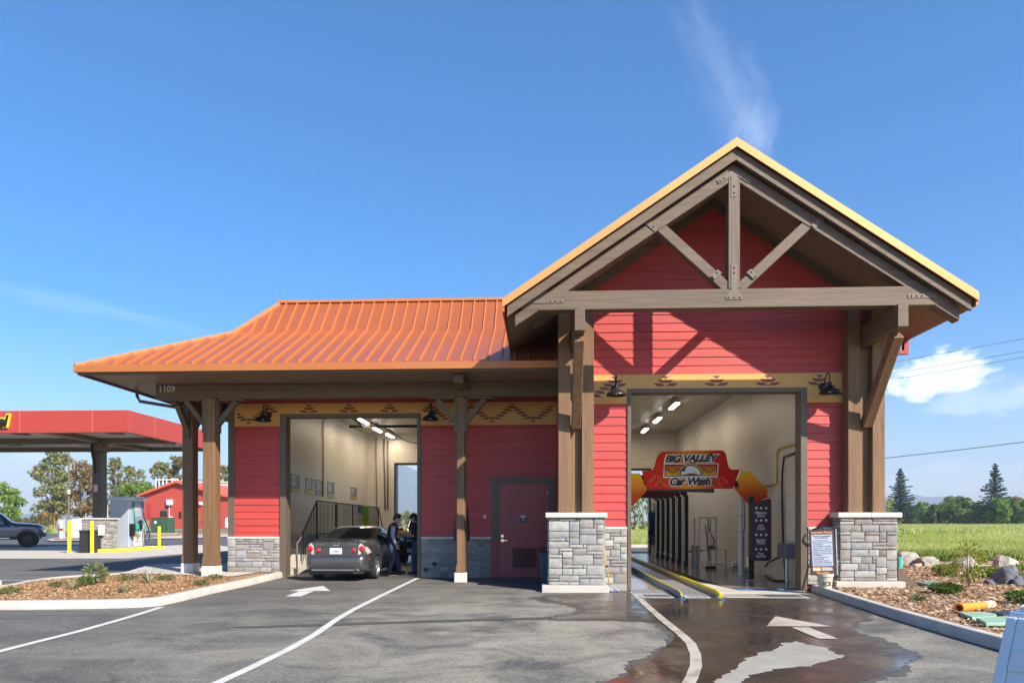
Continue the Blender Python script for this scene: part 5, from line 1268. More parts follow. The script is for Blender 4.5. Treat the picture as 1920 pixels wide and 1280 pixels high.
mb = MB(); V, Fs = text_mesh('ICE', .17, .085, .02); mb.add([(bq.x + .146 * math.sin(v[0] / .146), ny - .146 * math.cos(v[0] / .146), bz + .11 + v[1]) for v in V], Fs); mb.build('lettering', 'signblack', t)
mb = MB(); mb.tube(smooth_pts([Vector((6.02, 14.9, .16)), Vector((6.1, 14.75, .2)), Vector((6.2, 14.85, .3)), Vector((6.25, 15.0, .25)), Vector((6.12, 15.1, .18))]), .022); mb.tube(smooth_pts([Vector((5.90, 15.2, 1.35)), Vector((6.05, 15.0, 1.40)), Vector((6.13, 15.1, 1.1)), Vector((6.05, 15.1, .7)), Vector((6.02, 15.0, .3))]), .018)
o = mb.build('cable', 'rubber', smooth=True); tag(o, 'black cable coiled at the foot of right tunnel jamb', 'cable')

# orange delineator lying on the mulch
a, b = PZ(1798, 1139, .21), PZ(1861, 1132, .19); d = (b - a)
t = thing('delineator_post', 'orange traffic delineator tube lying on wood chips', 'delineator', a)
dn = d.normalized(); Ln = d.length
tb = MB().lathe([(.045, .01), (.072, 0), (.078, .02), (.066, .06), (.062, Ln), (.050, Ln + .03), (.02, Ln + .05), (0, Ln + .05)], a, 20, dn).build('tube', 'orange', t, smooth='auto')
MB().lathe([(.066, 0), (.03, .06), (0, .06)], a + dn * .012, 18, dn).build('tube_inside', mat('inside_red', (.45, .04, .02), .6), tb)
for k in (.73, .87): MB().lathe([(.0655, 0), (.0665, .005), (.0645, .10), (.0635, .105)], a + dn * (Ln * k), 20, dn).build('reflective_band', 'signwhite', tb, smooth='auto')
# irrigation box lids
def lid(pxs, z, lb, m, grp='irrigation box lids in the mulch'):
    o = MB().prism([PZ(*p, z) for p in pxs], (0, 0, .05)).build('valve_box_lid', m, bevel=.012); tag(o, lb, 'lid', grp); return o
lid([(1795, 1152), (1846, 1152), (1868, 1156), (1869, 1161), (1822, 1163)], .13, 'pale green box lid flat on the mulch behind its twin', 'palegreen')
lid([(1830, 1164), (1890, 1160), (1905, 1168), (1880, 1174), (1848, 1174)], .145, 'pale green box lid tipped up nearest the kerb', 'palegreen')
lid([(1856, 1152), (1892, 1148), (1930, 1150), (1930, 1158), (1880, 1158)], .13, 'dark grey box lid beside the pale green ones', 'plastic')
lid([(1712, 1094), (1744, 1092), (1796, 1098), (1790, 1100.5), (1740, 1099)], .14, 'pale green lid beyond the stone pier, half buried', 'palegreen')
o = MB().prism([PY(1684, 1100, 15.0), PY(1724, 1107, 15.0), PY(1733, 1106, 15.0), PY(1684, 1062, 15.0)], (0, .05, 0)).build('wood_plank', 'woodx', bevel=.004); tag(o, 'brown plank offcut leaning against the right stone pier', 'plank')
o = MB().cyl(PZ(1686, 1066, .14), PZ(1686, 1066, .14) + Vector((0, 0, .35)), .09).build('pipe_stub', mat('teal_pipe', (.05, .38, .33), .5), smooth='auto', bevel=.01); tag(o, 'teal pipe stub behind the right stone pier', 'pipe')
# white A-frame in the near right corner
def aframe(c, rot, lb, s=1.0, art=True):
    t = thing('sandwich_board', lb, 'sandwich board', c); t.rotation_euler.z = rot
    H, W0, W1, sp_ = 1.08 * s, .62 * s, .80 * s, .30 * s
    for sg in (-1, 1):
        y0, y1 = sg * .035 * s, sg * sp_
        n = Vector((0, sg * H, sp_ - .03)).normalized() if False else None
        def pt(u, v, dd=0):   # u -1..1, v 0..1
            wv = W1 + (W0 - W1) * v; return Vector((u * wv / 2, y1 + (y0 - y1) * v + sg * dd, v * H))
        p = MB().prism([pt(-1, 0), pt(1, 0), pt(1, 1), pt(-1, 1)], (0, -sg * .02 * s, 0)).build('board_leaf', 'plasticwhite', t, world=False, bevel=.008 * s)
        for (u0, u1, v0, v1) in ((-1.0, -.84, .0, .97), (.84, 1.0, .0, .97), (-.835, .835, .72, .97)):
            MB().prism([pt(u0, v0, .001), pt(u1, v0, .001), pt(u1, v1, .001), pt(u0, v1, .001)], (0, sg * .012 * s, 0)).build('raised_rim', 'plasticwhite', p, world=False, bevel=.006 * s)
        for u in (-.74, .74): MB().ball(pt(u, .80, .013 * s), .022 * s, .008 * s, .022 * s, 14, 8).build('rivet', 'plasticwhite', p, world=False, smooth=True)
        if art and sg < 0:
            q_ = []
            for (cu, cv, a0) in ((-.66, .56, 180), (.66, .56, 90), (.66, .12, 0), (-.66, .12, -90)):
                for k in range(5): a = R(a0 - 22.5 * k); q_.append((cu + .1 * math.cos(a), cv + .045 * math.sin(a)))
            MB().prism([pt(u, v, .004) for u, v in q_], (0, sg * .003, 0)).build('sign_border', 'signblack', p, world=False)
            MB().prism([pt(u * .965, .33 + (v - .33) * .94, .009) for u, v in q_], (0, sg * .003, 0)).build('sign_art', 'printband', p, world=False)
    MB().tube([(-W0 * .42, 0, H + .005), (W0 * .42, 0, H + .005)], .03 * s, 10).build('hinge_bar', 'plasticwhite', t, world=False, smooth='auto')
    return t
MT['plasticwhite'] = mat('white_plastic', (.66, .68, .72), .45, var=.04)
_th = R(-60); _k = PZ(1893, 1143, 1.08); _c = _k - Matrix.Rotation(_th, 3, 'Z') @ Vector((-.31, -.03, 0))
af = aframe((_c.x, _c.y, 0), _th, 'white plastic sandwich board in the near right corner of the lot')
# ================================================================ VEHICLES
def hermite(xs, ys, x):
    xs = np.asarray(xs, float); ys = np.asarray(ys, float); h = np.diff(xs); dl = np.diff(ys) / h
    m = np.zeros(len(xs)); m[0], m[-1] = dl[0], dl[-1]
    for i in range(1, len(xs) - 1):
        m[i] = 0 if dl[i - 1] * dl[i] <= 0 else 2 * dl[i - 1] * dl[i] / (dl[i - 1] + dl[i])
    x = np.clip(x, xs[0], xs[-1]); i = np.clip(np.searchsorted(xs, x) - 1, 0, len(xs) - 2); t = (x - xs[i]) / h[i]
    return ((2 * t ** 3 - 3 * t ** 2 + 1) * ys[i] + (t ** 3 - 2 * t ** 2 + t) * h[i] * m[i] + (-2 * t ** 3 + 3 * t ** 2) * ys[i + 1] + (t ** 3 - t ** 2) * h[i] * m[i + 1])
class Car:
    """lofted body: rear at y=0, front at y=L; all curves are functions of y"""
    def __init__(s, L_, w, zb, zs, zt, wt, axles, ra, zc, ty=1.0):
        s.L = L_; s.cv = dict(w=w, zb=zb, zs=zs, zt=zt, wt=wt); s.ax = axles; s.ra = ra; s.zc = zc
    def g(s, k, y): return float(hermite(s.cv[k][0], s.cv[k][1], y))
    def section(s, y, sub=3):
        w, zb, zs, zt, wt = [s.g(k, y) for k in ('w', 'zb', 'zs', 'zt', 'wt')]
        zt = max(zt, zs + .02)
        for ya in s.ax:
            if abs(y - ya) < s.ra: zb = max(zb, s.zc + math.sqrt(s.ra ** 2 - (y - ya) ** 2))
        hgt = zs - zb; gh = zt - zs
        P = [(w * .93 if zb < .5 else w * .985, zb), (w * .99, zb + .14 * hgt), (w, zb + .5 * hgt), (w * .99, zb + .85 * hgt), (w * .955, zs),
             (w * .95 + (wt - w * .95) * .5 + .02 * min(1, gh * 3), zs + gh * .5), (wt + .005, zt - min(.06, gh * .3)), (wt * .86, zt - min(.018, gh * .1)), (wt * .45, zt + .008), (0, zt + .014)]
        o = []
        for i in range(len(P) - 1):
            a, b = P[i], P[i + 1]; p_ = P[max(i - 1, 0)]; n_ = P[min(i + 2, len(P) - 1)] if i + 2 < len(P) else (-P[-2][0], P[-2][1])
            for k in range(sub):
                t = k / sub
                o.append(tuple(.5 * (2 * a[q] + (b[q] - p_[q]) * t + (2 * p_[q] - 5 * a[q] + 4 * b[q] - n_[q]) * t * t + (3 * a[q] - p_[q] - 3 * b[q] + n_[q]) * t ** 3) for q in (0, 1)))
        o.append(P[-1]); return o
    def stations(s, step=.07):
        ys = set(np.linspace(0, s.L, int(s.L / step)).tolist())
        for k in s.cv.values(): ys.update(k[0])
        for ya in s.ax: ys.update((ya + s.ra * math.cos(a)) for a in np.linspace(0, math.pi, 15))
        return sorted(y for y in ys if 0 <= y <= s.L)
    def body(s):
        mb = MB(); ys = s.stations(); S = [s.section(y) for y in ys]; n = len(S[0]); vs = []
        for y, sec in zip(ys, S):
            vs += [(-x, y, z) for x, z in sec] + [(x, y, z) for x, z in sec[-2::-1]]
        m = 2 * n - 1; fs = [(i * m + j, i * m + j + 1, (i + 1) * m + j + 1, (i + 1) * m + j) for i in range(len(ys) - 1) for j in range(m - 1)]
        for e in (0, len(ys) - 1):
            for j in range(n - 1): fs.append((e * m + j, e * m + j + 1, e * m + m - 2 - j, e * m + m - 1 - j) if j < n - 2 else (e * m + j, e * m + j + 1, e * m + m - 1 - j))
        mb.add(vs, fs); return mb
    def at(s, y, t):
        """t: control index 0..9 along the half section (right side)"""
        sec = s.section(y, 3); q = t * 3; i = min(int(q), len(sec) - 2); f = q - i
        return Vector((sec[i][0] + (sec[i + 1][0] - sec[i][0]) * f, y, sec[i][1] + (sec[i + 1][1] - sec[i][1]) * f))
    def patch(s, poly, off, sides=(1, -1), nu=10, nv=6, mirror_t=False):
        """poly: 4 corners (y,t) a,b,c,d ; returns MB of the surface patch offset outwards"""
        mb = MB()
        for sd in sides:
            vs = []
            for j in range(nv + 1):
                for i in range(nu + 1):
                    u, v = i / nu, j / nv
                    y = (poly[0][0] * (1 - u) + poly[1][0] * u) * (1 - v) + (poly[3][0] * (1 - u) + poly[2][0] * u) * v
                    t = (poly[0][1] * (1 - u) + poly[1][1] * u) * (1 - v) + (poly[3][1] * (1 - u) + poly[2][1] * u) * v
                    p = s.at(y, t); e = 1e-2; du = s.at(min(y + e, s.L), t) - s.at(max(y - e, 0), t); dv = s.at(y, min(t + .05, 9)) - s.at(y, max(t - .05, 0)); nn = dv.cross(du)
                    if nn.length > 1e-9: nn.normalize()
                    if nn.x < -1e-3 or (abs(nn.x) < .2 and nn.z < 0): nn = -nn
                    p = p + nn * off; vs.append((p.x * sd, p.y, p.z))
            mb.add(vs, [(j * (nu + 1) + i, j * (nu + 1) + i + 1, (j + 1) * (nu + 1) + i + 1, (j + 1) * (nu + 1) + i) for j in range(nv) for i in range(nu)])
        return mb
def wheel(root, x, y, r, wd, rim_r, side, spokes=7, rimm='alu', tyre='tyre', name='wheel', sw=.34):
    t = MB().lathe([(rim_r, -wd / 2 + .01), (rim_r + .02, -wd / 2), (r * .93, -wd / 2), (r * .985, -wd / 2 + .03), (r, -wd / 2 + .06), (r, wd / 2 - .06), (r * .985, wd / 2 - .03), (r * .93, wd / 2), (rim_r + .02, wd / 2), (rim_r, wd / 2 - .01)], (x, y, r), 36, (1, 0, 0)).build(name, tyre, root, smooth='auto', world=False)
    mb = MB(); f = side * (wd / 2 - .02)
    mb.lathe([(rim_r + .004, f), (rim_r - .022, f + side * .004), (rim_r - .04, f - side * .03), (rim_r - .05, f - side * .1)], (x, y, r), 36, (1, 0, 0))
    for k in range(spokes):
        a = 2 * math.pi * k / spokes; dr_ = Vector((0, math.cos(a), math.sin(a))); pd = Vector((0, -math.sin(a), math.cos(a))); c = Vector((x + f - side * .012, y, r))
        w0, w1 = rim_r * sw * .7, rim_r * sw * .5
        p = [c + dr_ * .03 - pd * w1 / 2, c + dr_ * (rim_r - .015) - pd * w0 / 2, c + dr_ * (rim_r - .015) + pd * w0 / 2, c + dr_ * .03 + pd * w1 / 2]
        mb.prism(p, (-side * .03, 0, 0))
    mb.cyl((x + f - side * .04, y, r), (x + f + side * .004, y, r), .065, n=18)
    mb.build('rim', rimm, t, smooth='auto', world=False)
    MB().cyl((x + f - side * .11, y, r), (x + f - side * .10, y, r), rim_r - .03, n=24).build('brake_disc', 'black', t, world=False)
    return t
MT['carpaint'] = mat('graphite_car_paint', (.092, .091, .095), .26, .6, var=.03, coat=.8)
MT['truckpaint'] = mat('slate_truck_paint', (.035, .060, .115), .3, .45, var=.03, coat=.8)
MT['suvpaint'] = mat('black_car_paint', (.012, .012, .014), .25, .2, var=0, coat=.8)
# --- graphite sedan, rear towards the camera
def sedan():
    t = thing('sedan_car', 'graphite four door sedan reversed out of view, its tail facing us at the car bay', 'car', (0, 0, 0))
    t['label'] = 'dark graphite sedan parked nose in at the car bay, tail towards us'
    C = Car(4.45,
            w=([0, .05, .16, .40, 1.0, 2.2, 3.2, 3.9, 4.25, 4.45], [.735, .775, .81, .835, .855, .86, .855, .83, .76, .60]),
            zb=([0, .15, 1, 3.4, 4.2, 4.45], [.30, .25, .21, .21, .23, .28]),
            zs=([0, .10, .5, 1.2, 2.2, 3.1, 3.8, 4.3, 4.45], [.93, .95, .955, .955, .93, .90, .84, .70, .60]),
            zt=([0, .04, .18, .62, .86, 1.15, 1.50, 1.78, 2.3, 2.75, 3.25, 3.5, 4.0, 4.3, 4.45], [1.0, 1.035, 1.045, 1.05, 1.06, 1.20, 1.345, 1.395, 1.41, 1.37, 1.06, .985, .90, .78, .64]),
            wt=([0, .6, .9, 1.5, 2.3, 2.8, 3.3, 4.0, 4.45], [.68, .70, .67, .575, .56, .58, .70, .68, .5]), axles=(.93, 3.60), ra=.345, zc=.30)
    b = C.body().build('body', 'carpaint', t, smooth='auto', world=False)
    b.data.set_sharp_from_angle(angle=R(48))
    # rear window across both halves
    mb = C.patch([(.92, 6.35), (.92, 9), (1.52, 9), (1.47, 6.5)], .005); mb.build('rear_window', 'glass', t, smooth=True, world=False)
    C.patch([(2.86, 6.4), (2.86, 9), (3.30, 9), (3.28, 6.4)], .005).build('windscreen', 'glass', t, smooth=True, world=False)
    C.patch([(1.30, 4.35), (1.93, 4.28), (1.93, 5.85), (1.60, 5.85)], .006).build('side_window', 'glass', t, smooth=True, world=False)
    C.patch([(2.0, 4.28), (3.02, 4.3), (2.66, 5.85), (2.0, 5.85)], .006).build('side_window', 'glass', t, smooth=True, world=False)
    C.patch([(1.95, 1.3), (1.962, 1.3), (1.962, 4.2), (1.95, 4.2)], .002, nu=1, nv=12).build('door_gap', 'black', t, world=False)
    C.patch([(1.26, 2.6), (1.275, 2.6), (1.36, 4.2), (1.345, 4.2)], .002, nu=1, nv=8).build('door_gap', 'black', t, world=False)
    C.patch([(1.1, 1.02), (3.3, 1.02), (3.3, 1.10), (1.1, 1.10)], .004, nu=20, nv=1).build('sill_strip', 'black', t, world=False)
    for y in (1.50, 2.55): C.patch([(y, 3.28), (y + .2, 3.28), (y + .2, 3.5), (y, 3.5)], .022, nu=4, nv=2).build('door_handle', 'carpaint', t, smooth=True, world=False)
    # bumper
    mb = MB()
    prof = [(.27, .0), (.29, -.05), (.34, -.075), (.42, -.085), (.54, -.085), (.61, -.075), (.645, -.04), (.65, .02)]
    vs = []; xs_ = np.linspace(-1, 1, 33)
    for u in xs_:
        for z, d in prof:
            a = abs(u); wx = .80 * u if a < 1 else .80 * u
            cornr = max(0, (a - .72) / .28); y = d + .20 * cornr ** 2.2; vs.append((wx + math.copysign(.012 * cornr, u), y + .005, z))
    k = len(prof); mb.add(vs, [(i * k + j, i * k + j + 1, (i + 1) * k + j + 1, (i + 1) * k + j) for i in range(32) for j in range(k - 1)])
    for sd in (-1, 1):
        vs = []
        for q in range(7):
            y = .20 + .40 * q / 6
            for z, d in prof[1:-1]: vs.append((sd * (C.g('w', y) + .008 - max(0, .36 - z) * .25), y, z))
        kk = len(prof) - 2; mb.add(vs, [(i * kk + j, i * kk + j + 1, (i + 1) * kk + j + 1, (i + 1) * kk + j) for i in range(6) for j in range(kk - 1)])
    bp = mb.build('rear_bumper', 'carpaint', t, smooth='auto', world=False)
    MB().box(-.62, .62, -.078, -.02, .268, .315).build('bumper_lip', mat('grey_trim', (.12, .12, .125), .4), bp, world=False, bevel=.01)
    MB().box(-.70, .70, .0, .3, .2, .27).build('underbody', 'plastic', bp, world=False)
    MB().box(.72, .79, .20, .21, .56, .60).ball((.815, .17, .565), .02, .05, .022).ball((-.815, .17, .565), .02, .05, .022).build('reflector', 'redlens', bp, world=False, smooth=True)
    MB().lathe([(.052, -.10), (.058, -.10), (.058, .2), (.05, .2), (.05, -.10)], (.53, -.02, .265), 20, (0, 1, 0)).build('exhaust_tip', 'chrome', t, world=False, smooth='auto')
    MB().cyl((.53, -.06, .265), (.53, .1, .265), .049, n=18).build('exhaust_inside', 'black', t, world=False)
    MB().box(-.72, -.3, .05, .6, .17, .26).ball((.1, .5, .27), .3, .3, .09).build('silencer', 'black', t, world=False)
    # trunk face
    y0 = -.006
    tl = MB().prism([(-.63, y0, .985), (.63, y0, .985), (.56, y0, .68), (-.56, y0, .68)], (0, .004, 0)).build('trunk_lid', 'carpaint', t, world=False, bevel=.002)
    MB().prism([(-.36, y0 - .006, .88), (.36, y0 - .006, .88), (.33, y0 - .006, .675), (-.33, y0 - .006, .675)], (0, .005, 0)).build('plate_recess', mat('recess', (.05, .05, .055), .35), tl, world=False)
    MB().beam((-.36, y0 - .012, .885), (.36, y0 - .012, .885), .02, .022).beam((-.345, y0 - .012, .67), (.345, y0 - .012, .67), .014, .014).build('chrome_strip', 'carpaint', tl, world=False)
    lp = MB().box(-.155, .155, y0 - .018, y0 - .008, .70, .855).build('number_plate', 'signwhite', t, world=False, bevel=.004)
    mb = MB(); text(mb, '5NPM005', (0, y0 - .0185, .765), XA, ZA, width=.27, height=.072, bold=.008); mb.build('plate_lettering', mat('plate_blue', (.03, .04, .12), .5, var=0), lp, world=False)
    mb = MB(); text(mb, 'California', (0, y0 - .0185, .832), XA, ZA, width=.12, height=.022, bold=.01); mb.build('plate_lettering', 'redlens', lp, world=False)
    MB().box(.10, .14, y0 - .0205, y0 - .0185, .822, .845).build('plate_sticker', 'redlens', lp, world=False)
    mb = MB(); mb.tube([(-.08 * math.cos(a), y0 - .014, .945 + .047 * math.sin(a)) for a in np.linspace(0, 2 * math.pi, 25)], .007, 6); mb.tube([(-.03, y0 - .014, .975), (-.05, y0 - .014, .925), (.06, y0 - .014, .922)], .007, 6); mb.build('emblem', 'chrome', tl, world=False, smooth=True)
    mb = MB(); text(mb, 'LEXUS', (-.43, y0 - .006, .945), XA, ZA, width=.20, height=.032, bold=.02, depth=.006); text(mb, 'IS 300', (.44, y0 - .006, .945), XA, ZA, width=.20, height=.032, bold=.01, depth=.006); mb.build('badge_lettering', 'chrome', tl, world=False)
    MB().cyl((0, y0 - .012, .905), (0, y0, .905), .012, n=12).build('key_lock', 'chrome', tl, world=False)
    for sx in (-1, 1):
        la = MB().lathe([(.052, 0), (.062, -.012), (.066, 0), (.066, .01), (.052, .01)], (sx * .455, y0 - .006, .80), 22, (0, 1, 0)).build('tail_light', 'chrome', t, world=False, smooth='auto')
        MB().ball((sx * .455, y0 - .004, .80), .055, .022, .055, 18, 10).build('lens', 'redlens', la, world=False, smooth=True)
        p = [(.585, .92), (.635, .975), (.66, .975), (.715, .90), (.745, .83), (.752, .70), (.565, .685)]
        vs = []; 
        lb = MB().prism([(sx * a_, -.008 + max(0, a_ - .66) * .40, b_) for a_, b_ in p], (0, .006, 0))
        h = MB()
        h.prism([(sx * a_, -.010 + max(0, a_ - .70) * .5, b_) for a_, b_ in p], (0, .02, 0))
        lb = h.build('tail_light', 'clearlens', t, world=False, bevel=.004)
        vs = []
        for q in range(6):
            y = .02 + .30 * q / 5; x = C.g('w', y) + .006
            zt_, zb_ = .90 - .13 * q / 5, .69 + .05 * q / 5
            vs += [(sx * (x - .03 * (q == 0)), y, zb_), (sx * (x + .002), y, (zb_ + zt_) / 2), (sx * (x - .01), y, zt_)]
        MB().add(vs, [(3 * i + j, 3 * i + j + 1, 3 * i + j + 4, 3 * i + j + 3) for i in range(5) for j in range(2)]).build('tail_light_side', 'clearlens', t, world=False, smooth=True)
        MB().ball((sx * .665, -.004, .835), .078, .022, .078, 20, 10).build('lens', 'redlens', lb, world=False, smooth=True)
    # spoiler, antenna, mirrors
    mb = MB(); vs = []
    for u in np.linspace(-1, 1, 17):
        x = .66 * u; yb = .015 + .12 * abs(u) ** 3; zz = 1.055 - .018 * u * u
        vs += [(x, yb - .02, zz - .012), (x, yb - .03, zz + .008), (x, yb + .09, zz - .004), (x, yb + .09, zz - .03)]
    mb.add(vs, [(i * 4 + j, i * 4 + (j + 1) % 4, (i + 1) * 4 + (j + 1) % 4, (i + 1) * 4 + j) for i in range(16) for j in range(4)] + [(0, 1, 2, 3), (64, 65, 66, 67)]); mb.build('spoiler', 'carpaint', t, smooth='auto', world=False)
    MB().box(-.14, .14, -.005, .0, 1.035, 1.052).build('brake_light', mat('dark_red_lens', (.16, .01, .012), .2, var=0), t, world=False)
    MB().tube([(0, 1.62, 1.385), (0, 1.55, 1.56)], .004, 6).build('antenna', 'black', t, world=False)
    for sx in (-1, 1):
        m_ = MB().ball((sx * .95, 3.0, 1.0), .10, .07, .065).beam((sx * .80, 3.02, .96), (sx * .92, 3.0, .98), .05, .03).build('wing_mirror', 'carpaint', t, smooth=True, world=False)
        for y in (.93, 3.60): wheel(t, sx * .755, y, .305, .205, .215, sx, 9, 'alu', sw=.42)
    MB().box(-.62, .62, .55, 4.0, .22, .45).build('wheel_well', 'black', t, world=False)
    return t
car = sedan(); car.location = (-5.25, 17.22, .004)

def pickup():
    t = thing('pickup_truck', 'lifted dark slate pickup truck at the far pumps, facing right', 'pickup truck', (0, 0, 0))
    C = Car(5.9, w=([0, .1, .5, 3, 5.2, 5.7, 5.9], [.92, .97, .99, 1.0, .99, .95, .86]), zb=([0, 3, 5.9], [.72, .62, .70]),
            zs=([0, 2, 3.4, 4.4, 5.4, 5.75, 5.9], [1.28, 1.28, 1.28, 1.30, 1.26, 1.20, 1.12]),
            zt=([0, .05, 1.85, 1.95, 2.15, 2.4, 3.5, 3.8, 4.42, 4.8, 5.5, 5.78, 5.9], [1.34, 1.36, 1.36, 1.60, 1.96, 2.05, 2.06, 1.98, 1.47, 1.42, 1.36, 1.28, 1.18]),
            wt=([0, 1.9, 2.2, 3.5, 4.4, 5, 5.9], [.95, .93, .76, .76, .86, .88, .8]), axles=(1.15, 5.12), ra=.50, zc=.46)
    b = C.body().build('body', 'truckpaint', t, smooth='auto', world=False)
    C.patch([(2.28, 4.3), (2.98, 4.28), (2.98, 5.8), (2.42, 5.8)], .008).build('side_window', 'glass', t, smooth=True, world=False)
    C.patch([(3.06, 4.28), (4.12, 4.35), (3.66, 5.8), (3.06, 5.8)], .008).build('side_window', mat('teal_glass', (.03, .16, .17), .06, var=0, spec=.6), t, smooth=True, world=False)
    C.patch([(3.86, 6.4), (3.86, 9), (4.38, 9), (4.34, 6.4)], .006).build('windscreen', 'glass', t, smooth=True, world=False)
    for y in (3.02, 4.28): C.patch([(y, 1.0), (y + .015, 1.0), (y + .015, 4.2), (y, 4.2)], .003, nu=1, nv=10).build('door_gap', 'black', t, world=False)
    C.patch([(3.15, 3.3), (3.38, 3.3), (3.38, 3.5), (3.15, 3.5)], .03, nu=3, nv=2).build('door_handle', 'black', t, smooth=True, world=False)
    C.patch([(4.32, 3.0), (4.42, 3.0), (4.5, 3.8), (4.40, 3.8)], .01, nu=3, nv=3).build('fender_vent', 'chrome', t, world=False)
    for sx in (-1, 1):
        MB().ball((sx * 1.20, 4.12, 1.50), .12, .09, .17).beam((sx * .9, 4.15, 1.36), (sx * 1.15, 4.12, 1.42), .06, .05).build('wing_mirror', 'black', t, smooth=True, world=False)
        MB().box(sx * .90, sx * 1.06, 1.75, 4.3, .50, .58).build('step_bar', 'alu', t, world=False, bevel=.02)
        MB().box(sx * .72, sx * .90, 5.70, 5.86, .98, 1.16).build('headlight', 'clearlens', t, world=False, bevel=.03)
        for y in (1.15, 5.12):
            wheel(t, sx * .86, y, .455, .30, .26, sx, 8, 'black', sw=.3)
            vs = []
            for q in range(19):
                a = math.pi * q / 18; 
                for rr_ in (.47, .56): vs.append((sx * 1.03, y + rr_ * math.cos(a), .46 + rr_ * math.sin(a)))
            MB().add(vs + [(v[0] - sx * .07, v[1], v[2]) for v in vs], [(2 * i, 2 * i + 1, 2 * i + 3, 2 * i + 2) for i in range(18)] + [(38 + 2 * i + 1, 2 * i + 1, 2 * i + 3, 38 + 2 * i + 3) for i in range(18)]).build('wheel_flare', 'plastic', t, world=False)
    MB().box(-.92, .92, 5.80, 5.96, .60, .86).build('front_bumper', 'plastic', t, world=False, bevel=.04); MB().box(-.66, .66, 5.84, 5.90, .9, 1.18).build('grille', 'black', t, world=False)
    MB().box(-.7, .7, .4, 5.4, .45, .8).build('chassis', 'black', t, world=False)
    return t
tk = pickup(); tk.rotation_euler.z = R(-57); q = PZ(51, 1025.5); _o = Matrix.Rotation(R(-57), 3, 'Z') @ Vector((.95, 5.12, 0)); tk.location = (q.x - _o.x, q.y - _o.y, .002)

def suv():
    t = thing('suv', 'black SUV facing us deep inside the car bay behind the two workers', 'car', (0, 0, 0))
    C = Car(4.6, w=([0, .1, .4, 2.3, 4.1, 4.45, 4.6], [.82, .88, .92, .95, .93, .88, .8]), zb=([0, 2, 4.6], [.40, .32, .40]), zs=([0, 2, 3.2, 4.2, 4.5, 4.6], [1.12, 1.12, 1.12, 1.08, 1.0, .95]),
            zt=([0, .08, .45, 1.2, 2.4, 2.8, 3.45, 3.8, 4.3, 4.52, 4.6], [1.25, 1.45, 1.72, 1.78, 1.76, 1.68, 1.22, 1.18, 1.13, 1.05, .98]), wt=([0, .5, 2.5, 3.4, 4.6], [.72, .66, .66, .82, .74]), axles=(.85, 3.7), ra=.42, zc=.37)
    C.body().build('body', 'suvpaint', t, smooth='auto', world=False)
    C.patch([(2.86, 6.4), (2.86, 9), (3.42, 9), (3.40, 6.4)], .006).build('windscreen', 'glass', t, smooth=True, world=False)
    C.patch([(.7, 4.3), (1.75, 4.3), (1.75, 5.8), (.8, 5.8)], .008).build('side_window', 'glass', t, smooth=True, world=False)
    C.patch([(1.85, 4.3), (3.1, 4.3), (2.7, 5.8), (1.85, 5.8)], .008).build('side_window', 'glass', t, smooth=True, world=False)
    g = MB().box(-.56, .56, 4.55, 4.63, .72, .98).build('grille', 'black', t, world=False, bevel=.02)
    MB().box(-.54, .54, 4.632, 4.645, .83, .87).box(-.56, .56, 4.632, 4.65, .965, .985).build('grille_bar', 'steel', g, world=False)
    bp = MB().box(-.88, .88, 4.5, 4.72, .38, .66).build('front_bumper', 'suvpaint', t, world=False, bevel=.06, seg=2)
    MB().box(-.5, .5, 4.721, 4.73, .42, .56).build('bumper_intake', 'steel', bp, world=False)
    for sx in (-1, 1):
        hl = MB().box(sx * .60, sx * .86, 4.46, 4.615, .78, .98).build('headlight', 'clearlens', t, world=False, bevel=.03)
        MB().ball((sx * .72, 4.61, .88), .07, .03, .07).build('lens', 'chrome', hl, world=False, smooth=True)
        MB().ball((sx * 1.05, 3.1, 1.2), .11, .07, .09).beam((sx * .85, 3.1, 1.15), (sx * 1.0, 3.1, 1.17), .05, .04).build('wing_mirror', 'suvpaint', t, smooth=True, world=False)
        for y in (.85, 3.7): wheel(t, sx * .82, y, .375, .24, .25, sx, 6)
    MB().box(-.65, .65, .5, 4.2, .3, .5).build('underbody', 'black', t, world=False)
    MB().lathe([(.10, 0), (.12, .01), (.10, .02)], (.15, 3.95, 1.165), 20).build('cleaning_pad', 'whitep', t, world=False)
    return t
sv = suv(); sv.rotation_euler.z = R(180); sv.location = (-4.25, 28.6, .012)

# ================================================================ PEOPLE
def remesh(o, vox, it=4):
    m = o.modifiers.new('skin', 'REMESH'); m.mode = 'VOXEL'; m.voxel_size = vox; m.use_smooth_shade = True
    s_ = o.modifiers.new('smooth', 'SMOOTH'); s_.factor = .5; s_.iterations = it
def hand(mb, w_, d, up, side, curl=.6, ln=.18):
    """wrist w_, pointing along d; palm normal = up; side = thumb side"""
    w_, d, up, side = Vector(w_), Vector(d).normalized(), Vector(up).normalized(), Vector(side).normalized()
    rot = Matrix((side, d, up)).transposed()
    mb.ball(w_ + d * .045, .042, .055, .018, 12, 8, rot)
    for k, (o_, l_) in enumerate(((.030, .072), (.010, .080), (-.010, .074), (-.029, .058))):
        p = w_ + d * .085 + side * o_; dd = d; r_ = .0095
        for j in range(3):
            dd = (dd - up * curl * (.35 + .25 * j)).normalized(); q_ = p + dd * l_ * (.42 - .06 * j)
            mb.caps(p, q_, r_, r_ * .92, 8); p = q_; r_ *= .92
    p = w_ + d * .03 + side * .038; q_ = p + (d * .7 + side * .6 - up * .2).normalized() * .04; mb.caps(p, q_, .012, .011, 8); mb.caps(q_, q_ + (d - up * .3).normalized() * .032, .0105, .009, 8)
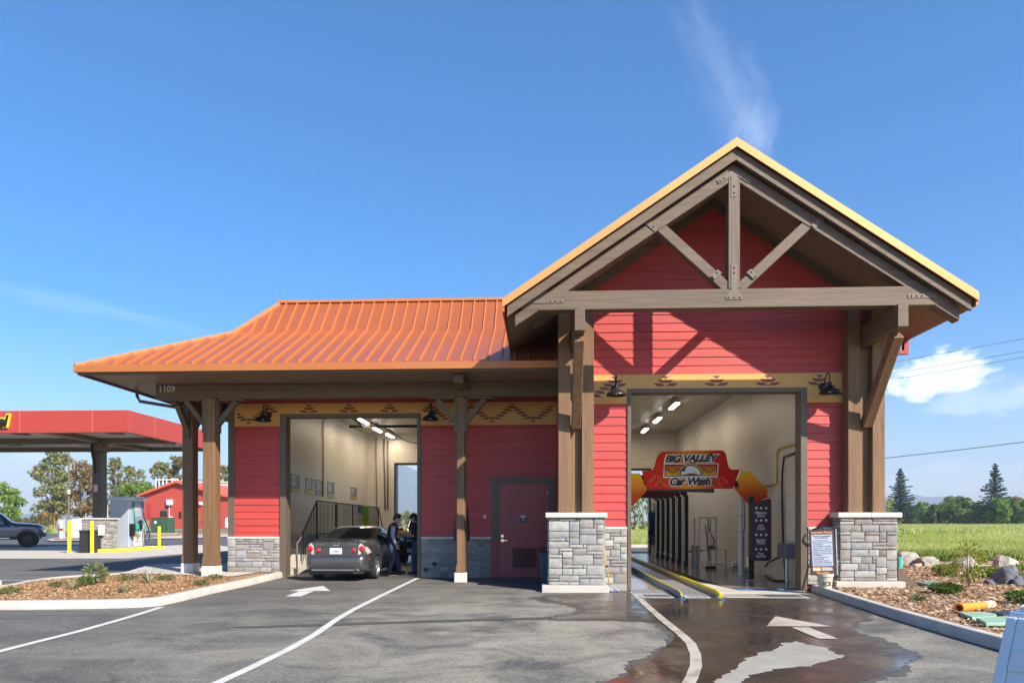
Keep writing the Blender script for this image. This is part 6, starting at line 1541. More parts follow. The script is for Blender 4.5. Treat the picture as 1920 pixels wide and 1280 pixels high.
def person(label, J, loc, rotz, grip, cap=False, sleeves='greycloth', top='cloth', legs='denim', short=False):
    t = thing('person', label, 'person', loc); t.rotation_euler.z = rotz
    V_ = {k: Vector(v) for k, v in J.items() if k not in ('hdR', 'hdL')}
    mb = MB(); hd = V_['head']; nk = V_['neck']; f = Vector(J['face']).normalized(); upv = Vector(J['crown']).normalized(); sd = f.cross(upv).normalized(); upv = sd.cross(f).normalized()
    Rm = Matrix((f, -sd, upv)).transposed() if Matrix((f, -sd, upv)).transposed().determinant() > 0 else Matrix((f, sd, upv)).transposed()
    # head with face, neck
    mb.ball(hd, .098, .078, .118, 18, 12, Rm).ball(hd + f * .025 - upv * .06, .068, .060, .062, 14, 10, Rm).caps(nk, hd - upv * .06 - f * .01, .056, .052)
    mb.caps(hd + f * .094 + upv * .006, hd + f * .114 - upv * .026, .010, .015, 8)          # nose
    mb.ball(hd + f * .086 + upv * .028, .012, .05, .01, 8, 6, Rm)                             # brow
    mb.ball(hd + f * .085 - upv * .058, .014, .026, .008, 8, 6, Rm).ball(hd + f * .075 - upv * .088, .02, .024, .018, 8, 6, Rm)   # mouth, chin
    for s in (-1, 1): mb.ball(hd + sd * s * .078 - f * .005 - upv * .005, .022, .010, .032, 10, 8, Rm)
    # torso and limbs
    pv, ch = V_['pelvis'], V_['chest']; mid = pv.lerp(ch, .5)
    mb.ball(pv, .115, .155, .13, 14, 10).caps(pv, mid, .125, .125).caps(mid, ch, .125, .14).ball(ch, .12, .17, .15).caps(ch + Vector((0, 0, .06)), nk, .09, .06)
    for s in ('R', 'L'):
        sh, el, wr_ = V_['sh' + s], V_['el' + s], V_['wr' + s]; mb.caps(ch + Vector((0, 0, .06)), sh, .08, .062).caps(sh, el, .056, .043).caps(el, wr_, .042, .027)
        hp, kn, an = V_['hp' + s], V_['kn' + s], V_['an' + s]; mb.caps(hp, kn, .088, .060).caps(kn, an, .056, .036).ball(kn.lerp(an, .3) - Vector((.015, 0, 0)), .058, .055, .11)
        mb.caps(an, an + Vector((.02, 0, -.04)), .036, .036)
        hand(mb, wr_, J['hd' + s][0], J['hd' + s][1], J['hd' + s][2], J['hd' + s][3])
    o = mb.build('body', 'skin', t, world=False); remesh(o, .0075, 2)
    # clothes
    mb = MB()
    mb.ball(pv, .130, .172, .145, 14, 10)
    for s in ('R', 'L'):
        hp, kn, an = V_['hp' + s], V_['kn' + s], V_['an' + s]; mb.caps(pv, hp, .12, .105).caps(hp, kn, .103, .080).caps(kn, an + Vector((0, 0, .01)), .078, .070)
    mb.ball(V_['anR'].lerp(V_['knR'], .15), .082, .078, .05).ball(V_['anL'].lerp(V_['knL'], .15), .082, .078, .05)
    o = mb.build('trousers', legs, t, world=False); remesh(o, .014, 3)
    mb = MB(); mb.ball(pv + Vector((0, 0, .05)), .145, .185, .12).caps(pv + Vector((0, 0, .08)), ch, .145, .155).ball(ch, .142, .195, .17).caps(ch + Vector((0, 0, .07)), nk - Vector((0, 0, .02)), .10, .070)
    for s in ('R', 'L'): mb.caps(ch + Vector((0, 0, .06)), V_['sh' + s], .095, .078)
    o = mb.build('vest' if sleeves != top else 'shirt', top, t, world=False); remesh(o, .014, 4)
    for s in ('R', 'L'):
        mb = MB(); sh, el, wr_ = V_['sh' + s], V_['el' + s], V_['wr' + s]
        if short: mb.caps(sh, sh.lerp(el, .75), .073, .072)
        else: mb.caps(sh, el, .074, .062).caps(el, el.lerp(wr_, .93), .061, .046).ball(el.lerp(sh, .2), .066, .066, .05)
        o = mb.build('sleeve', sleeves, t, world=False); remesh(o, .012, 3)
        if not short:
            MB().caps(el.lerp(wr_, .86), el.lerp(wr_, .98), .044, .040).build('cuff', 'cloth', o, smooth=True, world=False)
        mb = MB(); an = V_['an' + s]; fd = Vector(J.get('foot' + s, (1, 0, 0))).normalized()
        mb.caps(an + Vector((0, 0, -.035)) - fd * .03, an + fd * .15 + Vector((0, 0, -.055)), .048, .042).ball(an + fd * .08 + Vector((0, 0, -.07)), .15, .05, .028, 12, 8, Matrix((fd, Vector((-fd.y, fd.x, 0)), Vector((0, 0, 1)))).transposed())
        o = mb.build('shoe', 'rubber', t, world=False); remesh(o, .01, 2)
    mb = MB(); rr = random.Random(4)
    if cap:
        mb.ball(hd + upv * .045 - f * .008, .112, .094, .092, 18, 10, Rm); o = MB().ball(hd + f * .125 + upv * .055, .08, .075, .010, 14, 6, Rm).build('cap_peak', 'cloth', t, smooth=True, world=False)
        o = mb.build('cap', 'cloth', t, world=False, smooth=True)
        mb = MB(); mb.ball(hd - f * .03 - upv * .02, .085, .084, .10, 14, 10, Rm); mb.build('hair', 'hair', t, smooth=True, world=False)
    else:
        mb.ball(hd + upv * .035 - f * .025, .108, .092, .102, 16, 10, Rm).ball(hd - f * .055 - upv * .02, .065, .083, .09, 14, 10, Rm)
        for k in range(90):
            a = rr.uniform(0, 6.28); e_ = rr.uniform(-.1, 1.45); dv = (f * math.cos(a) * math.cos(e_) * .95 + sd * math.sin(a) * math.cos(e_) * .85 + upv * math.sin(e_))
            if dv.dot(f) > .55 and dv.dot(upv) < .55: continue
            p = hd + upv * .03 - f * .022 + dv * .095; mb.caps(p, p + dv * .022 + Vector((rr.uniform(-.02, .02), rr.uniform(-.02, .02), rr.uniform(-.035, .005))), .018, .007, 6)
        o = mb.build('hair', 'hair', t, world=False); remesh(o, .008, 1)
    mb = MB()
    for s in (-1, 1): mb.ball(hd + f * .088 + sd * s * .032 + upv * .008, .008, .012, .006, 8, 6, Rm)
    mb.build('eyes', 'hair', t, smooth=True, world=False)
    return t
# local axes: +X forward, +Y to the person's left
J1 = dict(pelvis=(-.02, 0, .92), chest=(.05, 0, 1.31), neck=(.09, 0, 1.475), head=(.165, 0, 1.61), face=(.85, -.12, -.52), crown=(.5, 0, .86),
          shR=(.05, -.175, 1.395), elR=(.03, -.23, 1.11), wrR=(.12, -.235, .88), shL=(.06, .175, 1.395), elL=(.24, .24, 1.14), wrL=(.50, .16, 1.13),
          hpR=(-.02, -.09, .86), knR=(.06, -.10, .48), anR=(-.10, -.11, .10), hpL=(-.02, .09, .86), knL=(.16, .11, .48), anL=(.20, .12, .10),
          hdR=((.35, .05, -.94), (-.2, .95, 0), (.9, .2, .3), .35), hdL=((1, -.1, 0), (0, .2, -1), (0, -1, 0), .4))
q = PZ(743, 1077.5); person('young worker with brown hair in dark vest and grey sleeves, bending towards the SUV', J1, (q.x - .16, q.y + .12, .012), R(12), None)
J2 = dict(pelvis=(0, 0, .95), chest=(.02, 0, 1.31), neck=(.04, 0, 1.48), head=(.09, 0, 1.62), face=(.9, .1, -.42), crown=(.4, 0, .9),
          shR=(.03, -.18, 1.40), elR=(.02, -.22, 1.12), wrR=(.26, -.16, 1.19), shL=(.03, .18, 1.40), elL=(.03, .24, 1.12), wrL=(.27, .12, 1.16),
          hpR=(0, -.09, .88), knR=(.03, -.10, .49), anR=(-.02, -.12, .10), hpL=(0, .09, .88), knL=(.05, .11, .49), anL=(.03, .13, .10),
          hdR=((1, .3, .15), (0, .3, 1), (0, 1, 0), -.6), hdL=((1, -.25, .1), (0, -.3, 1), (0, -1, 0), -.6))
q = PZ(776, 1077.5); P2 = person('worker in black cap and dark clothes at the right jamb of the car bay', J2, (q.x + .06, q.y + .12, .012), R(172), None, cap=True, sleeves='cloth', legs='denim', short=True)
mb = MB(); c = Vector((q.x - .34, q.y + .13, 1.23)); mb.ball(c, .14, .07, .06).ball(c + Vector((-.10, 0, .01)), .08, .06, .05).ball(c + Vector((.06, .03, -.03)), .09, .05, .06)
o = mb.build('cleaning_cloth', 'orange'); remesh(o, .015, 5); tag(o, 'orange cleaning cloth in the hands of the capped worker', 'cloth')

# ================================================================ FUEL STATION
FY0, FY1, FX1 = 29.3, 37.6, -18.2
t = thing('fuel_canopy', 'red flat fuel station canopy on a brown column at far left', 'canopy', (-22.15, 33.3, 0))
zb_, zt_ = 5.45, 6.43
cf = MB().box(-60, FX1, FY0, FY0 + .15, zb_, zt_).box(FX1 - .15, FX1, FY0 + .151, FY1, zb_, zt_).box(-60, FX1 - .151, FY1 - .15, FY1, zb_, zt_).build('fascia', 'canred', t, bevel=.01)
mb = MB()
for px in (37, 173): x = PY(px, 790, FY0).x; mb.box(x - .012, x + .012, FY0 - .003, FY0, zb_, zt_)
for y in (31.4, 34.0, 36.4): mb.box(FX1, FX1 + .003, y - .012, y + .012, zb_, zt_)
mb.build('panel_joint', mat('joint_pale', (.62, .16, .13), .5, var=0), cf)
MB().box(-60, FX1 - .155, FY1 - .20, FY1 - .1505, zb_ - .02, zb_ + .215).box(-60, FX1 - .205, FY0 + .1505, FY0 + .2, zb_ - .0, zb_ + .215).box(FX1 - .20, FX1 - .1505, FY0 + .2, FY1 - .2, zb_ - .0, zb_ + .215).build('inner_trim', 'trim', t)
MB().box(-60, FX1 - .16, FY0 + .151, FY1 - .151, zb_ + .22, zb_ + .25).build('canopy_soffit', 'canopysoff', t)
MB().box(-60, FX1 - .16, FY0 + .16, FY1 - .16, zt_ - .14, zt_ - .1).build('canopy_deck', 'whitep', t)
MB().box(-60, FX1 - .17, 33.05, 33.55, zb_ - .05, zb_ + .218).box(-22.4, -21.9, FY0 + .2, FY1 - .2, zb_ + .0, zb_ + .215).build('canopy_beam', 'trim', t)
cl = MB().box(-22.38, -21.92, 33.07, 33.53, 1.7, zb_ - .055).build('canopy_column', mat('column_brown', (.065, .045, .035), .4, var=.06), t, bevel=.01)
MB().box(-22.44, -21.86, 33.02, 33.60, 5.0, 5.36).build('column_collar', 'trim', cl)
MB().box(-22.28, -22.08, 33.03, 33.065, 3.0, 3.35).build('column_sign', mat('pale_red', (.5, .3, .28), .5), cl)
mb = MB(); mb.tube([(-22.38, 33.0, 5.4), (-22.36, 32.98, 4.9), (-22.26, 33.02, 4.3), (-22.2, 33.04, 3.9)], .025).tube([(-22.30, 33.0, 5.4), (-22.30, 32.96, 4.8), (-22.20, 33.02, 4.2)], .02).tube([(-22.6, 33.0, 4.98), (-22.3, 32.98, 4.99), (-21.7, 33.0, 4.97)], .02); mb.build('conduit', 'black', cl)
for i, (x, y) in enumerate(((-20.0, 31.2), (-20.0, 35.6), (-24.6, 31.2), (-24.6, 35.6), (-28.5, 31.2), (-28.5, 35.6))):
    MB().box(x - .3, x + .3, y - .3, y + .3, zb_ + .17, zb_ + .219).build('canopy_light', 'black', t, bevel=.02)
pc = PY(10, 789, FY0 - .12)
for nm, m, b, d in (('lettering_outline', mat('sign_yellow', (.85, .62, .05), .4, var=0), .09, .10), ('lettering', 'signblack', .03, .125)):
    V, Fs = text_mesh('Fuel', None, None, b, .25, .5); V0, _ = text_mesh('Fuel', None, None, .03, .25)
    sz = V0.max(0) - V0.min(0); xr = PY(20, 789, FY0).x; w_ = 1.15; mb = MB()
    mb.add([(xr - w_ / 2 + v[0] * w_ / sz[0], FY0 - d / 2 - v[2] * d, pc.z + v[1] * .55 / sz[1]) for v in V], Fs); mb.build(nm, m, cf)
# pump island
isl = thing('pump_island', 'raised concrete pump island with yellow painted kerb', 'island', (-22.0, 32.2, 0))
pts = []
for a in np.linspace(180, 360, 13): pts.append((-21.95 + .85 * math.cos(R(a)), 32.9 + .55 * math.sin(R(a)), .005))
pts += [(-21.1, 37.4, .005), (-22.8, 37.4, .005)]
MB().prism(pts, (0, 0, .16)).build('yellow_kerb', 'yellow', isl, bevel=.02)
MB().prism([(-21.95 + (p[0] + 21.95) * .88, 34.8 + (p[1] - 34.8) * .95, .166) for p in pts], (0, 0, .004)).build('island_top', 'conc', isl)
t = thing('column_base', 'square stone veneer base around the brown canopy column', 'pillar', (-22.15, 33.3, .17))
MB().box(-22.68, -21.62, 32.72, 33.88, .171, 1.62).build('core', 'mortar', t)
ashlar('stone_facing', 'stone', t, (-22.68, 32.715, .175), (1, 0, 0), 1.06, 1.44, (0, -1, 0), 51); ashlar('stone_facing', 'stone', t, (-21.615, 32.72, .175), (0, 1, 0), 1.16, 1.44, (1, 0, 0), 52)
MB().box(-22.78, -21.52, 32.62, 33.98, 1.622, 1.695).build('stone_cap', 'cap', t, bevel=.01)
t = thing('fuel_dispenser', 'grey blue fuel dispenser with nozzle on the pump island', 'fuel dispenser', (-21.85, 35.2, .17))
x0, x1, y0, y1 = -22.42, -21.40, 34.5, 35.9
MB().box(x0, x1, y0, y1, .171, 2.62).build('cabinet', mat('pump_grey', (.40, .44, .50), .4, .2, var=.03), t, bevel=.02)
mb = MB(); vs = []
for u in np.linspace(0, 1, 9): vs.append((x1 + .1, y0 - .1 + u * (y1 - y0 + .2), 2.66 + .16 + .10 * math.sin(math.pi * u)))
prof = [(x1 + .12, y0 - .08, 2.622)] + [(x1 + .12, y0 - .08 + u * (y1 - y0 + .16), 2.74 + .09 * math.sin(math.pi * u)) for u in np.linspace(0, 1, 11)] + [(x1 + .12, y1 + .08, 2.622)]
vl = MB().prism(prof, (x0 - x1 - .28, 0, 0)).build('valance', mat('pump_light_grey', (.56, .58, .60), .4, .1, var=.03), t, bevel=.01)
mb = MB(); text(mb, 'OVATION', (x1 + .124, (y0 + y1) / 2, 2.72), (0, 1, 0), ZA, width=.80, height=.09, bold=.02); mb.build('lettering', 'signblack', vl)
fx = x1 + .002
fp = MB().box(fx, fx + .05, y0 + .30, y1 - .32, .30, 2.55).build('front_panel', mat('pump_panel', (.22, .26, .31), .35), t, bevel=.01)
MB().box(fx + .05, fx + .07, y0 + .40, y1 - .45, 1.75, 2.45).build('screen_bezel', mat('bezel', (.30, .34, .40), .2), fp)
MB().box(fx + .07, fx + .078, y0 + .45, y1 - .55, 2.05, 2.32).build('price_sign', mat('price_pink', (.55, .35, .37), .4), fp)
MB().box(fx + .05, fx + .075, y0 + .34, y1 - .36, .22, .98).build('advert_panel', mat('ad_white', (.72, .70, .62), .5, var=.1, scale=8), fp)
mb = MB()
for k in range(6): mb.ball((fx + .078, y0 + .45 + .09 * k, .74 + .05 * (k % 2)), .01, .045, .10)
mb.build('advert_art', mat('ad_art', (.62, .16, .05), .5, var=.6, scale=9), fp)
mb = MB(); text(mb, 'Running 2 Fuel', (fx + .08, (y0 + y1) / 2 - .02, .46), (0, 1, 0), ZA, width=.58, height=.10, bold=.03); mb.build('advert_lettering', 'signblack', fp)
nz = MB().box(fx + .05, fx + .16, y0 + .48, y0 + .72, 1.1, 1.45).build('nozzle_boot', mat('nozzle_green', (.02, .32, .15), .4), t, bevel=.03); MB().beam((fx + .12, y0 + .6, 1.5), (fx + .20, y0 + .85, 1.15), .06, .06).build('nozzle', 'black', nz)
nz = MB().box(fx + .05, fx + .16, y0 + .78, y0 + 1.0, 1.1, 1.6).build('nozzle_boot', 'black', t, bevel=.03)
MB().tube([(fx + .08, y0 + .32, 2.55), (fx + .12, y0 + .33, 1.8), (fx + .2, y0 + .36, 1.0), (fx + .22, y0 + .45, .6), (fx + .2, y0 + .6, 1.1)], .028).build('hose', mat('hose_green', (.01, .25, .18), .4), t, smooth=True)
MB().tube([(fx + .08, y1 - .3, 2.55), (fx + .14, y1 - .28, 1.7), (fx + .25, y1 - .15, 1.3), (fx + .3, y1 - .02, .8), (fx + .3, y1 - .1, .4), (fx + .26, y1 - .35, .35), (fx + .2, y1 - .4, 1.1)], .03).build('hose', 'black', t, smooth=True)
MB().box(fx, fx + .26, y0 + .02, y0 + .16, .75, 1.4).build('squeegee_holder', 'black', t, bevel=.02)
def bollard(px, py, lb, h=1.13):
    q = PZ(px, py, .004); t = thing('bollard', lb, 'bollard', q, 'yellow bollards round the pump island')
    MB().lathe([(0, 0), (.085, 0), (.085, h - .03), (.06, h - .005), (0, h)], (0, 0, 0), 20).build('post', 'yellow', t, smooth='auto', world=False)
    MB().lathe([(.09, 0), (.12, 0), (.12, .02), (.0855, .03)], (0, 0, 0), 20).build('collar', 'conc', t, smooth='auto', world=False)
bollard(130, 1036.5, 'yellow bollard standing alone left of the black bin', 1.58); bollard(172.5, 1036.5, 'yellow bollard in front of the black bin', 1.53); bollard(298.5, 1028.5, 'yellow bollard at the right end of the pump island', 1.25)
q = PZ(168, 1037.5, .004); t = thing('waste_bin', 'black square waste bin behind the middle yellow bollard', 'bin', (PY(169, 1000, 32.36).x, 32.36, .004))
MB().box(-.36, .36, -.3, .3, 0, .98).build('bin_body', 'plastic', t, world=False, bevel=.03)
hd_ = MB().box(-.38, .38, -.32, .32, .981, 1.10).build('bin_lid', 'plastic', t, world=False, bevel=.03)
mb = MB()
for z in (.30, .48, .66): mb.box(-.22, .10, -.306, -.301, z, z + .07)
mb.build('bin_slots', 'rubber', t, world=False)
MB().box(.37, .52, .05, .30, .85, 1.35).build('paper_holder', 'whitep', t, world=False)
MT['plasticwhite2'] = MT['plasticwhite']
q = PZ(146, 1009.5); sb = aframe((q.x, q.y, 0), R(8), 'small white sandwich board beyond the fuel bollards', 1.55, art=False)
MB().prism([(-.36, -.40, .42), (.36, -.40, .42), (.32, -.17, 1.15), (-.32, -.17, 1.15)], (0, -.006, 0)).build('printed_panel', mat('smudged_print', (.62, .60, .68), .5, var=.35, scale=5), sb, world=False)
# ================================================================ PLANTS
def leafmesh(name, C, size, pal, seed, parent=None, m='leaf', flat=0.0, world=True, nvar=.25, aspect=.55, csel=None):
    """many single leaf faces at the points C"""
    g = np.random.default_rng(seed); n = len(C); C = np.asarray(C, float)
    d1 = g.normal(size=(n, 3)); d1[:, 2] *= (1 - flat); d1 /= np.linalg.norm(d1, axis=1)[:, None]
    r = g.normal(size=(n, 3)); d2 = np.cross(d1, r); d2 /= np.linalg.norm(d2, axis=1)[:, None]
    s = (size * g.uniform(.6, 1.35, n))[:, None]
    V = np.stack([C - d1 * s, C + d2 * s * aspect, C + d1 * s, C - d2 * s * aspect], 1).reshape(-1, 3)
    pl = np.array(pal); ci = g.integers(0, len(pl), n) if csel is None else csel; col_ = pl[ci] * g.uniform(1 - nvar, 1 + nvar, n)[:, None]
    return npmesh(name, V, np.arange(n * 4).reshape(n, 4), m, parent, np.repeat(col_, 4, 0), world)
def cluster_points(centers, radii, per, seed, squash=.8):
    g = np.random.default_rng(seed); out = []; idx = []
    for k, (c, r) in enumerate(zip(centers, radii)):
        n = max(6, int(per * r ** 2)); p = g.normal(size=(n, 3)); p /= np.linalg.norm(p, axis=1)[:, None]
        p *= (r * g.uniform(.25, 1.0, n) ** .55)[:, None]; p[:, 2] *= squash; out.append(p + np.array(c)); idx.append(np.full(n, k))
    return np.concatenate(out), np.concatenate(idx)
def trunk_mb(mb, base, top, r0, r1, limbs, seed, wob=.3):
    rr = random.Random(seed); b, t = Vector(base), Vector(top); pts = []; n = 7
    for i in range(n):
        u = i / (n - 1); p = b.lerp(t, u); p.x += rr.uniform(-wob, wob) * u; p.y += rr.uniform(-wob, wob) * u; pts.append(p)
    mb.tube(pts, [r0 + (r1 - r0) * i / (n - 1) for i in range(n)], 8)
    for e, u in limbs:
        s_ = pts[min(n - 1, int(u * (n - 1)))]; e = Vector(e); m_ = s_.lerp(e, .5) + Vector((rr.uniform(-.1, .1), rr.uniform(-.1, .1), .12)) * (e - s_).length
        rb = (r0 + (r1 - r0) * u) * .5; mb.tube([s_, s_.lerp(m_, .6), m_, e], [rb, rb * .8, rb * .55, rb * .2], 6)
PAL_EUC = [(.20, .23, .085), (.25, .27, .09), (.15, .18, .08), (.27, .25, .09), (.28, .21, .075), (.21, .245, .12)]
PAL_RUST = [(.27, .16, .05), (.22, .15, .06), (.29, .18, .06), (.17, .15, .055), (.20, .17, .06)]
PAL_GRN = [(.15, .24, .04), (.19, .29, .055), (.12, .20, .04), (.22, .31, .07)]
PAL_DK = [(.055, .095, .035), (.075, .125, .04), (.065, .10, .05), (.09, .14, .05)]
PAL_MIX = [(.14, .21, .055), (.18, .25, .065), (.11, .165, .05), (.20, .25, .08), (.24, .24, .09)]
PAL_CON = [(.034, .066, .042), (.045, .085, .052), (.055, .092, .055), (.03, .055, .036)]
def broadleaf(name, label, base, h, wd, pal, seed, nb=26, per=95, leaf=.34, trunk_h=.28, group=None, dens=1.0, open_=.75, cat='tree', tr=None):
    rr = random.Random(seed); base = Vector(base); t = thing(name, label, cat, base, group); C = []; Rr = []
    for i in range(nb):
        z = trunk_h + (1 - trunk_h) * rr.uniform(.02, .98) ** .9; u = (z - trunk_h) / (1 - trunk_h)
        prof = math.sin(math.pi * min(.95, .14 + .80 * u)) ** .6 if open_ < .9 else math.sqrt(max(0, 1 - (2 * u - 1) ** 2)) ** .7
        a = rr.uniform(0, 2 * math.pi); q = rr.uniform(.15, 1) ** .6 * wd / 2 * prof
        C.append((base.x + q * math.cos(a), base.y + q * math.sin(a), base.z + z * h)); Rr.append(wd * rr.uniform(.09, .20) * dens)
    C.append((base.x, base.y, base.z + h * .93)); Rr.append(wd * .11)
    mb = MB(); trunk_mb(mb, base, base + Vector((rr.uniform(-.04, .04) * h, 0, h * .80)), tr or .022 * h, .005 * h, [(c, min(.9, max(.2, (c[2] - base.z) / h * .85 - .06))) for c in C[::2]], seed, .02 * h)
    mb.build('trunk', 'bark', t, smooth=True)
    P, idx = cluster_points(C, Rr, per, seed)
    g = np.random.default_rng(seed + 5); cc_ = g.integers(0, len(pal), len(C)); cs = np.where(g.random(len(idx)) < .6, cc_[idx], g.integers(0, len(pal), len(idx)))
    leafmesh('crown', P, leaf, pal, seed, t, csel=cs)
    return t
def conifer(label, base, h, wd, seed):
    rr = random.Random(seed); base = Vector(base); t = thing('conifer_tree', label, 'tree', base, 'tall conifers beyond the field')
    mb = MB(); mb.tube([base, base + Vector((0, 0, h * .5)), base + Vector((0, 0, h))], [.018 * h, .011 * h, .002 * h], 8); P = []
    z = .13
    while z < .985:
        L_ = wd / 2 * (1 - z) ** .72 * rr.uniform(.72, 1.12) + .1; nb = max(4, int(9 * (1 - z) + 4)); a0 = rr.uniform(0, 6)
        for k in range(nb):
            a = a0 + 2 * math.pi * k / nb + rr.uniform(-.25, .25); l_ = L_ * rr.uniform(.40, 1.22); dz = rr.uniform(-.06, .10)
            e = base + Vector((l_ * math.cos(a), l_ * math.sin(a), z * h + l_ * dz)); s_ = base + Vector((0, 0, z * h))
            mb.tube([s_, s_.lerp(e, .5) - Vector((0, 0, .05 * l_)), e], [.05, .035, .01], 4)
            n = int(10 + l_ * 15)
            for j in range(n):
                u = rr.uniform(.12, 1.0); p = s_.lerp(e, u) - Vector((0, 0, .05 * l_ * math.sin(math.pi * u))); sp = .42 * l_ * (1.05 - u) * .6 + .12
                P.append((p.x + rr.gauss(0, sp * .55), p.y + rr.gauss(0, sp * .55), p.z - abs(rr.gauss(0, .16)) + .05))
        z += .030 * (1.15 - .3 * z)
    mb.build('trunk', 'bark', t); leafmesh('crown', P, h * .013, PAL_CON, seed, t, flat=.55, aspect=.6)
    return t
def at_d(px, d, z=0.0):
    r_ = ray(px, HOR); return Vector((r_.x * d, r_.y * d, z))
def ht(py, d): return CAMH + (HOR - py) * d / F
# --- gum trees behind the fuel station
EUC = [(100, 165, 846, 62, PAL_EUC, 'tall grey green gum tree at left behind the fuel canopy'), (153, 172, 864, 50, PAL_RUST, 'rusty brown gum tree just left of the canopy column'), (216, 185, 858, 36, PAL_EUC, 'slender gum tree right of the canopy column'),
       (250, 190, 876, 44, PAL_EUC, 'lower open gum tree between canopy column and red barn'), (302, 195, 866, 46, PAL_EUC, 'gum tree rising behind the red barn, left one'), (336, 190, 856, 44, PAL_RUST, 'gum tree partly behind the corner porch post'), (425, 210, 872, 46, PAL_EUC, 'gum tree behind the beige building right of the porch posts')]
for k, (px, d, py, wpx, pal, lb) in enumerate(EUC):
    broadleaf('gum_tree', lb, at_d(px, d), ht(py, d), wpx * d / F * 1.15, pal, 100 + k, nb=80, per=40, leaf=.40, trunk_h=.14, group='gum trees beyond the fuel station', dens=.80, open_=.6, tr=.35)
broadleaf('round_tree', 'round bright green tree at the left edge above the pickup', at_d(8, 110), ht(910, 110), 62 * 110 / F, PAL_GRN, 120, nb=34, per=120, leaf=.24, trunk_h=.2, dens=1.05, open_=1)
broadleaf('round_tree', 'bright green round tree left of the red barn roof', at_d(256, 150), ht(904, 150), 56 * 150 / F, PAL_GRN, 121, nb=34, per=80, leaf=.30, trunk_h=.2, dens=1.1, open_=1)
broadleaf('sapling', 'small yellow green sapling beside the far parking strip', at_d(372, 88), ht(961, 88), 1.6, PAL_GRN, 122, nb=14, per=420, leaf=.10, trunk_h=.25)
broadleaf('shrub', 'orange brown shrub by the far left fence', at_d(94, 95), ht(962, 95), 3.0, PAL_RUST, 123, nb=20, per=260, leaf=.14, trunk_h=.05, cat='shrub', open_=1)
# --- scrub line and hills at left
def scatter_stuff(name, label, pts, leaf, pal, seed):
    o = leafmesh(name, pts, leaf, pal, seed); tag(o, label, None, None, 'stuff'); return o
g = np.random.default_rng(9); n = 5200; d = g.uniform(150, 190, n); px = g.uniform(-60, 118, n); P = []
for i in range(n):
    hmax = 1.5 + 1.6 * (.5 + .5 * math.sin(px[i] * .13) * math.sin(px[i] * .31 + 1)); p = at_d(px[i], d[i]); P.append((p.x, p.y, g.uniform(0, hmax)))
scatter_stuff('undergrowth', 'low brown and green scrub along the left horizon', P, .38, [(.15, .12, .07), (.18, .14, .08), (.10, .12, .05), (.13, .11, .06), (.08, .11, .04)], 10)
# --- trees over the field on the right
RT = [(1700, 262, 951, 40, PAL_DK), (1727, 268, 944, 36, PAL_GRN), (1754, 272, 948, 34, PAL_MIX), (1776, 284, 957, 28, PAL_RUST), (1798, 258, 936, 52, PAL_MIX), (1830, 270, 944, 36, PAL_MIX), (1851, 279, 957, 24, PAL_RUST), (1872, 246, 935, 36, PAL_GRN), (1898, 262, 932, 44, PAL_RUST), (1921, 256, 938, 38, PAL_GRN), (1950, 262, 934, 40, PAL_MIX), (1985, 262, 938, 44, PAL_DK)]
RL = ['dark green tree nearest the right porch posts across the field', 'lighter green tree right of the first conifer', 'mid green tree in the gap left of the broad tree', 'low brownish tree left of the broad tree', 'broad dark round tree in the middle of the field edge', 'mid green tree right of the broad round tree', 'short brown bush left of the tall right conifer', 'bright green tree under the tall right conifer', 'brownish green tree right of the tall conifer', 'bright green tree near the right edge of the field line', 'tree at far right field edge, mid green', 'dark tree at far right field edge']
for k, (px, d, py, wpx, pal) in enumerate(RT):
    broadleaf('field_tree', RL[k], at_d(px, d), ht(py, d), wpx * d / F * 1.1, pal, 200 + k, nb=38, per=60, leaf=.42, trunk_h=.06, group='trees along the far edge of the field', dens=1.1, open_=1)
conifer('dark spreading conifer right of the porch posts', at_d(1688, 250), ht(877, 250), 74 * 250 / F, 301)
conifer('tall narrow conifer towards the right edge', at_d(1866, 252), ht(868, 252), 64 * 252 / F, 302)
g = np.random.default_rng(19); P = []
for i in range(9000):
    px = g.uniform(1640, 2300); d = g.uniform(283, 300); p = at_d(px, d); P.append((p.x, p.y, g.uniform(0, 3.4 + 2.0 * math.sin(px * .09) * math.sin(px * .023))))
scatter_stuff('treeline', 'dark hedge growth between the trees at the far field edge', P, .55, PAL_DK + PAL_MIX, 20)
# seen through the tunnel and the car bay
for k, (px, d, py, wpx, pal, lb) in enumerate(((1190, 100, 925, 22, PAL_MIX, 'grey green tree seen through the tunnel, left one'), (1206, 104, 932, 20, PAL_EUC, 'grey green tree seen through the tunnel, middle one'), (1222, 108, 928, 24, PAL_MIX, 'grey green tree seen through the tunnel, right one'), (1172, 106, 930, 24, PAL_DK, 'dark tree behind the left tunnel jamb'))):
    broadleaf('field_tree', lb, at_d(px, d), ht(py, d), wpx * d / F * 1.1, pal, 230 + k, nb=34, per=120, leaf=.20, trunk_h=.03, group='trees seen through the tunnel', dens=1.1, open_=1)
for k, (px, d, py, wpx, pal, lb) in enumerate(((750, 190, 962, 16, PAL_MIX, 'bush seen through the car bay, left of the worker'), (764, 180, 958, 20, PAL_EUC, 'tall bush seen through the car bay window gap'), (778, 186, 961, 18, PAL_MIX, 'bush seen through the car bay above the SUV'), (735, 186, 960, 20, PAL_MIX, 'bush hidden partly by the car bay end wall'))):
    broadleaf('far_bush', lb, at_d(px, d), ht(py, d), wpx * d / F * 1.1, pal, 240 + k, nb=24, per=70, leaf=.32, trunk_h=.02, group='bushes seen through the car bay', cat='bush', dens=1.1, open_=1)
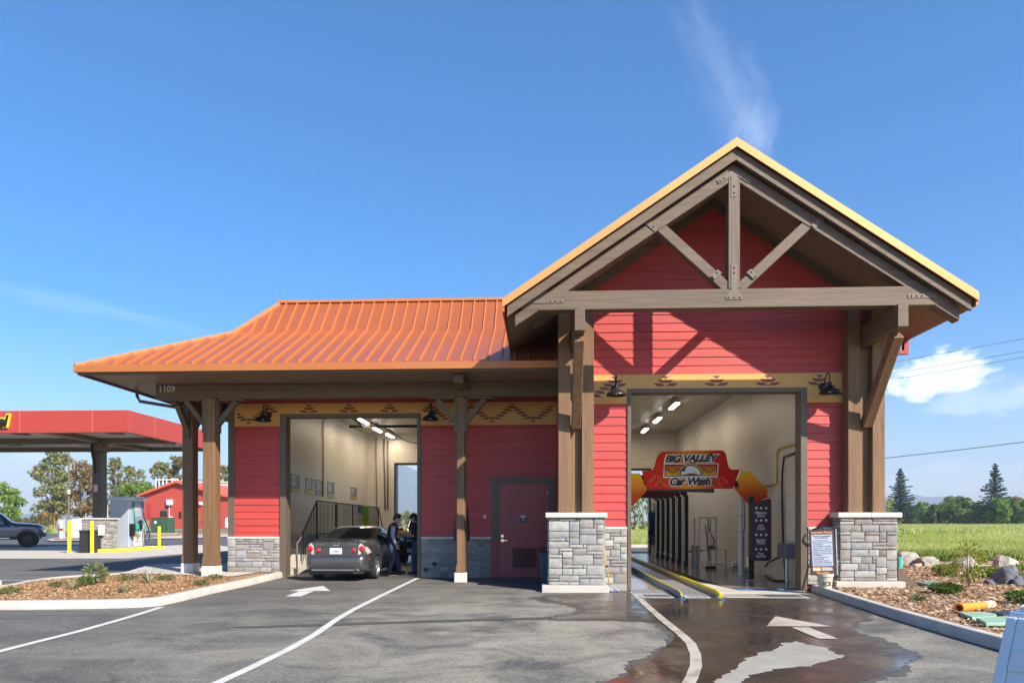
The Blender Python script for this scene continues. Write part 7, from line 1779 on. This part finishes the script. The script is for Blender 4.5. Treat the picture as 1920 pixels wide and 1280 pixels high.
# young tree beside the right pier
broadleaf('young_tree', 'young yellow green tree just behind the right stone pier', PZ(1664, 1036, .1), 2.55, 1.3, [(.18, .26, .03), (.24, .30, .05), (.14, .22, .03), (.28, .30, .06)], 250, nb=30, per=330, leaf=.055, trunk_h=.12, dens=.9, open_=.6, tr=.03)

# --- grass of the field, nearest blades
g = np.random.default_rng(31)
def blades(n, area, hgt, seed, nm, lb, pal):
    g = np.random.default_rng(seed); X, Y = area(g, n); n = len(X); h = hgt * g.uniform(.5, 1.25, n); a = g.uniform(0, 6.28, n); w_ = h * .045 + .003; ln = g.normal(0, .28, (n, 2)) * h[:, None]
    b = np.stack([X, Y, np.zeros(n) - .01], 1); dx = np.stack([np.cos(a), np.sin(a), np.zeros(n)], 1) * w_[:, None]; mid = b + np.stack([ln[:, 0] * .35, ln[:, 1] * .35, h * .55], 1); top = b + np.stack([ln[:, 0], ln[:, 1], h], 1)
    V = np.stack([b - dx, b + dx, mid + dx * .8, top, mid - dx * .8], 1).reshape(-1, 3)
    C = np.array(pal)[g.integers(0, len(pal), n)] * g.uniform(.75, 1.25, n)[:, None]; pm = np.clip(.35 + .5 * np.sin(X * .21 + 1.7 * np.sin(Y * .13)) * np.sin(Y * .17 + 1.3 * np.sin(X * .09)) + g.normal(0, .15, n), 0, .8)[:, None]; C = C * (1 - pm) + np.array([.50, .49, .24]) * pm
    o = npmesh(nm, V, np.arange(n * 5).reshape(n, 5), 'leaf', C=np.repeat(C, 5, 0)); tag(o, lb, None, None, 'stuff')
def field_near(g, n):
    d = 25.5 * (70 / 25.5) ** g.random(n); px = g.uniform(1660, 2080, n); u = (px - PCX) / F; X = d * (u * math.cos(TH) - math.sin(TH)); Y = d * (u * math.sin(TH) + math.cos(TH)); k = (Y > 25.6) & (X > 7.8); return X[k], Y[k]
PG = [(.28, .335, .07), (.34, .39, .09), (.22, .285, .055), (.40, .43, .14), (.47, .48, .21)]
blades(100000, field_near, .32, 41, 'grass', 'long green grass of the field', PG)
def field_edge(g, n):
    Y = g.uniform(25.2, 26.6, n); X = 8 + (Y * .72 - 6) * g.random(n) ** .9; return X, Y
blades(16000, field_edge, .45, 42, 'grass', 'taller bright grass along the boulder edge', [(.13, .21, .03), (.16, .25, .035), (.20, .27, .05)])
def field_far(g, n):
    d = 70 * (290 / 70) ** g.random(n); px = g.uniform(1660, 2080, n); u = (px - PCX) / F; return d * (u * math.cos(TH) - math.sin(TH)), d * (u * math.sin(TH) + math.cos(TH))
blades(45000, field_far, .62, 43, 'grass', 'pale seeding grass over the far field', PG + [(.34, .35, .17), (.36, .37, .2)])
def back_far(g, n):
    d = 41 * (105 / 41) ** g.random(n); px = g.uniform(1165, 1235, n); u = (px - PCX) / F; X = d * (u * math.cos(TH) - math.sin(TH)); Y = d * (u * math.sin(TH) + math.cos(TH)); k = Y > 41.4; return X[k], Y[k]
blades(12000, back_far, .40, 44, 'grass', 'grass seen through the tunnel', PG)
def lot_left(g, n):
    d = 84 * (150 / 84) ** g.random(n); px = g.uniform(-40, 215, n); u = (px - PCX) / F; return d * (u * math.cos(TH) - math.sin(TH)), d * (u * math.sin(TH) + math.cos(TH))
blades(16000, lot_left, .75, 45, 'grass', 'grass strip beyond the far left lot', PG)
# --- small plants in the two beds
def tuft(lb, c, h, wd, seed, pal, n=150, leaf=.035, cat='plant', spiky=False, name='bedding_plant', z=None, grp='small plants in the mulch beds'):
    c = Vector(c); t = thing(name, lb, cat, c, grp); g = np.random.default_rng(seed); rr = random.Random(seed); mb = MB()
    if spiky:
        mb.cur = None
        V, Fq, C = [], [], []
        for k in range(n):
            a = rr.uniform(0, 6.28); el = rr.uniform(.35, 1.35); l_ = h * rr.uniform(.7, 1.2); dx = Vector((math.cos(a) * math.cos(el), math.sin(a) * math.cos(el), math.sin(el))); sd = Vector((-math.sin(a), math.cos(a), 0)) * .010
            p0 = c + Vector((0, 0, -.01)); p1 = p0 + dx * l_ * .6; p2 = p0 + dx * l_ - Vector((0, 0, .10 * l_ * math.cos(el)))
            o = len(V); V += [p0 - sd, p0 + sd, p1 + sd * .8, p2, p1 - sd * .8]; Fq.append([o, o + 1, o + 2, o + 3, o + 4]); q_ = pal[k % len(pal)]; C += [q_] * 5
        npmesh('leaves', np.array([v[:] for v in V]), np.array(Fq), 'leaf', t, np.array(C, float)); MB().ball(c + Vector((0, 0, .01)), .03, .03, .02, 8, 5).build('root_crown', 'bark', t)
        return t
    for k in range(9):
        a = rr.uniform(0, 6.28); r_ = rr.uniform(0, wd / 2); mb.tube([c + Vector((0, 0, -.02)), c + Vector((r_ * .5 * math.cos(a), r_ * .5 * math.sin(a), h * .5)), c + Vector((r_ * math.cos(a), r_ * math.sin(a), h * rr.uniform(.7, 1)))], [.008, .006, .003], 5)
    mb.build('stems', 'bark', t)
    p = g.normal(size=(n, 3)); p /= np.linalg.norm(p, axis=1)[:, None]; p *= g.uniform(.2, 1, n)[:, None] ** .5; P = np.stack([c.x + p[:, 0] * wd / 2, c.y + p[:, 1] * wd / 2, c.z + h * (.5 + .48 * p[:, 2])], 1)
    leafmesh('leaves', P, leaf, pal, seed, t); return t
PB = [(.09, .15, .035), (.12, .19, .045), (.07, .12, .03)]; PS = [(.20, .24, .11), (.24, .28, .14), (.15, .19, .08), (.12, .17, .05)]; PY_ = [(.30, .36, .22), (.25, .30, .2)]
L_ = [((180, 1094), .50, .55, PS, 420, .035, 'upright grey green sage bush, tallest in the left bed'), ((160, 1097), .22, .34, PB, 240, .028, 'low green clump leaning on the tall sage bush'), ((18, 1112), .13, .42, PB, 220, .022, 'low green tuft at the left edge of the bed'), ((107, 1099), .12, .36, PB, 170, .022, 'small green tuft between edge tuft and sage bush'),
      ((240, 1088), .16, .46, PB, 240, .022, 'dark green tuft right of the sage bush'), ((311, 1087), .13, .42, PB, 220, .022, 'green tuft in front of the walkway, middle of the bed'), ((405, 1085), .13, .38, PB, 200, .022, 'green tuft nearest the porch posts'), ((378, 1097), .13, .34, PB, 190, .022, 'small bright tuft by the pale kerb tip')]
for k, (p, h, wd, pal, n, lf, lb) in enumerate(L_): tuft(lb, PZ(p[0], p[1], .125), h, wd, 400 + k, pal, n, lf, name='bedding_plant')
for k, (p, h, lb) in enumerate((((136, 1104), .24, 'thin spiky grey plant below the sage bush'), ((232, 1110), .26, 'pale spiky plant near the front kerb'), ((278, 1093), .42, 'tall wispy spiky plant in the middle of the left bed'))): tuft(lb, PZ(p[0], p[1], .125), h, .3, 420 + k, PY_, 26, spiky=True, name='spiky_plant')
tuft('dark spiky grass clump on the mulch by the right kerb', PZ(1716, 1126, .135), .26, .3, 430, [(.10, .13, .06), (.14, .17, .09)], 30, spiky=True, name='spiky_plant')
tuft('low dark green juniper on the right mulch bed', PZ(1772, 1113, .135), .24, .58, 431, [(.06, .11, .02), (.09, .15, .03), (.045, .08, .02)], 900, .028)
tuft('low dark green juniper at the right edge of the mulch', PZ(1922, 1131, .135), .24, .62, 432, [(.06, .11, .02), (.09, .15, .03), (.045, .08, .02)], 700, .028)
tuft('thin yellow leafed shrub standing in front of the boulders', PZ(1816, 1101, .135), 1.05, .75, 433, [(.24, .25, .05), (.17, .22, .04), (.30, .27, .08)], 520, .035, 'shrub', name='yellow_shrub')
for k, (p, h, wd, lb) in enumerate((((1772, 1080), .34, .6, 'green weeds sprouting left of the yellow shrub'), ((1838, 1082), .30, .6, 'green weeds right of the yellow shrub by the boulders'), ((1876, 1084), .32, .7, 'weeds between the pale and the dark boulder'), ((1916, 1088), .42, .7, 'green weeds at the right edge by the dark rock'))): tuft(lb, PZ(p[0], p[1], .13), h, wd, 440 + k, [(.13, .21, .035), (.17, .25, .05), (.22, .26, .07)], 420, .04, 'weeds', name='weeds', grp='weeds among the boulders')
# --- boulders
def boulder(px, py, wpx, hpx, lb, seed, tone=(1, 1, 1), dark=False):
    p = PZ(px, py, .08); d = math.hypot(p.x, p.y); wd = wpx * d / F * 1.05; h = hpx * d / F * 1.22; rr = random.Random(seed); import bmesh
    from mathutils import noise
    b = bmesh.new(); bmesh.ops.create_icosphere(b, subdivisions=4, radius=1.0)
    planes = [(Vector((rr.gauss(0, 1), rr.gauss(0, 1), rr.gauss(.3, .8))).normalized(), rr.uniform(.55, .9)) for _ in range(13)]
    for v in b.verts:
        q = v.co.copy(); s_ = 1.0
        for n_, k in planes:
            dd = q.dot(n_)
            if dd > 1e-3: s_ = min(s_, k / dd)
        q = q * min(s_, 1.0); q += q.normalized() * (noise.noise(q * 2.2 + Vector((seed, 0, 0))) * .09 + noise.noise(q * 7 + Vector((0, seed, 0))) * .035)
        v.co = Vector((q.x * wd / 2 * 1.2, q.y * wd / 2 * .9, (q.z + .55) * h / 1.45))
    me = bpy.data.meshes.new('boulder'); b.to_mesh(me); b.free(); me.materials.append(MT['bouldk' if dark else 'boulder'])
    o = bpy.data.objects.new('boulder', me); col.objects.link(o); o.location = (p.x, p.y + wd * .3, .06); o.rotation_euler.z = rr.uniform(-.4, .4); tag(o, lb, 'boulder', 'boulders edging the field')
MT['bouldk'] = mat('dark_boulder_rock', (.15, .16, .18), .85, var=.35, scale=2.6, bump=.9, bscale=7, fine=.15, fscale=30, stain=((.38, .36, .33), 1.6, .56, .7))
for k, a in enumerate(((1705, 1063, 30, 24, 'brown grey pointed boulder nearest the right stone pier', 0), (1751, 1065, 42, 16, 'long pale boulder, second from the pier', 0), (1722, 1066, 22, 9, 'low flat grey stone between the first two boulders', 0), (1786, 1067, 26, 9, 'small flat stone right of the long pale boulder', 0), (1815, 1069, 36, 19, 'round pale boulder behind the yellow shrub', 0), (1858, 1071, 48, 9, 'flat grey slab stone behind the weeds', 0), (1891, 1073, 34, 22, 'white grey upright boulder behind the dark rock', 0), (1893, 1100, 36, 29, 'dark blue grey angular rock on the mulch', 1), (1868, 1099, 24, 13, 'small grey wedge rock left of the dark angular rock', 1), (1921, 1102, 22, 20, 'brown dark rock cut by the right edge', 1))):
    boulder(*a[:5], 500 + k, dark=bool(a[5]))

# ================================================================ FAR BUILDINGS AND STREET THINGS
d0 = 140.0
x0, x1 = at_d(268, d0).x, at_d(418, d0).x; yb = at_d(343, d0).y
xa = at_d(334, d0).x; ea, ap = ht(928, d0), ht(903, d0)
t = thing('red_barn', 'red metal barn with low gable roof behind the fuel station', 'building', (xa, yb, 0))
MB().prism([(x0, yb, 0), (x1, yb, 0), (x1, yb, ea), (xa, yb, ap), (x0, yb, ea)], (0, 22, 0)).build('wall', 'barnwall', t)
mb = MB()
for s, xe in ((-1, x0 - .9), (1, x1 + .9)): mb.prism([(xa, yb - 1, ap + .25), (xe, yb - 1, ea + .1), (xe, yb - 1, ea - .35), (xa, yb - 1, ap - .2)], (0, 24, 0))
mb.build('roof', mat('barn_roof', (.60, .10, .05), .5, var=.05), t)
def bx(px0, px1, py0, py1, nm, m, off=.1):
    a, b = PY(px0, py1, yb - off), PY(px1, py0, yb - off); return MB().box(a.x, b.x, yb - off, yb - .003, a.z, b.z).build(nm, m, t)
bx(300, 313, 957, 968, 'window', 'glass'); bx(316, 324, 968, 985, 'door', 'signwhite'); bx(335, 340, 959, 971, 'window', 'glass'); bx(312, 320, 936, 946, 'wall_unit', 'whitep', .8); bx(316.5, 317.2, 946, 985, 'conduit', 'whitep', .2); bx(373, 378, 940, 946, 'wall_unit', 'whitep', .5)
bx(276, 282, 944, 988, 'corner_strip', 'darkred', .12)
t = thing('roof_rails', 'white guard rail and tanks on the roof behind the red barn', 'railing', (xa, yb + 24, 0)); yr = yb + 25
mb = MB()
for px in (292, 298, 305, 312, 322, 332): a = PY(px, 910, yr); mb.box(a.x - .09, a.x + .09, yr, yr + .18, 5, PY(px, 896, yr).z)
a, b = PY(290, 899, yr), PY(335, 897, yr); mb.box(a.x, b.x, yr, yr + .12, a.z - .1, a.z + .1); mb.build('rail', 'whitep', t)
a, b = PY(296, 925, yr), PY(322, 904, yr); MB().box(a.x, b.x, yr + 1, yr + 5, 4, b.z).build('roof_tank', mat('tank_blue', (.35, .42, .5), .5), t)
yb2 = at_d(420, 170).y; a, b = PY(372, 990, yb2), PY(450, 905, yb2)
t = thing('beige_warehouse', 'pale beige flat roofed warehouse behind the red barn', 'building', (a.x, yb2, 0))
MB().box(a.x, b.x, yb2, yb2 + 18, 0, b.z).build('wall', 'door_beige', t); MB().box(a.x - .2, b.x + .2, yb2 - .2, yb2 + 18, b.z + .002, b.z + .4).build('roof', mat('warehouse_roof', (.55, .5, .42), .6), t)
t2 = PY(380, 899, yb2 + 6); MB().box(t2.x - 2, t2.x + 2, yb2 + 5, yb2 + 8, b.z + .4, t2.z).build('roof_unit', 'steel', t)
a2 = PY(416, 0, yb2); MB().box(a2.x - .6, a2.x + .6, yb2 - .05, yb2 - .003, 0, 2.4).build('door', mat('redsign', (.5, .1, .08), .5), t)
# parked white van
vq = at_d(425, 120); t = thing('white_van', 'white van parked in front of the beige warehouse', 'van', vq)
C = Car(5.2, w=([0, .2, 2.5, 4.6, 5.2], [.92, .97, .99, .95, .8]), zb=([0, 5.2], [.35, .35]), zs=([0, 4.2, 5.2], [1.2, 1.2, .95]), zt=([0, .1, 3.3, 4.1, 4.6, 5.2], [1.9, 2.1, 2.12, 1.75, 1.3, 1.05]), wt=([0, 3.3, 5.2], [.85, .83, .7]), axles=(1.0, 4.2), ra=.42, zc=.36)
C.body().build('body', 'whitep', t, smooth='auto', world=False); C.patch([(2.3, 4.3), (4.0, 4.3), (3.5, 5.8), (2.3, 5.8)], .01).build('side_window', 'glass', t, world=False); C.patch([(.4, 4.3), (2.1, 4.3), (2.1, 5.8), (.4, 5.8)], .01).build('side_window', 'glass', t, world=False)
for sx in (-1, 1):
    for y in (1.0, 4.2): wheel(t, sx * .86, y, .36, .22, .22, sx, 6)
t.rotation_euler.z = R(-80)
# transformer boxes
def cabinet(px0, px1, py0, py1, d, lb, m='greenbox'):
    a = at_d((px0 + px1) / 2, d); wd = (px1 - px0) * d / F; h = (py1 - py0) * d / F; t = thing('transformer_box', lb, 'transformer box', (a.x, a.y, 0), 'green electrical boxes')
    MB().box(-wd / 2, wd / 2, 0, wd * .7, .12, h).build('cabinet', m, t, world=False, bevel=.03); MB().box(-wd / 2 - .04, wd / 2 + .04, -.04, wd * .7, h + .002, h + .07).build('cabinet_lid', m, t, world=False, bevel=.02)
    MB().box(-wd / 2 - .2, wd / 2 + .2, -.3, wd * .8, 0, .118).build('pad', 'conc', t, world=False); MB().box(-wd * .30, -wd * .18, -.004, -.001, h * .66, h * .82).build('warning_label', 'signwhite', t, world=False); MB().box(-.012, .012, -.006, -.001, .2, h - .05).build('door_seam', 'black', t, world=False)
cabinet(282.5, 316, 969, 999, 80, 'large dark green transformer box right of the fuel dispenser'); cabinet(270, 277, 974, 998, 82, 'narrow pale green box left of the large transformer', mat('greybox', (.22, .30, .24), .5))
t = thing('propane_post', 'white post with red band by a clear box at far left', 'post', at_d(114.5, 55)); q = at_d(114.5, 55)
MB().cyl((0, 0, 0), (0, 0, 1.55), .12, n=18).build('post', 'whitep', t, smooth='auto', world=False); MB().lathe([(.122, 0), (.135, 0), (.135, .22), (.122, .22)], (0, 0, .75), 18).build('red_band', 'redlens', t, smooth='auto', world=False); MB().box(-.5, -.14, .3, .7, 0, 1.7).build('clear_box', mat('pale_steel', (.5, .55, .56), .3, .3), t, world=False)
sheet('mulch_bed', [PZ(88, 1013), PZ(110, 1008), PZ(160, 1007), PZ(178, 1012), PZ(150, 1015), PZ(96, 1016)], 'conc', .10)
sheet('mulch_bed', [PZ(96, 1012.5), PZ(112, 1009.3), PZ(150, 1008.6), PZ(168, 1011.5), PZ(146, 1013.2), PZ(104, 1014)], 'mulch', .13)
sheet('mulch_bed', [PZ(268, 1006), PZ(316, 999), PZ(440, 997), PZ(440, 1004), PZ(330, 1006)], 'mulch', .05)
sheet('walkway', [PZ(265, 1010), PZ(310, 1006), PZ(440, 1002), PZ(440, 1006), PZ(330, 1010)], 'conc', .06)
def pole(px, py, d, lb, r_, m='bark', arms=None, extra=None):
    a = at_d(px, d); h = ht(py, d); t = thing('utility_pole', lb, 'pole', a, 'poles behind the fuel station')
    MB().cyl((0, 0, 0), (0, 0, h), r_, r_ * .8, n=10).build('pole', m, t, smooth='auto', world=False)
    if extra: MB().cyl((.2, -.25, extra), (.2, -.25, extra + .7), .22, n=12).build('lamp_box', 'whitep', t, smooth='auto', world=False)
    if arms: MB().box(-arms, arms, -.06, .06, h - .6, h - .45).build('crossarm', m, t, world=False)
pole(129, 848, 120, 'brown wooden utility pole with a white lamp at left', .17, extra=ht(926, 120)); pole(161, 962, 95, 'thin pale pole left of the stone column base', .06, 'door_beige'); pole(202, 945, 100, 'thin pale pole beside the fuel dispenser', .05, 'door_beige'); pole(102, 968, 90, 'short orange marker pole at far left', .05, mat('pole_orange', (.45, .22, .08), .6))
# chain link fence far left
fp0, fp1 = at_d(105, 92), at_d(205, 92); t = thing('chain_link_fence', 'grey chain link fence in front of the gum trees', 'fence', fp0); mb = MB(); n = 16
for k in range(n + 1): p = fp0.lerp(fp1, k / n); mb.cyl((p.x, p.y, 0), (p.x, p.y, 1.55), .035, n=6)
mb.build('fence_posts', 'steel', t); mb = MB()
for z in np.linspace(.1, 1.5, 12): mb.beam(fp0 + Vector((0, 0, z)), fp1 + Vector((0, 0, z)), .012, .012)
for k in range(240):
    p = fp0.lerp(fp1, k / 240); mb.beam(p + Vector((0, 0, .1)), p + Vector((0, 0, 1.5)), .012, .012)
mb.build('fence_mesh', 'steel', t)
# far houses in the right treeline
for k, (px, w_, lb) in enumerate(((1782, 7, 'white gable of a far house between the field trees'), (1839, 8, 'far house with tan roof right of the broad tree'))):
    a = at_d(px, 281); wd = w_ * 281 / F; t = thing('far_house', lb, 'house', a, 'houses beyond the field')
    MB().prism([(-wd / 2, 0, 0), (wd / 2, 0, 0), (wd / 2, 0, 2.8), (0, 0, 4.6), (-wd / 2, 0, 2.8)], (0, 6, 0)).build('wall', 'whitep', t, world=False)
    MB().prism([(-wd / 2 - .3, -.3, 2.75), (0, -.3, 4.75), (wd / 2 + .3, -.3, 2.75), (wd / 2 + .3, -.3, 2.95), (0, -.3, 4.95), (-wd / 2 - .3, -.3, 2.95)], (0, 6.6, 0)).build('roof', mat('house_roof', (.35, .2, .13), .7), t, world=False)
    MB().box(-.5, .5, -.05, -.002, 1, 2).build('window', 'glass', t, world=False)
# power lines to the right
def wire(p0, p1, lb, r_=.035, sag=.4, d=(70, 60)):
    a = ray(*p0) * d[0]; a.z += CAMH; b = ray(*p1) * d[1]; b.z += CAMH; dv = b - a; a = a - dv * 1.2; b = b + dv * 1.2
    pts = [a.lerp(b, u) - Vector((0, 0, sag * 4 * u * (1 - u) - sag)) for u in np.linspace(0, 1, 24)]
    o = MB().tube(pts, r_, 5).build('power_line', mat('wire_grey', (.10, .11, .12), .6, var=0) if 'wire' not in MT else MT['wire']); tag(o, lb, 'power line', 'overhead wires at right')
MT['wire'] = mat('wire_grey', (.10, .11, .12), .6, var=0)
wire((1660, 859), (1920, 829), 'dark overhead wire lowest, above the conifers', .035); wire((1668, 680), (1920, 635.5), 'topmost thin overhead wire crossing the white cloud', .018); wire((1660, 702), (1920, 659), 'middle thin overhead wire crossing the white cloud', .018); wire((1660, 714), (1920, 670), 'thin overhead wire just below the middle one', .018)

# ================================================================ HILLS, MOUNTAIN, HAZE
from mathutils import noise as mno
def ridge(name, pxs, d0_, depth, seed, nx=220, ny=40, rough=.18):
    px = np.array([p[0] for p in pxs], float); hp = np.array([p[1] for p in pxs], float); X = np.linspace(px[0], px[-1], nx); V = []
    for j in range(ny + 1):
        v = j / ny; d_ = d0_ + depth * v; pr_ = math.sin(min(1, v * 1.25) * math.pi / 2) if v < .8 else math.cos((v - .8) / .2 * math.pi / 2)
        for x in X:
            hh = float(np.interp(x, px, hp)) * (d0_ + depth * .8) / F; n_ = mno.fractal(Vector((x * .02, v * 3, seed)), 1.0, 2.1, 6); p = at_d(x, d_)
            V.append((p.x, p.y, max(-2, hh * (pr_ * (1 + rough * n_) + rough * .6 * n_ * (1 - pr_) * pr_))))
    W1 = nx; Fq = np.array([[j * W1 + i, j * W1 + i + 1, (j + 1) * W1 + i + 1, (j + 1) * W1 + i] for j in range(ny) for i in range(nx - 1)])
    o = npmesh(name, np.array(V), Fq, 'mountain', smooth=True); tag(o, kind='structure'); return o
ridge('mountains', [(480, 0), (560, 24), (640, 58), (700, 84), (735, 92), (752, 100), (768, 98), (785, 88), (830, 84), (900, 58), (1000, 34), (1120, 8), (1180, 0)], 5200, 1500, 3, rough=.10)
ridge('hills', [(-200, 6), (-60, 12), (20, 9), (60, 13), (90, 12), (160, 8), (300, 9), (480, 10), (560, 4)], 5200, 1400, 7, rough=.22)
ridge('hills', [(1480, 10), (1600, 36), (1660, 46), (1700, 50), (1730, 46), (1760, 45), (1800, 42), (1830, 33), (1860, 20), (1900, 12), (2000, 14), (2200, 8)], 5600, 1600, 11, rough=.14)
ridge('hills', [(1480, 14), (1650, 26), (1720, 30), (1790, 27), (1830, 30), (1880, 24), (1960, 22), (2200, 12)], 4200, 900, 13, rough=.2)
hz = MB().box(-8800, 8800, -55, 8800, -1.1, 680).build('haze', 'whitep'); tag(hz, kind='stuff', label='pale blue air haze over the far hills')
hm = bpy.data.materials.new('haze_air'); hm.use_nodes = True; ht_ = hm.node_tree; ht_.nodes.clear()
ho = ht_.nodes.new('ShaderNodeOutputMaterial'); pv = ht_.nodes.new('ShaderNodeVolumePrincipled'); pv.inputs['Color'].default_value = (.72, .84, 1.0, 1); pv.inputs['Density'].default_value = HAZE_D if 'HAZE_D' in globals() else 1.9e-4; pv.inputs['Anisotropy'].default_value = 0.0
ht_.links.new(pv.outputs[0], ho.inputs['Volume']); hz.data.materials.clear(); hz.data.materials.append(hm)
